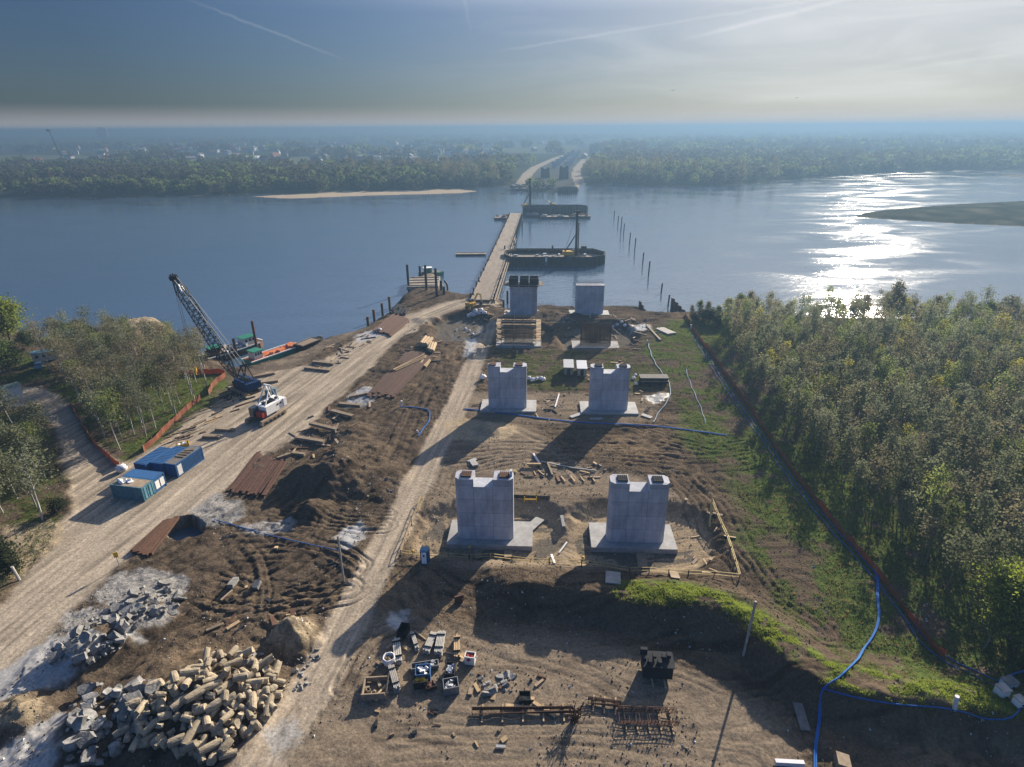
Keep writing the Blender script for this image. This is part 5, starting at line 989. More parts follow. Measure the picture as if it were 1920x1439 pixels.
for i, (u, v) in enumerate(((1216, 766), (1213, 771), (1212, 777))): plank((u - 4, v), (u + 4, v), .3, 'short dark beam on the sand beyond the farther footing', m_=DSTEEL, nm='beam', grp='short dark beams on the sand')

# ------------------------------------------------------------------ railings, fences, hoses
def railing(pts, label, m_=YWOOD, post=2.4, h_=1.1, rails=(.55, 1.05), w=.09):
    P3 = [G(u, v) for u, v in pts]; o0 = P3[0]; r = thing('railing', label, 'railing', o0, 0); q = MB(); k = MB()
    for a, b_ in zip(P3[:-1], P3[1:]):
        L = (b_ - a).length; n = max(1, int(L / post)); prev = None
        for i in range(n + 1):
            p = a + (b_ - a) * (i / n); p.z = HZ(p.x, p.y); l = p - o0; MB().bar(l, l + Vector((0, 0, h_)), .12).build('post', WOOD, r)
            if prev is not None:
                for z in rails: q.bar(prev + Vector((0, 0, z)), l + Vector((0, 0, z)), w, .05)
            prev = l
    q.build('rail', m_, r)
railing([(753, 1042), (800, 1048), (880, 1049), (960, 1052), (1030, 1060), (1090, 1064), (1180, 1076), (1290, 1082), (1386, 1088)], 'yellow timber railing running below both near pits')
railing([(1386, 1086), (1362, 1010), (1335, 946)], 'yellow timber railing climbing beside the grass by the pit'); railing([(752, 1042), (772, 985), (792, 938)], 'pale timber railing between the narrow track and the pit', m_=WOOD)
railing([(1064, 578), (1120, 580), (1196, 579)], 'thin dark handrail along the shore past the bare column', m_=DSTEEL, w=.08); railing([(1000, 574), (1040, 575)], 'thin dark handrail by the column with formwork', m_=DSTEEL, w=.08)
for u0, v0, u1, v1, lb in [(1333, 950, 1330, 990, 'long bare yellow plank propped at the railing corner'), (792, 940, 783, 958, 'loose long plank at the top of the pale railing')]:
    a, b_ = G(u0, v0), G(u1, v1); o = MB().bar((0, 0, .9), (b_ - a) + Vector((0, 0, .2)), .3, .06).build('plank', YWOOD); o.location = a; tag(o, lb, 'plank')
def fence(pts, label, h_=1.15, lean=.0, wig=.25, m_=ORANGE, sub=6):
    P3 = [G(u, v) for u, v in smooth_pts(pts, 1)]; o0 = P3[0]; r = thing('safety_fence', label, 'fence', o0, 0, 'orange mesh safety fences'); fine = []; rr = random.Random(int(pts[0][0]))
    for a, b_ in zip(P3[:-1], P3[1:]):
        L = (b_ - a).length; n = max(1, int(L / 1.1))
        for i in range(n): p = a + (b_ - a) * (i / n); p = Vector((p.x + rr.uniform(-.12, .12), p.y + rr.uniform(-.12, .12), 0)); p.z = HZ(p.x, p.y); fine.append(p)
    fine.append(P3[-1]); vs = []; fs = []; k = MB()
    for i, p in enumerate(fine):
        l = p - o0; hh = h_ * (1 - wig * rr.random()); dx = lean + rr.uniform(-.12, .12)
        vs += [l, l + Vector((dx * .4, .03, hh * .5)), l + Vector((dx, .05, hh)), l + Vector((dx, .09, hh)), l + Vector((0, .04, 0))]
        if i % 3 == 0 and (i % 6 == 0 or len(fine) < 100): MB().bar(l, l + Vector((dx * .6, .0, h_ + .15)), .08).build('post', OWOOD, r)
        if i: a_ = (i - 1) * 5; [fs.append((a_ + j, a_ + 5 + j, a_ + 6 + j, a_ + 1 + j)) for j in range(4)]
    MB().add(vs, fs).build('mesh_band', m_, r)
fence([(270, 848), (285, 835), (318, 802), (350, 772), (376, 750)], 'tall orange mesh fence between the containers and the crane', h_=1.5); fence([(392, 742), (402, 722), (424, 708), (422, 700), (388, 702), (340, 703)], 'orange mesh fence folding round the wood corner near the boats', h_=1.5)
fence([(133, 758), (150, 795), (175, 832), (205, 862), (226, 878)], 'orange mesh fence along the side road to the white bag', h_=1.3)
fence([(1284, 592), (1300, 622), (1330, 660), (1362, 705), (1395, 752), (1425, 795), (1460, 850), (1500, 905), (1540, 955), (1585, 1010), (1622, 1050), (1660, 1098), (1700, 1150), (1735, 1200), (1770, 1235)], 'very long orange mesh fence between the grass and the wood', h_=1.35, wig=.45)
def hose(pts, label, rad=.11, m_=HOSE, n=2, z=None, twin=0.0):
    P3 = [G(u, v) for u, v in smooth_pts(pts, n)]; fine = []
    for a, b_ in zip(P3[:-1], P3[1:]):
        k = max(1, int((b_ - a).length / 1.2))
        for i in range(k): p = a + (b_ - a) * (i / k); fine.append(Vector((p.x + .12 * math.sin(p.y * .9), p.y, HZ(p.x, p.y) + rad + .04)))
    fine.append(P3[-1] + Vector((0, 0, rad))); o0 = fine[0].copy(); q = MB(); q.tube([p - o0 for p in fine], rad, n=6)
    if twin: q.tube([p - o0 + Vector((twin, twin * .5, .02)) for p in fine], rad, n=6)
    o = q.build('hose', m_, smooth=True); o.location = o0; tag(o, label, 'hose')
hose([(1524, 1460), (1530, 1400), (1533, 1330), (1540, 1292), (1570, 1278), (1600, 1252), (1612, 1225), (1640, 1195), (1646, 1150), (1645, 1110), (1640, 1068)], 'thick twin blue hose winding down the grass and over the earth bank', rad=.10, twin=.24)
hose([(1540, 1292), (1590, 1308), (1680, 1324), (1760, 1328), (1810, 1338), (1850, 1352), (1900, 1350), (1915, 1325)], 'blue hose following the edge of the bank to the white boxes', rad=.09)
hose([(1300, 625), (1340, 690), (1390, 765), (1440, 830), (1480, 890), (1530, 950), (1580, 1008), (1640, 1072), (1690, 1135), (1730, 1195), (1780, 1240), (1830, 1260), (1872, 1282)], 'blue hose laid along the very long orange fence', rad=.065, twin=-.9)
hose([(868, 768), (900, 771), (960, 778), (1030, 788), (1100, 795), (1180, 797), (1250, 802), (1320, 812), (1362, 818)], 'dark blue hose running straight behind the near pads', rad=.09, twin=.2)
hose([(1215, 645), (1222, 672), (1240, 700), (1258, 722), (1255, 750), (1238, 770), (1225, 792)], 'pale blue hose curling from the pit across the green strip', rad=.12, m_=HOSEG); hose([(1285, 690), (1292, 715), (1305, 745), (1318, 775), (1322, 795)], 'thin greenish hose on the grass', rad=.07, m_=HOSEG)
hose([(752, 764), (775, 765), (808, 770), (805, 790), (790, 812), (784, 818)], 'short bright blue hose hooking off the mud beside the track', rad=.12); hose([(1872, 1282), (1890, 1270), (1925, 1258)], 'short blue hose leaving the white boxes', rad=.12); hose([(400, 975), (470, 995), (560, 1018), (640, 1035)], 'thin dark blue hose across the rutted mud', rad=.06)
for a, b_, lb in (((751, 764), (753, 752), 'white upright pipe at the start of the short blue hose'), ((784, 812), (783, 820), 'tiny white pipe at the end of the short blue hose'), ((1790, 1330), (1795, 1306), 'pink-white upright pipe on the grassy bank'), ((1215, 645), (1214, 638), 'tiny white pipe end at the pale hose'), ((1296, 618), (1296, 609), 'small white post top at the start of the long fence')):
    p = G(*a); t_ = PH(b_[0], b_[1], p.y); o = MB().bar((0, 0, -.2), (t_.x - p.x, 0, max(.6, t_.z - p.z)), .42, n=10).build('standpipe', PLAS); o.location = p; tag(o, lb, 'pipe')
for u, v, s_, lb in ((1888, 1290, (1.35, 1.0, .85), 'largest white pump box among the blue hoses'), (1873, 1310, (.95, 1.0, 1.1), 'tall grey-white pump box touching the largest one'), (1906, 1326, (.8, .8, .85), 'small white cube box at the bend of the bank hose')):
    p = G(u, v); r = thing('pump_box', lb, 'pump box', p, R(12)); MB().box((0, 0, s_[2] / 2), s_).build('case', WHITE, r); MB().box((0, 0, s_[2] + .04), (s_[0] + .12, s_[1] + .12, .08)).build('lid', GSTEEL, r); MB().bar((0, -s_[1] / 2, .4), (.1, -s_[1] / 2 - .5, .2), .18, n=8).build('outlet', DSTEEL, r)

# poles
def pole(u0, v0, u1, v1, d_, label, m_=OWOOD, w2=None):
    p = G(u0, v0); t_ = PH(u1, v1, p.y); o = MB().bar((0, 0, -.3), (t_.x - p.x, 0, t_.z - p.z), d_, n=8, w2=w2).build('pole', m_); o.location = p; tag(o, label, 'pole'); return o
pole(1394, 1228, 1417, 1128, .28, 'tall thin timber pole rising from the shaded earth bank', GW); pole(645, 1090, 633, 1005, .3, 'slender pale pole on the rutted mud beside the narrow track', GW)
p = G(36, 1085); 
pole(37, 1088, 22, 1063, .35, 'short pale broken post by the dark bush corner', GW); pole(1360, 1435, 1362, 1432, .2, 'tiny stub', GSTEEL) if False else None
p = G(224, 1062); r = thing('road_sign', 'small yellow warning board on a post at the haul road edge', 'sign', p, R(20)); MB().bar((0, 0, 0), (0, 0, 2.0), .08).build('post', GSTEEL, r); MB().box((0, 0, 2.0), (.6, .05, .9)).build('board', YEL, r)
for u, v, lb in ((775, 1048, 'small yellow lamp on the railing beside the toilet'), (881, 1038, 'small yellow lamp in the shade of the near footing'), (1092, 1056, 'small yellow lamp between the near pits')):
    p = G(u, v); o = MB().bar((0, 0, .6), (0, 0, 1.2), .1).blob((0, 0, 1.35), .22, n=6, rings=4).build('warning_lamp', YEL); o.location = p; tag(o, lb, 'lamp')
plank((1452, 1434), (1506, 1437), .4, 'pink-grey beam at the bottom edge of the view', m_=PLAS, nm='beam', h_=.5); plank((1565, 1432), (1590, 1440), 1.4, 'old dark stump of timber at the bottom of the bank', nm='timber', h_=.8)
plank((930, 1402), (948, 1403), .3, 'thin grey bar lying on the open sand', m_=GSTEEL, nm='bar'); plank((1495, 1320), (1510, 1372), 1.0, 'pale torn sheet lying down the shaded bank', m_=GREYR, nm='sheet', h_=.06)
crate(343, 838, 2.4, 1.4, .8, YEL, WHITE, 'yellow and white equipment frame behind the blue containers', R(30))

# ------------------------------------------------------------------ vehicles and cabins on the far left
def car(u, v, rz, m_, label, L=4.4, van=False):
    p = G(u, v); r = thing('parked_van' if van else 'parked_car', label, 'van' if van else 'car', p, rz); W_ = 1.8; hb = .95 if not van else 1.2
    pr = [(-L / 2, .35), (L / 2, .35), (L / 2, .75), (L / 2 - .9, hb), (-L / 2, hb)]; q = MB(); o_ = [(x, z) for x, z in pr]
    vs = [(x, -W_ / 2, z) for x, z in o_] + [(x, W_ / 2, z) for x, z in o_]; n = len(o_)
    q.add(vs, [tuple(range(n)), tuple(range(2 * n - 1, n - 1, -1))] + [(i, n + i, n + (i + 1) % n, (i + 1) % n) for i in range(n)]).build('body', m_, r)
    top = 1.5 if not van else 2.3; MB().box((-.35 if not van else -.5, 0, (hb + top) / 2), (L * .55 if not van else L * .8, W_ * .92, top - hb), taper=.82 if not van else .95).build('greenhouse', GLASS if not van else m_, r)
    MB().box((-.35, 0, top + .02), (L * .4, W_ * .72, .05)).build('roof', m_, r)
    q = MB(); [q.bar((sx * L * .31, sy * (W_ / 2 - .18), .33), (sx * L * .31, sy * (W_ / 2 + .02), .33), .66, n=12) for sx in (-1, 1) for sy in (-1, 1)]; q.build('wheel', TYRE, r)
car(76, 692, R(115), LBLUE, 'pale blue car parked beside the white hut on wheels')
p = G(90, 676); r = thing('site_hut', 'white hut with a pale roof and small windows by the wood edge', 'hut', p, R(35)); MB().box((0, 0, 1.5), (6, 2.6, 2.4)).build('wall', WHITE, r); MB().box((0, 0, 2.76), (6.3, 2.9, .12)).build('roof', LBLUE, r); q = MB(); [q.box((x0, -1.33, 1.8), (.7, .05, .7)) for x0 in (-2, -.4, 1.2)]; q.box((3.03, 0, 1.4), (.05, .9, 1.8)); q.build('window', DSTEEL, r); MB().bar((2.9, .6, 2.8), (2.9, .6, 3.4), .3, n=8).build('chimney', GSTEEL, r)
p = G(12, 748); r = thing('site_hut', 'grey-green cabin with white end wall at the left edge', 'hut', p, R(55)); MB().box((0, 0, 1.4), (6, 3.0, 2.8)).build('wall', WHITE, r); MB().prism_x([(-1.7, 2.8), (1.7, 2.8), (0, 3.3)], -3.2, 3.2).build('roof', mat('green_grey_roof', (.09, .13, .12), .7), r); MB().box((3.02, 0, 1.2), (.05, .9, 2.0)).build('door', DSTEEL, r)
for i in range(4):
    a, b_ = P(128 + i * 4, 607 - i * 2, WZ + .4), P(170 + i * 4, 626 - i * 2.5, WZ + .4); o = MB().bar((0, 0, 0), b_ - a, .9, n=7, w2=.6).build('log', DSTEEL); o.location = a; tag(o, 'dark drift log poking into the river beyond the trees', 'log', 'dark drift logs')
p = G(168, 634); o = MB().bar((-4, 0, .3), (4, 1.2, .7), .6, .5).build('beam', RUST); o.location = p; tag(o, 'rusty beam on the river bank behind the bare trees', 'beam')

# ------------------------------------------------------------------ mounds of pile heads and broken slabs
rr_ = random.Random(21)
def heap_pt(poly):
    xs = [p[0] for p in poly]; ys = [p[1] for p in poly]
    while True:
        u, v = rr_.uniform(min(xs), max(xs)), rr_.uniform(min(ys), max(ys))
        if inpoly(np.array([u]), np.array([v]), poly)[0]: return u, v
def pile_head(sd, L, r0):
    rr = random.Random(sd); q = MB(); n = 12; vs = []; fs = []; K = 5
    for k in range(K):
        for i in range(n): t_ = 2 * math.pi * i / n; kk = r0 * (1 + rr.uniform(-.05, .04)) * (.9 if k in (0, K - 1) else 1); vs.append((-L / 2 + L * k / (K - 1) + (rr.uniform(-.1, .1) if k in (0, K - 1) else 0), math.cos(t_) * kk, math.sin(t_) * kk))
    for k in range(K - 1):
        for i in range(n): fs.append((k * n + i, (k + 1) * n + i, (k + 1) * n + (i + 1) % n, k * n + (i + 1) % n))
    fs += [tuple(range(n - 1, -1, -1))[::-1], tuple(range((K - 1) * n, K * n))[::-1]]; q.add(vs, fs); me = bpy.data.meshes.new('pile_head'); me.from_pydata(q.v, [], q.f); me.materials.append(TAN); return me
PHM = [pile_head(i, L, .42) for i, L in enumerate((1.2, 1.9, 2.3, .9, 1.6, 1.4))]
HEAP = [(345, 1268), (395, 1242), (455, 1232), (520, 1262), (528, 1300), (505, 1345), (470, 1385), (420, 1425), (360, 1425), (300, 1405), (255, 1400), (215, 1370), (275, 1310), (300, 1285)]
placed = []
for i in range(128):
    for _ in range(40):
        u, v = heap_pt(HEAP); p = G(u, v); lvl = rr_.choice((0, 0, 0, 0, 1))
        if all((p.x - a) ** 2 + (p.y - b_) ** 2 > 1.6 or l != lvl for a, b_, l in placed): break
    placed.append((p.x, p.y, lvl)); o = bpy.data.objects.new('pile_head', PHM[rr_.randrange(6)]); COL.objects.link(o); o.location = p + Vector((0, 0, rr_.uniform(.05, .4) + .5 * lvl)); up = rr_.random() < .12
    o.rotation_euler = (rr_.uniform(0, 6), (rr_.uniform(1.0, 1.5) if up else rr_.uniform(-.35, .35)), rr_.uniform(0, 6.28)); s_ = rr_.uniform(.75, 1.1); o.scale = (s_ * rr_.uniform(.8, 1.15), s_, s_)
    wh = 'by the sand heap' if u > 470 and v < 1300 else 'by the grey slabs' if u < 300 else 'on the viewer side' if v > 1380 else 'at the back' if v < 1275 else 'in the middle'
    kd = ('propped-up ' if up else '') + ('long' if PHM[i % 6] and len(o.data.vertices) and max(abs(w_.co.x) for w_ in o.data.vertices) > .96 else 'stubby')
    tag(o, f"{kd} round concrete pile head {'lying on top ' if lvl and not up else ''}{wh} of the tan heap", 'pile head', 'heap of sawn-off pile heads')
def chunk(sd, m_):
    rr = random.Random(sd); n = 7; pts = []; 
    for i in range(n): t_ = 2 * math.pi * (i + rr.uniform(-.25, .25)) / n; k = rr.uniform(.7, 1.15); pts.append((math.cos(t_) * k, math.sin(t_) * k * rr.uniform(.7, 1)))
    q = MB(); hh = rr.uniform(.22, .5); vs = [(x, y, -hh + rr.uniform(-.06, .06)) for x, y in pts] + [(x * rr.uniform(.8, .98), y * rr.uniform(.8, .98), hh + rr.uniform(-.12, .12)) for x, y in pts]
    fs = [(i, (i + 1) % n, n + (i + 1) % n, n + i) for i in range(n)] + [tuple(range(n - 1, -1, -1)), tuple(range(n, 2 * n))]; me = bpy.data.meshes.new('rubble_chunk'); me.from_pydata(vs, [], fs); me.materials.append(m_); return me
CHM = [chunk(i, SLAB) for i in range(10)]
def chunks(poly, n, s0, s1, label, grp, lift=.1, tilt=.6, layers=1, nm=None):
    nm = nm or ('rubble_chunk' if 'rubble' in grp else 'stone' if 'stone' in grp else 'broken_block')
    for i in range(n):
        u, v = heap_pt(poly); p = G(u, v); o = bpy.data.objects.new(nm, CHM[rr_.randrange(10)]); COL.objects.link(o); s_ = s0 + (s1 - s0) * rr_.random() ** 2
        o.location = p + Vector((0, 0, lift * s_ + rr_.random() * .35 * (layers - 1))); o.rotation_euler = (rr_.uniform(-tilt, tilt), rr_.uniform(-tilt, tilt), rr_.uniform(0, 6.28)); o.scale = (s_, s_, s_ * rr_.uniform(.7, 1.2)); tag(o, ('big ' if s_ > .62 * s1 else 'small ' if s_ < s0 + .12 * (s1 - s0) else 'mid-sized ') + label.replace('small ', '').replace('broken ', 'broken '), 'rubble' if nm == 'rubble_chunk' else 'stone', grp)
chunks([(165, 1290), (230, 1285), (300, 1300), (270, 1360), (215, 1439), (130, 1439), (120, 1350)], 110, .25, 1.15, 'broken grey slab chunk in the rubble beside the tan heap', 'grey slab rubble beside the tan heap', layers=3)
chunks([(90, 1235), (130, 1200), (200, 1150), (235, 1120), (300, 1090), (350, 1115), (330, 1150), (250, 1180), (215, 1230), (130, 1258)], 125, .25, 1.05, 'broken grey slab chunk on the long rubble ridge by the haul road', 'grey slab rubble ridge', layers=3)
chunks([(410, 1245), (450, 1215), (500, 1225), (480, 1250)], 18, .3, .7, 'tan-grey lump on the top of the pile head heap', 'lumps atop the pile head heap', layers=2)
chunks([(1000, 870), (1120, 862), (1150, 885), (1090, 905), (980, 890)], 26, .15, .4, 'small pale stone on the mud strip between pier rows', 'small stones between the pier rows'); chunks([(870, 1260), (960, 1255), (965, 1300), (880, 1300)], 22, .2, .8, 'pale broken lump on the gravel right of the crates', 'broken lumps by the crates')
chunks([(555, 1230), (600, 1215), (585, 1290), (550, 1300)], 24, .15, .45, 'small grey stone between the tan heap and the track', 'small stones by the narrow track'); chunks([(1150, 598), (1215, 600), (1235, 628), (1180, 640), (1150, 618)], 24, .25, .9, 'broken block in the muddy corner by the round pit', 'blocks by the round pit', layers=2)
chunks([(845, 622), (900, 610), (905, 650), (850, 655)], 14, .25, .7, 'broken block in the dark hollow', 'blocks in the dark hollow'); chunks([(1020, 588), (1070, 588), (1075, 610), (1025, 606)], 22, .25, .8, 'broken block between the riverside columns', 'blocks between the riverside columns', layers=2)
chunks([(745, 600), (800, 600), (800, 640), (760, 640)], 14, .2, .6, 'pale lump on the trampled ground below the dock', 'lumps below the dock')
chunks([(640, 930), (720, 850), (760, 900), (680, 990)], 20, .12, .4, 'small stone on the dark earth mound', 'stones on the dark mounds')

CHT = [chunk(40 + i, TAN) for i in range(6)]
for i in range(90):
    u, v = heap_pt(HEAP); p = G(u, v); o = bpy.data.objects.new('broken_block', CHT[i % 6]); COL.objects.link(o); s_ = rr_.uniform(.2, .6); o.location = p + Vector((0, 0, rr_.uniform(.1, .75))); o.rotation_euler = (rr_.uniform(-1, 1), rr_.uniform(-1, 1), rr_.uniform(0, 6)); o.scale = (s_,) * 3
    tag(o, 'broken tan concrete lump wedged between the round pile heads', 'rubble', 'tan lumps between the pile heads')
# ------------------------------------------------------------------ birds
for u, v, s_, lb in ((1262, 170, 1.0, 'dark bird gliding above the far bank with wings level'), (1494, 184, .8, 'smaller dark bird lower in the sky above the wood')):
    p = PH(u, v, 260); o = MB().add([(-.1, -.5, 0), (.1, -.5, 0), (.0, .55, .02), (-1.1 * s_, .0, .25), (1.1 * s_, .0, .28), (0, -.1, .12), (0, 0, -.1)], [(0, 1, 5), (0, 5, 3), (1, 4, 5), (5, 2, 3), (5, 4, 2), (0, 6, 1), (0, 3, 6), (1, 6, 4), (6, 2, 4), (6, 3, 2)]).build('bird', TYRE)
    o.location = p; tag(o, lb, 'bird')
# ------------------------------------------------------------------ trees
def leafmat(name, col, var=.5):
    m_ = bpy.data.materials.new(name); m_.use_nodes = True; t = m_.node_tree; b = t.nodes['Principled BSDF']; b.inputs['Roughness'].default_value = .7; b.inputs['Specular IOR Level'].default_value = .15
    oi = N(t, 'ShaderNodeObjectInfo'); g = N(t, 'ShaderNodeNewGeometry'); n = N(t, 'ShaderNodeTexNoise', inp={'Scale': .9, 'Detail': 3.0}); t.links.new(g.outputs['Position'], n.inputs['Vector'])
    f = math_node(t, 'MULTIPLY_ADD', oi.outputs['Random'], .6, math_node(t, 'MULTIPLY', n.outputs['Fac'], .5)); f2 = math_node(t, 'SUBTRACT', f, .1, clamp=True)
    c = mix_node(t, f2, tuple(x * (1 - var) for x in col), tuple(min(1, x * (1 + var)) for x in col)); t.links.new(c, b.inputs['Base Color'])
    tr = N(t, 'ShaderNodeBsdfTranslucent'); t.links.new(c, tr.inputs['Color']); mx = N(t, 'ShaderNodeMixShader', inp={0: .55}); t.links.new(b.outputs[0], mx.inputs[1]); t.links.new(tr.outputs[0], mx.inputs[2])
    o_ = [x for x in t.nodes if x.type == 'OUTPUT_MATERIAL'][0]; t.links.new(mx.outputs[0], o_.inputs['Surface']); return m_
BARK = mat('grey_bark', (.13, .115, .09), .9, var=.4, scale=4); BIRCH = mat('birch_bark', (.50, .48, .43), .8, var=.5, scale=5, col2=(.20, .19, .16))
L_SPRING = leafmat('spring_foliage', (.15, .18, .055), .5); L_OLIVE = leafmat('olive_foliage', (.135, .148, .082), .5); L_YEL = leafmat('yellow_green_foliage', (.25, .24, .05), .4); L_BRIGHT = leafmat('bright_willow_foliage', (.19, .23, .035)); L_TWIG = leafmat('budding_twigs', (.155, .14, .075), .5); L_GREEN = leafmat('mid_green_foliage', (.09, .12, .04)); L_DEEP = leafmat('dark_scrub_foliage', (.035, .045, .022))

YBARK = mat('pale_grey_bark', (.20, .18, .14), .9, var=.4, scale=4)
def quads(C_, size, rng, flat=.0):
    """random leaf-sized quads about the centres C_"""
    n = len(C_); a = rng.normal(size=(n, 3)); a /= np.linalg.norm(a, axis=1)[:, None]; b = rng.normal(size=(n, 3)); b -= (b * a).sum(1)[:, None] * a; b /= np.linalg.norm(b, axis=1)[:, None]
    s = size * (.6 + .8 * rng.random(n))[:, None]; a = a * s; b = b * s * .75
    V = np.stack([C_ - a - b, C_ + a - b, C_ + a + b, C_ - a + b], 1).reshape(-1, 3); F = np.arange(4 * n).reshape(n, 4); return V, F
def tree_proto(seed, h, cr, base, nleaf, size, limbs, bark, leaf, name, r0=.13, lean=.4, droop=0.0, spread=1.0, tuft=.55, top=True):
    """returns (trunk mesh, crown mesh)"""
    rr = random.Random(seed); rng = np.random.default_rng(seed); q = MB(); lx, ly = rr.uniform(-lean, lean), rr.uniform(-lean, lean)
    def ax(k): return Vector((lx * k * k + .12 * math.sin(k * 5 + seed), ly * k * k + .12 * math.cos(k * 4 + seed), h * k))
    K = 7
    for i in range(K): q.bar(ax(i / K), ax((i + 1) / K), r0 * 2 * (1 - i / K * .85), n=6, w2=r0 * 2 * (1 - (i + 1) / K * .85))
    cent = []
    for i in range(limbs):
        k = base + (1 - base) * ((i + rr.random()) / limbs) * .97; t_ = i * 2.4 + rr.uniform(-.5, .5); kb = (k - base) / (1 - base); prof = min(1, .45 + 2.2 * kb) * (1.08 - kb) ** .75
        L = cr * prof * rr.uniform(.65, 1.15) * spread + .3; rise = rr.uniform(.45, 1.1) * (1 - droop)
        a = ax(k * .93); b = a + Vector((math.cos(t_) * L, math.sin(t_) * L, L * rise)); m_ = (a + b) / 2 + Vector((rr.uniform(-.1, .1), rr.uniform(-.1, .1), .1 * L))
        q.bar(a, m_, r0 * .55 * (1.2 - k), n=3, w2=r0 * .35); q.bar(m_, b, r0 * .35, n=3, w2=.03)
        for _ in range(2):
            s0 = a + (b - a) * rr.uniform(.3, .8); e = s0 + Vector((rr.uniform(-1, 1), rr.uniform(-1, 1), rr.uniform(.1, 1.1))) * L * .4; q.bar(s0, e, r0 * .22, n=3, w2=.02); cent += [e, s0 + (e - s0) * .6]
        cent += [b, m_ + (b - m_) * .5, b + Vector((0, 0, L * .15))]
    cent += [ax(1.0), ax(.93)]
    cent = np.array([tuple(c) for c in cent]); w = rng.random(len(cent)) ** 1.2 + .15; w /= w.sum(); ci = rng.choice(len(cent), nleaf, p=w)
    C_ = cent[ci] + rng.normal(size=(nleaf, 3)) * cr * tuft * np.array([.42, .42, .40]); C_[:, 2] = np.maximum(C_[:, 2], h * base * .6)
    V, F = quads(C_, size, rng); tm = bpy.data.meshes.new('trunk'); tm.from_pydata(q.v, [], q.f); tm.materials.append(bark)
    o = np_mesh('crown', V, F, leaf); cm = o.data; bpy.data.objects.remove(o); return tm, cm
def place_tree(pr, name, x, y, rz, sc, label, grp, cat='tree', lean=0):
    z = HZ(x, y) - .1; r = thing(name, label, cat, (x, y, z), rz, grp); r.scale = (sc[0], sc[0], sc[1]); r.rotation_euler = (lean * math.cos(rz), lean * math.sin(rz), rz)
    for nm, me in zip(('trunk', 'crown'), pr): o = bpy.data.objects.new(nm, me); COL.objects.link(o); o.parent = r
    return r
rt = random.Random(99)
def scatter(poly, n, dmin, box=None, extra=None):
    poly = [tuple(p) for p in poly]; xs = [p[0] for p in poly]; ys = [p[1] for p in poly]; out_ = []; grid = {}; tries = 0
    while len(out_) < n and tries < n * 60:
        tries += 1; x_, y_ = rt.uniform(min(xs), max(xs)), rt.uniform(min(ys), max(ys))
        if not inpoly(np.array([x_]), np.array([y_]), poly)[0] or (extra and not extra(x_, y_)): continue
        g = (int(x_ // dmin), int(y_ // dmin)); ok = True
        for a in (-1, 0, 1):
            for b_ in (-1, 0, 1):
                for (px, py) in grid.get((g[0] + a, g[1] + b_), ()):
                    if (px - x_) ** 2 + (py - y_) ** 2 < dmin * dmin: ok = False
        if ok: grid.setdefault(g, []).append((x_, y_)); out_.append((x_, y_))
    return out_
def vis(x_, y_, m_=1.12, z=4.0):
    """inside the camera's sight, with a margin"""
    dz = z - CAM_H; f = y_ * _cp - dz * _sp; 
    return f > 5 and abs(x_ / f) < .865 * m_ + .03 and y_ > 24

# the young wood east of the site: fuzzy spring crowns
YP = [tree_proto(10 + i, h, cr_, .36, int(nl * 1.15), .12, 22, YBARK, lf, 'y', r0=.10, lean=.5, tuft=.68) for i, (h, cr_, nl, lf) in enumerate([(9.5, 1.5, 620, L_OLIVE), (10.5, 1.6, 760, L_SPRING), (8.8, 1.5, 600, L_OLIVE), (11.5, 1.7, 720, L_OLIVE), (10.0, 1.4, 300, L_TWIG), (7.5, 1.3, 480, L_SPRING), (8.5, 1.3, 520, L_YEL), (10.5, 1.5, 260, L_TWIG)])]
pts = scatter([tuple(p) for p in FOREST_R], 720, 3.35, extra=lambda a, b_: vis(a, b_))
pts.sort(key=lambda p: p[1] + .25 * p[0])
labs = ['fuzzy olive young tree', 'yellow-green leafing young tree', 'bare budding young tree']; FRE = PP([(1284, 592), (1330, 660), (1395, 752), (1460, 850), (1540, 955), (1622, 1050), (1700, 1150), (1770, 1235)])
SEL = pts[:290]; REST = pts[290:]
# individuals: the nearest trees of the wood
for x_, y_ in SEL:
    i = rt.choice((0, 0, 1, 2, 2, 3, 4, 4, 5, 6, 7)); k = 1 if i == 6 else 2 if i in (4, 7) else 0
    sz = rt.uniform(.8, 1.15); df = float(pline(np.array([x_]), np.array([y_]), FRE)[0][0]); wh = 'close to the long orange fence' if df < 7 else 'one row behind the fence-side trees' if df < 14 else 'deep in the wood behind the willow' if y_ < 68 else ('level with the nearest piers' if y_ < 92 else 'level with the farther notched piers' if y_ < 128 else 'toward the river') + (' at the wood front' if x_ < .52 * y_ + 4 else ' far inside the wood')
    place_tree(YP[i], 'young_tree', x_, y_, rt.uniform(0, 6.28), (rt.uniform(.85, 1.2), sz), ('tall ' if sz > 1.03 else 'low ' if sz < .9 else '') + labs[k] + ' ' + wh, 'young trees of the eastern wood' if k == 0 else 'yellow-green trees of the eastern wood' if k == 1 else 'budding trees of the eastern wood', lean=rt.uniform(-.04, .04))
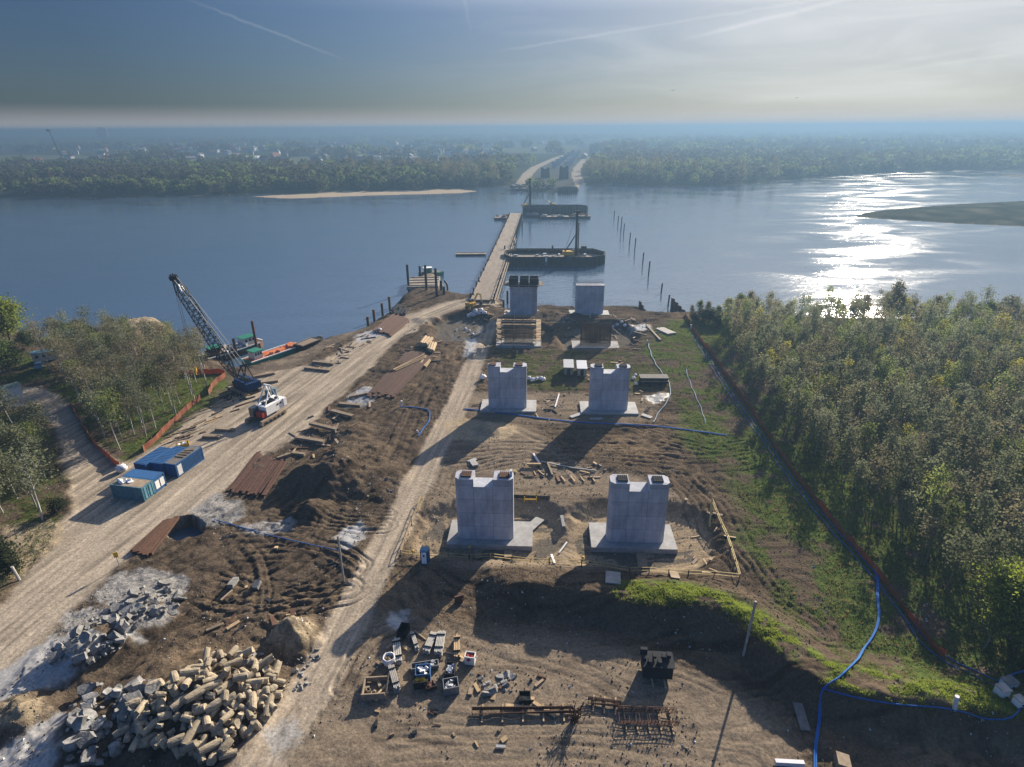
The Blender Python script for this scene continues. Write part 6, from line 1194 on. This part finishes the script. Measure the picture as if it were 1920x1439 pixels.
# the rest of the wood as one mass, crowns built the same way
def mass(points, protos, pick, name, mats, sc=(.85, 1.2), thin=1.0, trunkm=BARK, hz=None):
    rng = np.random.default_rng(5); VS, FS, MI, off = [], [], [], 0; cache = []
    for tm, cm in protos:
        tv = np.empty(len(tm.vertices) * 3, np.float32); tm.vertices.foreach_get('co', tv); tv = tv.reshape(-1, 3); quadf = np.array([list(p.vertices) for p in tm.polygons if len(p.vertices) == 4])
        cv = np.empty(len(cm.vertices) * 3, np.float32); cm.vertices.foreach_get('co', cv); cache.append((tv, quadf, cv.reshape(-1, 4, 3)))
    for x_, y_ in points:
        i = pick(); tv, qf, cv = cache[i]; a = rng.uniform(0, 6.28); s = rng.uniform(*sc); sz = rng.uniform(*sc); z = HZ(x_, y_) if hz is None else hz; M3 = np.array([[math.cos(a) * s, -math.sin(a) * s, 0], [math.sin(a) * s, math.cos(a) * s, 0], [0, 0, sz]]).T; T = np.array([x_, y_, z - .1])
        c = cv if thin >= 1 else cv[rng.random(len(cv)) < thin]; n = len(c)
        VS.append(c.reshape(-1, 3) @ M3 + T); FS.append(np.arange(4 * n).reshape(n, 4) + off); MI.append(np.full(n, i)); off += 4 * n
        VS.append(tv @ M3 + T); FS.append(qf + off); MI.append(np.full(len(qf), len(protos))); off += len(tv)
    o = np_mesh(name, np.concatenate(VS), np.concatenate(FS), mats[0])
    for m_ in mats[1:]: o.data.materials.append(m_)
    o.data.materials.append(trunkm); o.data.polygons.foreach_set('material_index', np.concatenate(MI).astype(np.int32)); return o
o = mass(REST, YP, lambda: rt.choice((0, 0, 1, 2, 3, 4, 4, 5, 5, 6, 7)), 'woodland', [L_OLIVE, L_SPRING, L_OLIVE, L_OLIVE, L_TWIG, L_SPRING, L_YEL, L_TWIG], thin=.75); o['kind'] = 'stuff'; o['label'] = 'dense young wood reaching back to the river'; o['category'] = 'woodland'
# scrub along the shore edge of the wood, taller thin trees at the river
TP = [tree_proto(40 + i, h, 2.3, .28, 1500, .16, 22, BARK, lf, 't', r0=.12, lean=.4, tuft=.6) for i, (h, lf) in enumerate([(10, L_SPRING), (11.5, L_TWIG), (9, L_YEL)])]
for i, (u, v, s_) in enumerate([(1310, 600, .55), (1325, 604, .5), (1362, 604, .75), (1382, 603, .85), (1400, 604, .8), (1410, 606, .7), (1655, 612, .95), (1668, 614, 1.15), (1680, 612, 1.0), (1700, 612, .8), (1745, 615, .8), (1790, 618, .85), (1845, 620, .85), (1880, 625, .9), (1910, 628, .8), (1600, 610, .75), (1615, 612, .8), (1575, 608, .6), (1530, 612, .6), (1470, 612, .55), (1450, 610, .5), (1345, 606, .5), (1295, 604, .4), (1720, 618, .8), (1820, 622, .8)]):
    p = P(u, v, -1); place_tree(TP[i % 3], 'riverside_tree', p.x, p.y, i * 1.3, (s_, s_), 'thin leafing tree at the water side of the wood, backed by bright river', 'riverside trees of the eastern wood')
WP = tree_proto(60, 9.5, 4.2, .15, 9000, .13, 46, BARK, L_BRIGHT, 'w', r0=.22, lean=.3, tuft=.5)
p = P(1885, 1215, 0); place_tree(WP, 'willow', p.x + 1, p.y + 1, .5, (1, 1), 'bright yellow-green willow at the right edge below the wood', None); p = P(1985, 1265, 0); place_tree(WP, 'willow', p.x, p.y, 2.5, (.8, .85), 'second yellow-green willow half cut by the right edge', None)
# birches west of the haul road
BP = [tree_proto(70 + i, h, 1.9, .5, nl, .11, 22, BIRCH, lf, 'b', r0=.13, lean=1.3, tuft=.8) for i, (h, nl, lf) in enumerate([(12.5, 620, L_TWIG), (14, 700, L_OLIVE), (12, 900, L_SPRING), (14.5, 560, L_TWIG), (11, 900, L_OLIVE)])]
WOOD_W = [tuple(p) for p in PP([(70, 668), (150, 652), (250, 655), (340, 668), (395, 695), (388, 730), (350, 768), (300, 815), (250, 848), (212, 850), (170, 800), (142, 755), (120, 715), (85, 700)])]
for x_, y_ in scatter(WOOD_W, 108, 2.9): place_tree(BP[rt.randrange(5)], 'birch', x_, y_, rt.uniform(0, 6.28), (rt.uniform(.85, 1.1), rt.uniform(.7, .98)), 'slender pale-trunked birch ' + ('beside the crane-side orange fence' if x_ > -62 else 'near the side road edge' if y_ < 112 else 'at the river end' if y_ > 150 else 'in the upper middle' if y_ > 128 else 'in the lower middle') + ' of the fenced wood', 'birches in the fenced wood', lean=rt.uniform(-.08, .08))
WOOD_L = [tuple(p) for p in PP([(-220, 780), (20, 790), (80, 812), (105, 870), (116, 940), (100, 985), (50, 990), (0, 1000), (-300, 1060)])]
LPp = [tree_proto(90 + i, h, 2.2, .25, 1000, .13, 26, BIRCH, lf, 'l', r0=.12, lean=1.0, tuft=.6) for i, (h, lf) in enumerate([(9.5, L_OLIVE), (11, L_OLIVE), (8, L_SPRING)])]
for x_, y_ in scatter(WOOD_L, 40, 3.2): place_tree(LPp[rt.randrange(3)], 'birch', x_, y_, rt.uniform(0, 6.28), (rt.uniform(.85, 1.1), rt.uniform(.75, 1.0)), 'leafing pale-trunked birch ' + ('nearest the bend' if y_ < 84 else 'level with the containers' if y_ < 100 else 'by the cabin') + ' between side road and left edge', 'birches left of the side road', lean=rt.uniform(-.1, .1))
p = P(78, 978, 0); place_tree(BP[1], 'birch', p.x, p.y, 1.1, (1.3, .95), 'white-trunked birch standing foremost at the corner of the side road', None, lean=.12)
GP = tree_proto(120, 11, 5.0, .12, 6500, .17, 44, BARK, L_BRIGHT, 'g', r0=.25, tuft=.55); GP2 = tree_proto(121, 10, 4.6, .12, 5000, .17, 40, BARK, L_GREEN, 'g2', r0=.22, tuft=.55)
for u, v, s_, pr_, lb in ((20, 640, 1.05, GP, 'round green riverside tree at the left edge beyond the huts'), (-45, 655, 1.1, GP2, 'dark green tree cut by the left edge by the river'), (55, 655, .5, GP2, 'low dark bush next to the round green riverside tree'), (20, 700, .8, GP2, 'mid green tree in front of the white hut'), (-20, 960, .45, GP2, 'low dense green bush at the left edge by the brown grass')):
    p = P(u, v, 0); place_tree(pr_, 'broadleaf_tree' if s_ > .6 else 'bush', p.x, p.y, u * .1, (s_, s_), lb, None, cat='tree' if s_ > .6 else 'bush')
DB = tree_proto(130, 3.2, 2.2, .05, 1500, .14, 16, BARK, L_DEEP, 'd', r0=.1, tuft=.6)
for i, (u, v, s_) in enumerate([(0, 1065, 1.1), (15, 1078, .8), (112, 960, .6), (1330, 606, 1.2), (1318, 600, .8), (1345, 612, 1.0), (1302, 605, .7)]): p = P(u, v, 0); place_tree(DB, 'bush', p.x, p.y, i, (s_, s_), 'dark scrubby bush at the road corner by the brown grass' if i < 3 else 'dark scrubby bush where the wood meets the shore', 'dark bushes at the road corner' if i < 3 else 'dark bushes at the shore', cat='bush')

# ------------------------------------------------------------------ far bank woods, one mass
rng = np.random.default_rng(3)
def far_wood():
    VS, FS, MI = [], [], []; off = 0
    zones_ = [(610, 760, 11, 150), (760, 1000, 17, 80), (1000, 1500, 26, 45), (1500, 2400, 46, 26), (2400, 4200, 85, 16), (4200, 9000, 190, 10)]
    tot = []
    for y0, y1, sp, nq in zones_:
        n = int((y1 - y0) * 2 * .97 * (y0 + y1) / 2 / (sp * sp)); xx = rng.uniform(-1, 1, n); yy = rng.uniform(y0, y1, n); xx = xx * (.95 * yy + 30); tot.append((xx, yy, np.full(n, nq), np.full(n, sp)))
    X_ = np.concatenate([t_[0] for t_ in tot]); Y_ = np.concatenate([t_[1] for t_ in tot]); NQ = np.concatenate([t_[2] for t_ in tot]); SP = np.concatenate([t_[3] for t_ in tot])
    sd_ = pgsd(X_, Y_, FAR_LAND); keep = (sd_ > 7) & (pgsd(X_, Y_, COR) < -6) & ~inpoly(X_, Y_, SPIT) & ~inpoly(X_, Y_, [tuple(q_) for q_ in PP([(950, 356), (972, 318), (1098, 318), (1098, 350)])])
    dens = fbm(X_, Y_, 260, 3, 21); keep &= (Y_ < 1000) | (dens > -.12); keep &= (sd_ > 14) | (fbm(X_, Y_, 60, 2, 8) > -.2)
    town = (Y_ > 1050) & (Y_ < 2800) & (X_ < .15 * Y_); keep &= ~(town & (fbm(X_, Y_, 120, 2, 31) > -.3))
    X_, Y_, NQ, SP = X_[keep], Y_[keep], NQ[keep], SP[keep]; Z_ = H(X_, Y_)
    hue = fbm(X_, Y_, 90, 3, 4) + rng.normal(size=len(X_)) * .25; front = pgsd(X_, Y_, FAR_LAND) < 55
    for i in range(len(X_)):
        nq = int(NQ[i]); k = SP[i] / 11; hgt = rng.uniform(11, 18) * (1.0 if Y_[i] < 1500 else 1.1) * (.72 if front[i] else 1); r = rng.uniform(4.2, 6.8) * min(k, 5) ** .8
        th = rng.uniform(0, 6.283, nq); ph = rng.uniform(0, 1, nq); kk = rng.uniform(.55, 1.0, nq) ** .5; bx = r * kk * np.sin(np.pi * (ph * .86 + .07)) ** .6
        C_ = np.stack([X_[i] + np.cos(th) * bx, Y_[i] + np.sin(th) * bx, Z_[i] + hgt * (.12 + .88 * ph)], 1) + rng.normal(size=(nq, 3)) * r * .08
        V, F = quads(C_, r * (.155 if nq > 60 else .2 if nq > 30 else .3), rng); VS.append(V); FS.append(F + off); off += len(V)
        m_ = 0 if hue[i] > .28 else 1 if hue[i] > -.12 else 2
        if front[i] and rng.random() < .6: m_ = 0 if rng.random() < .5 else 1
        MI.append(np.full(nq, m_))
    o = np_mesh('far_woods', np.concatenate(VS), np.concatenate(FS), FW[0]); [o.data.materials.append(m_) for m_ in FW[1:]]; o.data.polygons.foreach_set('material_index', np.concatenate(MI).astype(np.int32)); o['kind'] = 'stuff'; o['label'] = 'hazy woods covering the far bank of the river'; o['category'] = 'woods'
FW = [leafmat('far_spring_green', (.12, .155, .04), .3), leafmat('far_olive', (.060, .068, .032), .3), leafmat('far_brown_twigs', (.060, .052, .038), .3)]
far_wood()
# bare taller trees standing above the far woods
TB = [tree_proto(150 + i, 24, 7.5, .2, 900, .30, 34, BARK, L_TWIG, 'tb', r0=.45, tuft=.6) for i in range(2)]
for i in range(34):
    u = [850, 862, 875, 846, 920, 926, 840, 835, 830, 905, 890, 1105, 1118, 1130, 1142, 1150, 1165, 1180, 1230, 1255, 575, 730, 700, 760, 785, 1300, 1340, 1390, 1200, 800, 812, 660, 640, 1450][i]; Y_ = 690 + (i * 37) % 90; p = PH(u, 330, Y_); place_tree(TB[i % 2], 'tall_bare_tree', p.x, Y_, i, (rt.uniform(.8, 1.1), rt.uniform(.75, 1.05)), 'tall bare tree rising above the far bank woods', 'tall bare trees on the far bank')

# ------------------------------------------------------------------ far country: houses, halls, towers, bridge works
def far_house(u, v, Y, sx, sy, h_, wm_, rm_, label, grp=None, gable=True, nm='house'):
    p = P(u, v, 3); k = Y / p.y; x_, y_ = p.x * k, p.y * k; z = 1.2; r = thing(nm, label, 'house' if nm == 'house' else nm.replace('_', ' '), (x_, y_, z), rt.uniform(-.5, .5) if nm == 'house' else 0, grp)
    MB().box((0, 0, h_ / 2), (sx, sy, h_)).build('wall', wm_, r)
    if gable:
        q = MB().prism_x([(-sy / 2 - .5, h_), (sy / 2 + .5, h_), (0, h_ + sy * .38)], -sx / 2 - .5, sx / 2 + .5); q.build('roof', rm_, r)
    else: MB().box((0, 0, h_ + .3), (sx + .6, sy + .6, .6)).build('roof', rm_, r)
HW = (WHITE, mat('grey_render', (.26, .26, .27), .8), mat('tan_render', (.30, .26, .20), .8), mat('tan_render', (.22, .20, .17), .8)); ROOFR = mat('red_tile', (.20, .08, .05), .8); ROOFG = mat('grey_sheet', (.18, .18, .19), .8)
far_house(462, 277, 1250, 46, 26, 8, WHITE, WHITE, 'large white hall beyond the far bank woods', gable=False, nm='sports_hall'); far_house(475, 281, 1220, 22, 12, 6, WHITE, WHITE, 'white annex beside the large hall', gable=False, nm='sports_hall'); far_house(592, 281, 1180, 18, 9, 5, WHITE, ROOFG, 'small white hall to the right of the large hall', gable=False, nm='sports_hall')
far_house(668, 281, 1150, 26, 12, 6.5, WHITE, ROOFG, 'long white house with grey roof behind the spring green trees'); far_house(700, 270, 1350, 24, 12, 7, WHITE, ROOFG, 'pale hall a little behind the long white house')
for i in range(270):
    u = rt.uniform(150, 900) if i % 4 else rt.uniform(60, 1180); Y_ = 1100 + 1500 * rt.random() ** 1.3; pu = PH(u, 300, Y_); p_ = np.array([pu.x]), np.array([Y_])
    if pgsd(*p_, FAR_LAND)[0] < 60: continue
    z = 1.2; rf = rt.choice((ROOFR, ROOFG, ROOFG)); wl = rt.choice(HW); r = thing('house', ('white ' if wl is WHITE else 'grey ' if wl is HW[1] else 'dull tan ') + 'house with ' + ('red' if rf is ROOFR else 'pale') + ' roof, hazy town, ' + ('left of the floodlight mast' if u < 92 else 'between mast and large hall' if u < 440 else 'beside the large hall' if u < 640 else 'behind the sandbank woods' if u < 900 else 'near the cleared strip') + (', far back' if Y_ > 1700 else ''), 'house', (pu.x, Y_, z), rt.uniform(0, 3), 'small houses of the far town'); sx = rt.uniform(9, 19); sy = rt.uniform(8, 12); h_ = rt.uniform(5, 10)
    MB().box((0, 0, h_ / 2), (sx, sy, h_)).build('wall', wl, r); MB().prism_x([(-sy / 2 - .5, h_), (sy / 2 + .5, h_), (0, h_ + sy * .35)], -sx / 2 - .5, sx / 2 + .5).build('roof', rf, r)
def far_tower(u, vtop, Y, label, d_=2.4, lean=0.0, head=None, nm='floodlight_mast', rad=None):
    t_ = PH(u, vtop, Y); r = thing(nm, label, nm.replace('_', ' '), (t_.x, Y, 1), 0); MB().bar((lean, 0, 0), (0, 0, t_.z - 1), d_, n=6, w2=d_ * .6).build('shaft', DSTEEL, r)
    if head: MB().box((-1.5, 0, t_.z), head, .1).build('head', DSTEEL, r)
far_tower(92, 246, 1250, 'leaning floodlight mast above the far left woods', lean=11, head=(7, 1.2, 4)); far_tower(126, 239, 2600, 'faint thin mast on the horizon near the floodlight', d_=2.0, nm='radio_mast')
t_ = PH(190, 240.5, 3300); r = thing('tower_block', 'grey slab block standing on the left horizon', 'building', (t_.x, 3300, 1), 0); MB().box((0, 0, (t_.z - 1) / 2), (46, 14, t_.z - 1)).build('wall', GREYR, r); MB().box((2, 0, t_.z + .5), (14, 8, 4)).build('roof_plant', GREYR, r)
# the works where the bridge lands on the far side
def far_pier(u, v0, v1, w, label):
    p = P(u, v0, 0); t_ = PH(u, v1, p.y); o = thing('bridge_pier', label, 'bridge pier', (p.x, p.y, 0), 0, 'dark piers at the far landing'); MB().box((0, 0, t_.z / 2), (w, 6, t_.z), taper=.9).build('shaft', DSTEEL, o); q = MB(); [q.box((sx * w * .32, 0, t_.z + .8), (w * .25, 5, 1.6)) for sx in (-1, 1)]; q.build('formwork', DSTEEL, o)
far_pier(1022, 336, 317, 11, 'dark scaffolded pier at the far landing, beside the pale road'); far_pier(1057, 338, 314, 11, 'dark scaffolded pier at the far landing, nearer the right track')
for i in range(7):
    for s_ in (-1, 1):
        p = P(1046 + i * 5.5 + s_ * (13 - i * 1.3), 322 - i * 5.2, 0)
        if i and p.y < 4000: o = thing('bridge_pier', 'small hazy pier farther inland on the cleared strip', 'bridge pier', (p.x, p.y, 0), 0, 'hazy piers inland'); MB().box((0, 0, 5), (8, 4, 10)).build('shaft', CONC, o); MB().box((0, 0, 10.4), (8.8, 4.6, .8)).build('cap', CONC, o)
r3, cc3, rim3, back3, L3 = cofferdam(1046, 1084, 363, 354, 350, 'third small cofferdam against the far landing', -.5, 1)
a_ = P(1000, 358, WZ); r = thing('landing_stage', 'dark cluttered landing stage under the far piers', 'landing stage', (a_.x, a_.y, WZ), 0); MB().box((0, 6, 1.2), (44, 14, 2.6)).build('deck', GREYR, r); rr_ = random.Random(1)
for i in range(90): MB().box((rr_.uniform(-24, 22), rr_.uniform(2, 26), 3 + rr_.random()), (rr_.uniform(1, 4), rr_.uniform(1, 3), rr_.uniform(1, 3)), rr_.random() * 3).build('site_crate', rr_.choice((COLR, DSTEEL, RUST2, GREYR)), r)

# ------------------------------------------------------------------ grass, weeds and clods lying about
def tufts(n, poly_test, hgt, width, m_, name, label, blades=3, xr=(-140, 170), yr=(26, 200), pw=1.6):
    X_ = []; Y_ = []
    xx = rng.uniform(xr[0], xr[1], n * 4); yy = yr[0] + (yr[1] - yr[0]) * rng.random(n * 4) ** pw; k = poly_test(xx, yy); xx, yy = xx[k][:n], yy[k][:n]; zz = H(xx, yy); rd = _C['road']; k2 = (rd < .2) & (zz > -1.4); xx, yy, zz = xx[k2], yy[k2], zz[k2]; n_ = len(xx)
    B = np.repeat(np.stack([xx, yy, zz], 1), blades, 0); m2 = len(B); B[:, :2] += rng.normal(size=(m2, 2)) * width * 1.2; a = rng.uniform(0, 6.28, m2); hh = hgt * rng.uniform(.4, 1.2, m2); wv = width * rng.uniform(.5, 1.1, m2)
    dx, dy = np.cos(a) * wv, np.sin(a) * wv; lx, ly = rng.normal(size=m2) * hgt * .5, rng.normal(size=m2) * hgt * .5
    V = np.stack([np.stack([B[:, 0] - dx, B[:, 1] - dy, B[:, 2] - .05], 1), np.stack([B[:, 0] + dx, B[:, 1] + dy, B[:, 2] - .05], 1), np.stack([B[:, 0] + lx, B[:, 1] + ly, B[:, 2] + hh], 1)], 1).reshape(-1, 3)
    o = np_mesh(name, V, np.arange(3 * m2).reshape(-1, 3), m_); o['kind'] = 'stuff'; o['label'] = label; o['category'] = 'grass'
def on_grass(x_, y_):
    r_ = np.zeros(x_.shape, bool)
    for q in (GRASS, GRASS2, GRASS3, GRASS4): r_ |= inpoly(x_, y_, q)
    return r_ & (fbm(x_, y_, 3, 4, 50) + .7 * fbm(x_, y_, 18, 4, 51) > -.25) & (np.abs(x_) < .9 * y_ + 34)
L_GRASS = leafmat('field_grass', (.10, .135, .035)); L_BANKG = leafmat('lush_bank_grass', (.21, .25, .045), .45); L_DRY = leafmat('dry_grass', (.16, .125, .06), .4)
tufts(110000, on_grass, .20, .075, L_GRASS, 'grass', 'patchy green grass over the field and wood floor')
def on_bank(x_, y_): _, s1, l1 = pline(x_, y_, LEVEE); return (s1 > -.6) & (s1 < 3.4) & (l1 > 18) & (y_ > 24) & (fbm(x_, y_, 3, 4, 50) + .35 * fbm(x_, y_, .7, 3, 52) > -.1)
tufts(46000, on_bank, .24, .05, L_BANKG, 'bank_grass', 'lush bright green grass along the top of the earth bank', xr=(0, 70), yr=(26, 75), pw=1.0)
tufts(16000, on_grass, .5, .09, L_DRY, 'dry_weeds', 'tan dead weeds scattered through the grass')
def clods(n, test, s0, s1, m_, name, label, xr=(-110, 75), yr=(28, 185)):
    xx = rng.uniform(xr[0], xr[1], n * 4); yy = yr[0] + (yr[1] - yr[0]) * rng.random(n * 4) ** 1.4; k = test(xx, yy); xx, yy = xx[k][:n], yy[k][:n]; zz = H(xx, yy); k2 = (_C['road'] < .3) & (zz > -1.9); xx, yy, zz = xx[k2], yy[k2], zz[k2]; n_ = len(xx)
    s = s0 + (s1 - s0) * rng.random(n_) ** 3; T = np.array([(1, 0, -.3), (-.5, .87, -.3), (-.5, -.87, -.3), (0, 0, .9), (.5, .5, .5)]); A_ = rng.uniform(0, 6.28, n_); j = 1 + rng.uniform(-.35, .35, (n_, 5, 3)); V = T[None] * j * s[:, None, None]
    ca2, sa2 = np.cos(A_)[:, None], np.sin(A_)[:, None]; Vx = V[..., 0] * ca2 - V[..., 1] * sa2; Vy = V[..., 0] * sa2 + V[..., 1] * ca2; V = np.stack([Vx + xx[:, None], Vy + yy[:, None], V[..., 2] + zz[:, None]], 2).reshape(-1, 3)
    Ft = np.array([(0, 4, 3), (0, 1, 4), (1, 3, 4), (1, 2, 3), (2, 0, 3)]); F = (Ft[None] + 5 * np.arange(n_)[:, None, None]).reshape(-1, 3); o = np_mesh(name, V, F, m_); o['kind'] = 'stuff'; o['label'] = label; o['category'] = 'stones'
open_g = lambda x_, y_: ~on_grass(x_, y_) & (np.abs(x_) < .9 * y_ + 30) & (fbm(x_, y_, 8, 3, 14) > -.1)
clods(30000, open_g, .04, .20, mat('earth_clods', (.15, .115, .08), .95, var=.5), 'earth_clods', 'loose clods of earth over the churned site')
clods(9000, open_g, .04, .16, mat('pale_gravel', (.42, .39, .34), .9, var=.3), 'gravel', 'pale gravel and crumbs scattered over the site')
clods(2500, open_g, .05, .22, mat('litter_scraps', (.55, .56, .58), .8, var=.4), 'litter', 'pale scraps of litter over the site')
# ------------------------------------------------------------------ haze over the river and the far country
hm = bpy.data.materials.new("haze"); hm.use_nodes = True; t = hm.node_tree; t.nodes.clear()
o_ = N(t, 'ShaderNodeOutputMaterial'); pv = N(t, 'ShaderNodeVolumePrincipled')
pv.inputs['Color'].default_value = (.11, .185, .28, 1); pv.inputs['Density'].default_value = .0007; pv.inputs['Anisotropy'].default_value = .35
t.links.new(pv.outputs[0], o_.inputs['Volume'])
hz = MB().box((0, 16600, 29.5), (72000, 35000, 77)).build('haze', hm); tag(hz, None, None, kind='stuff')
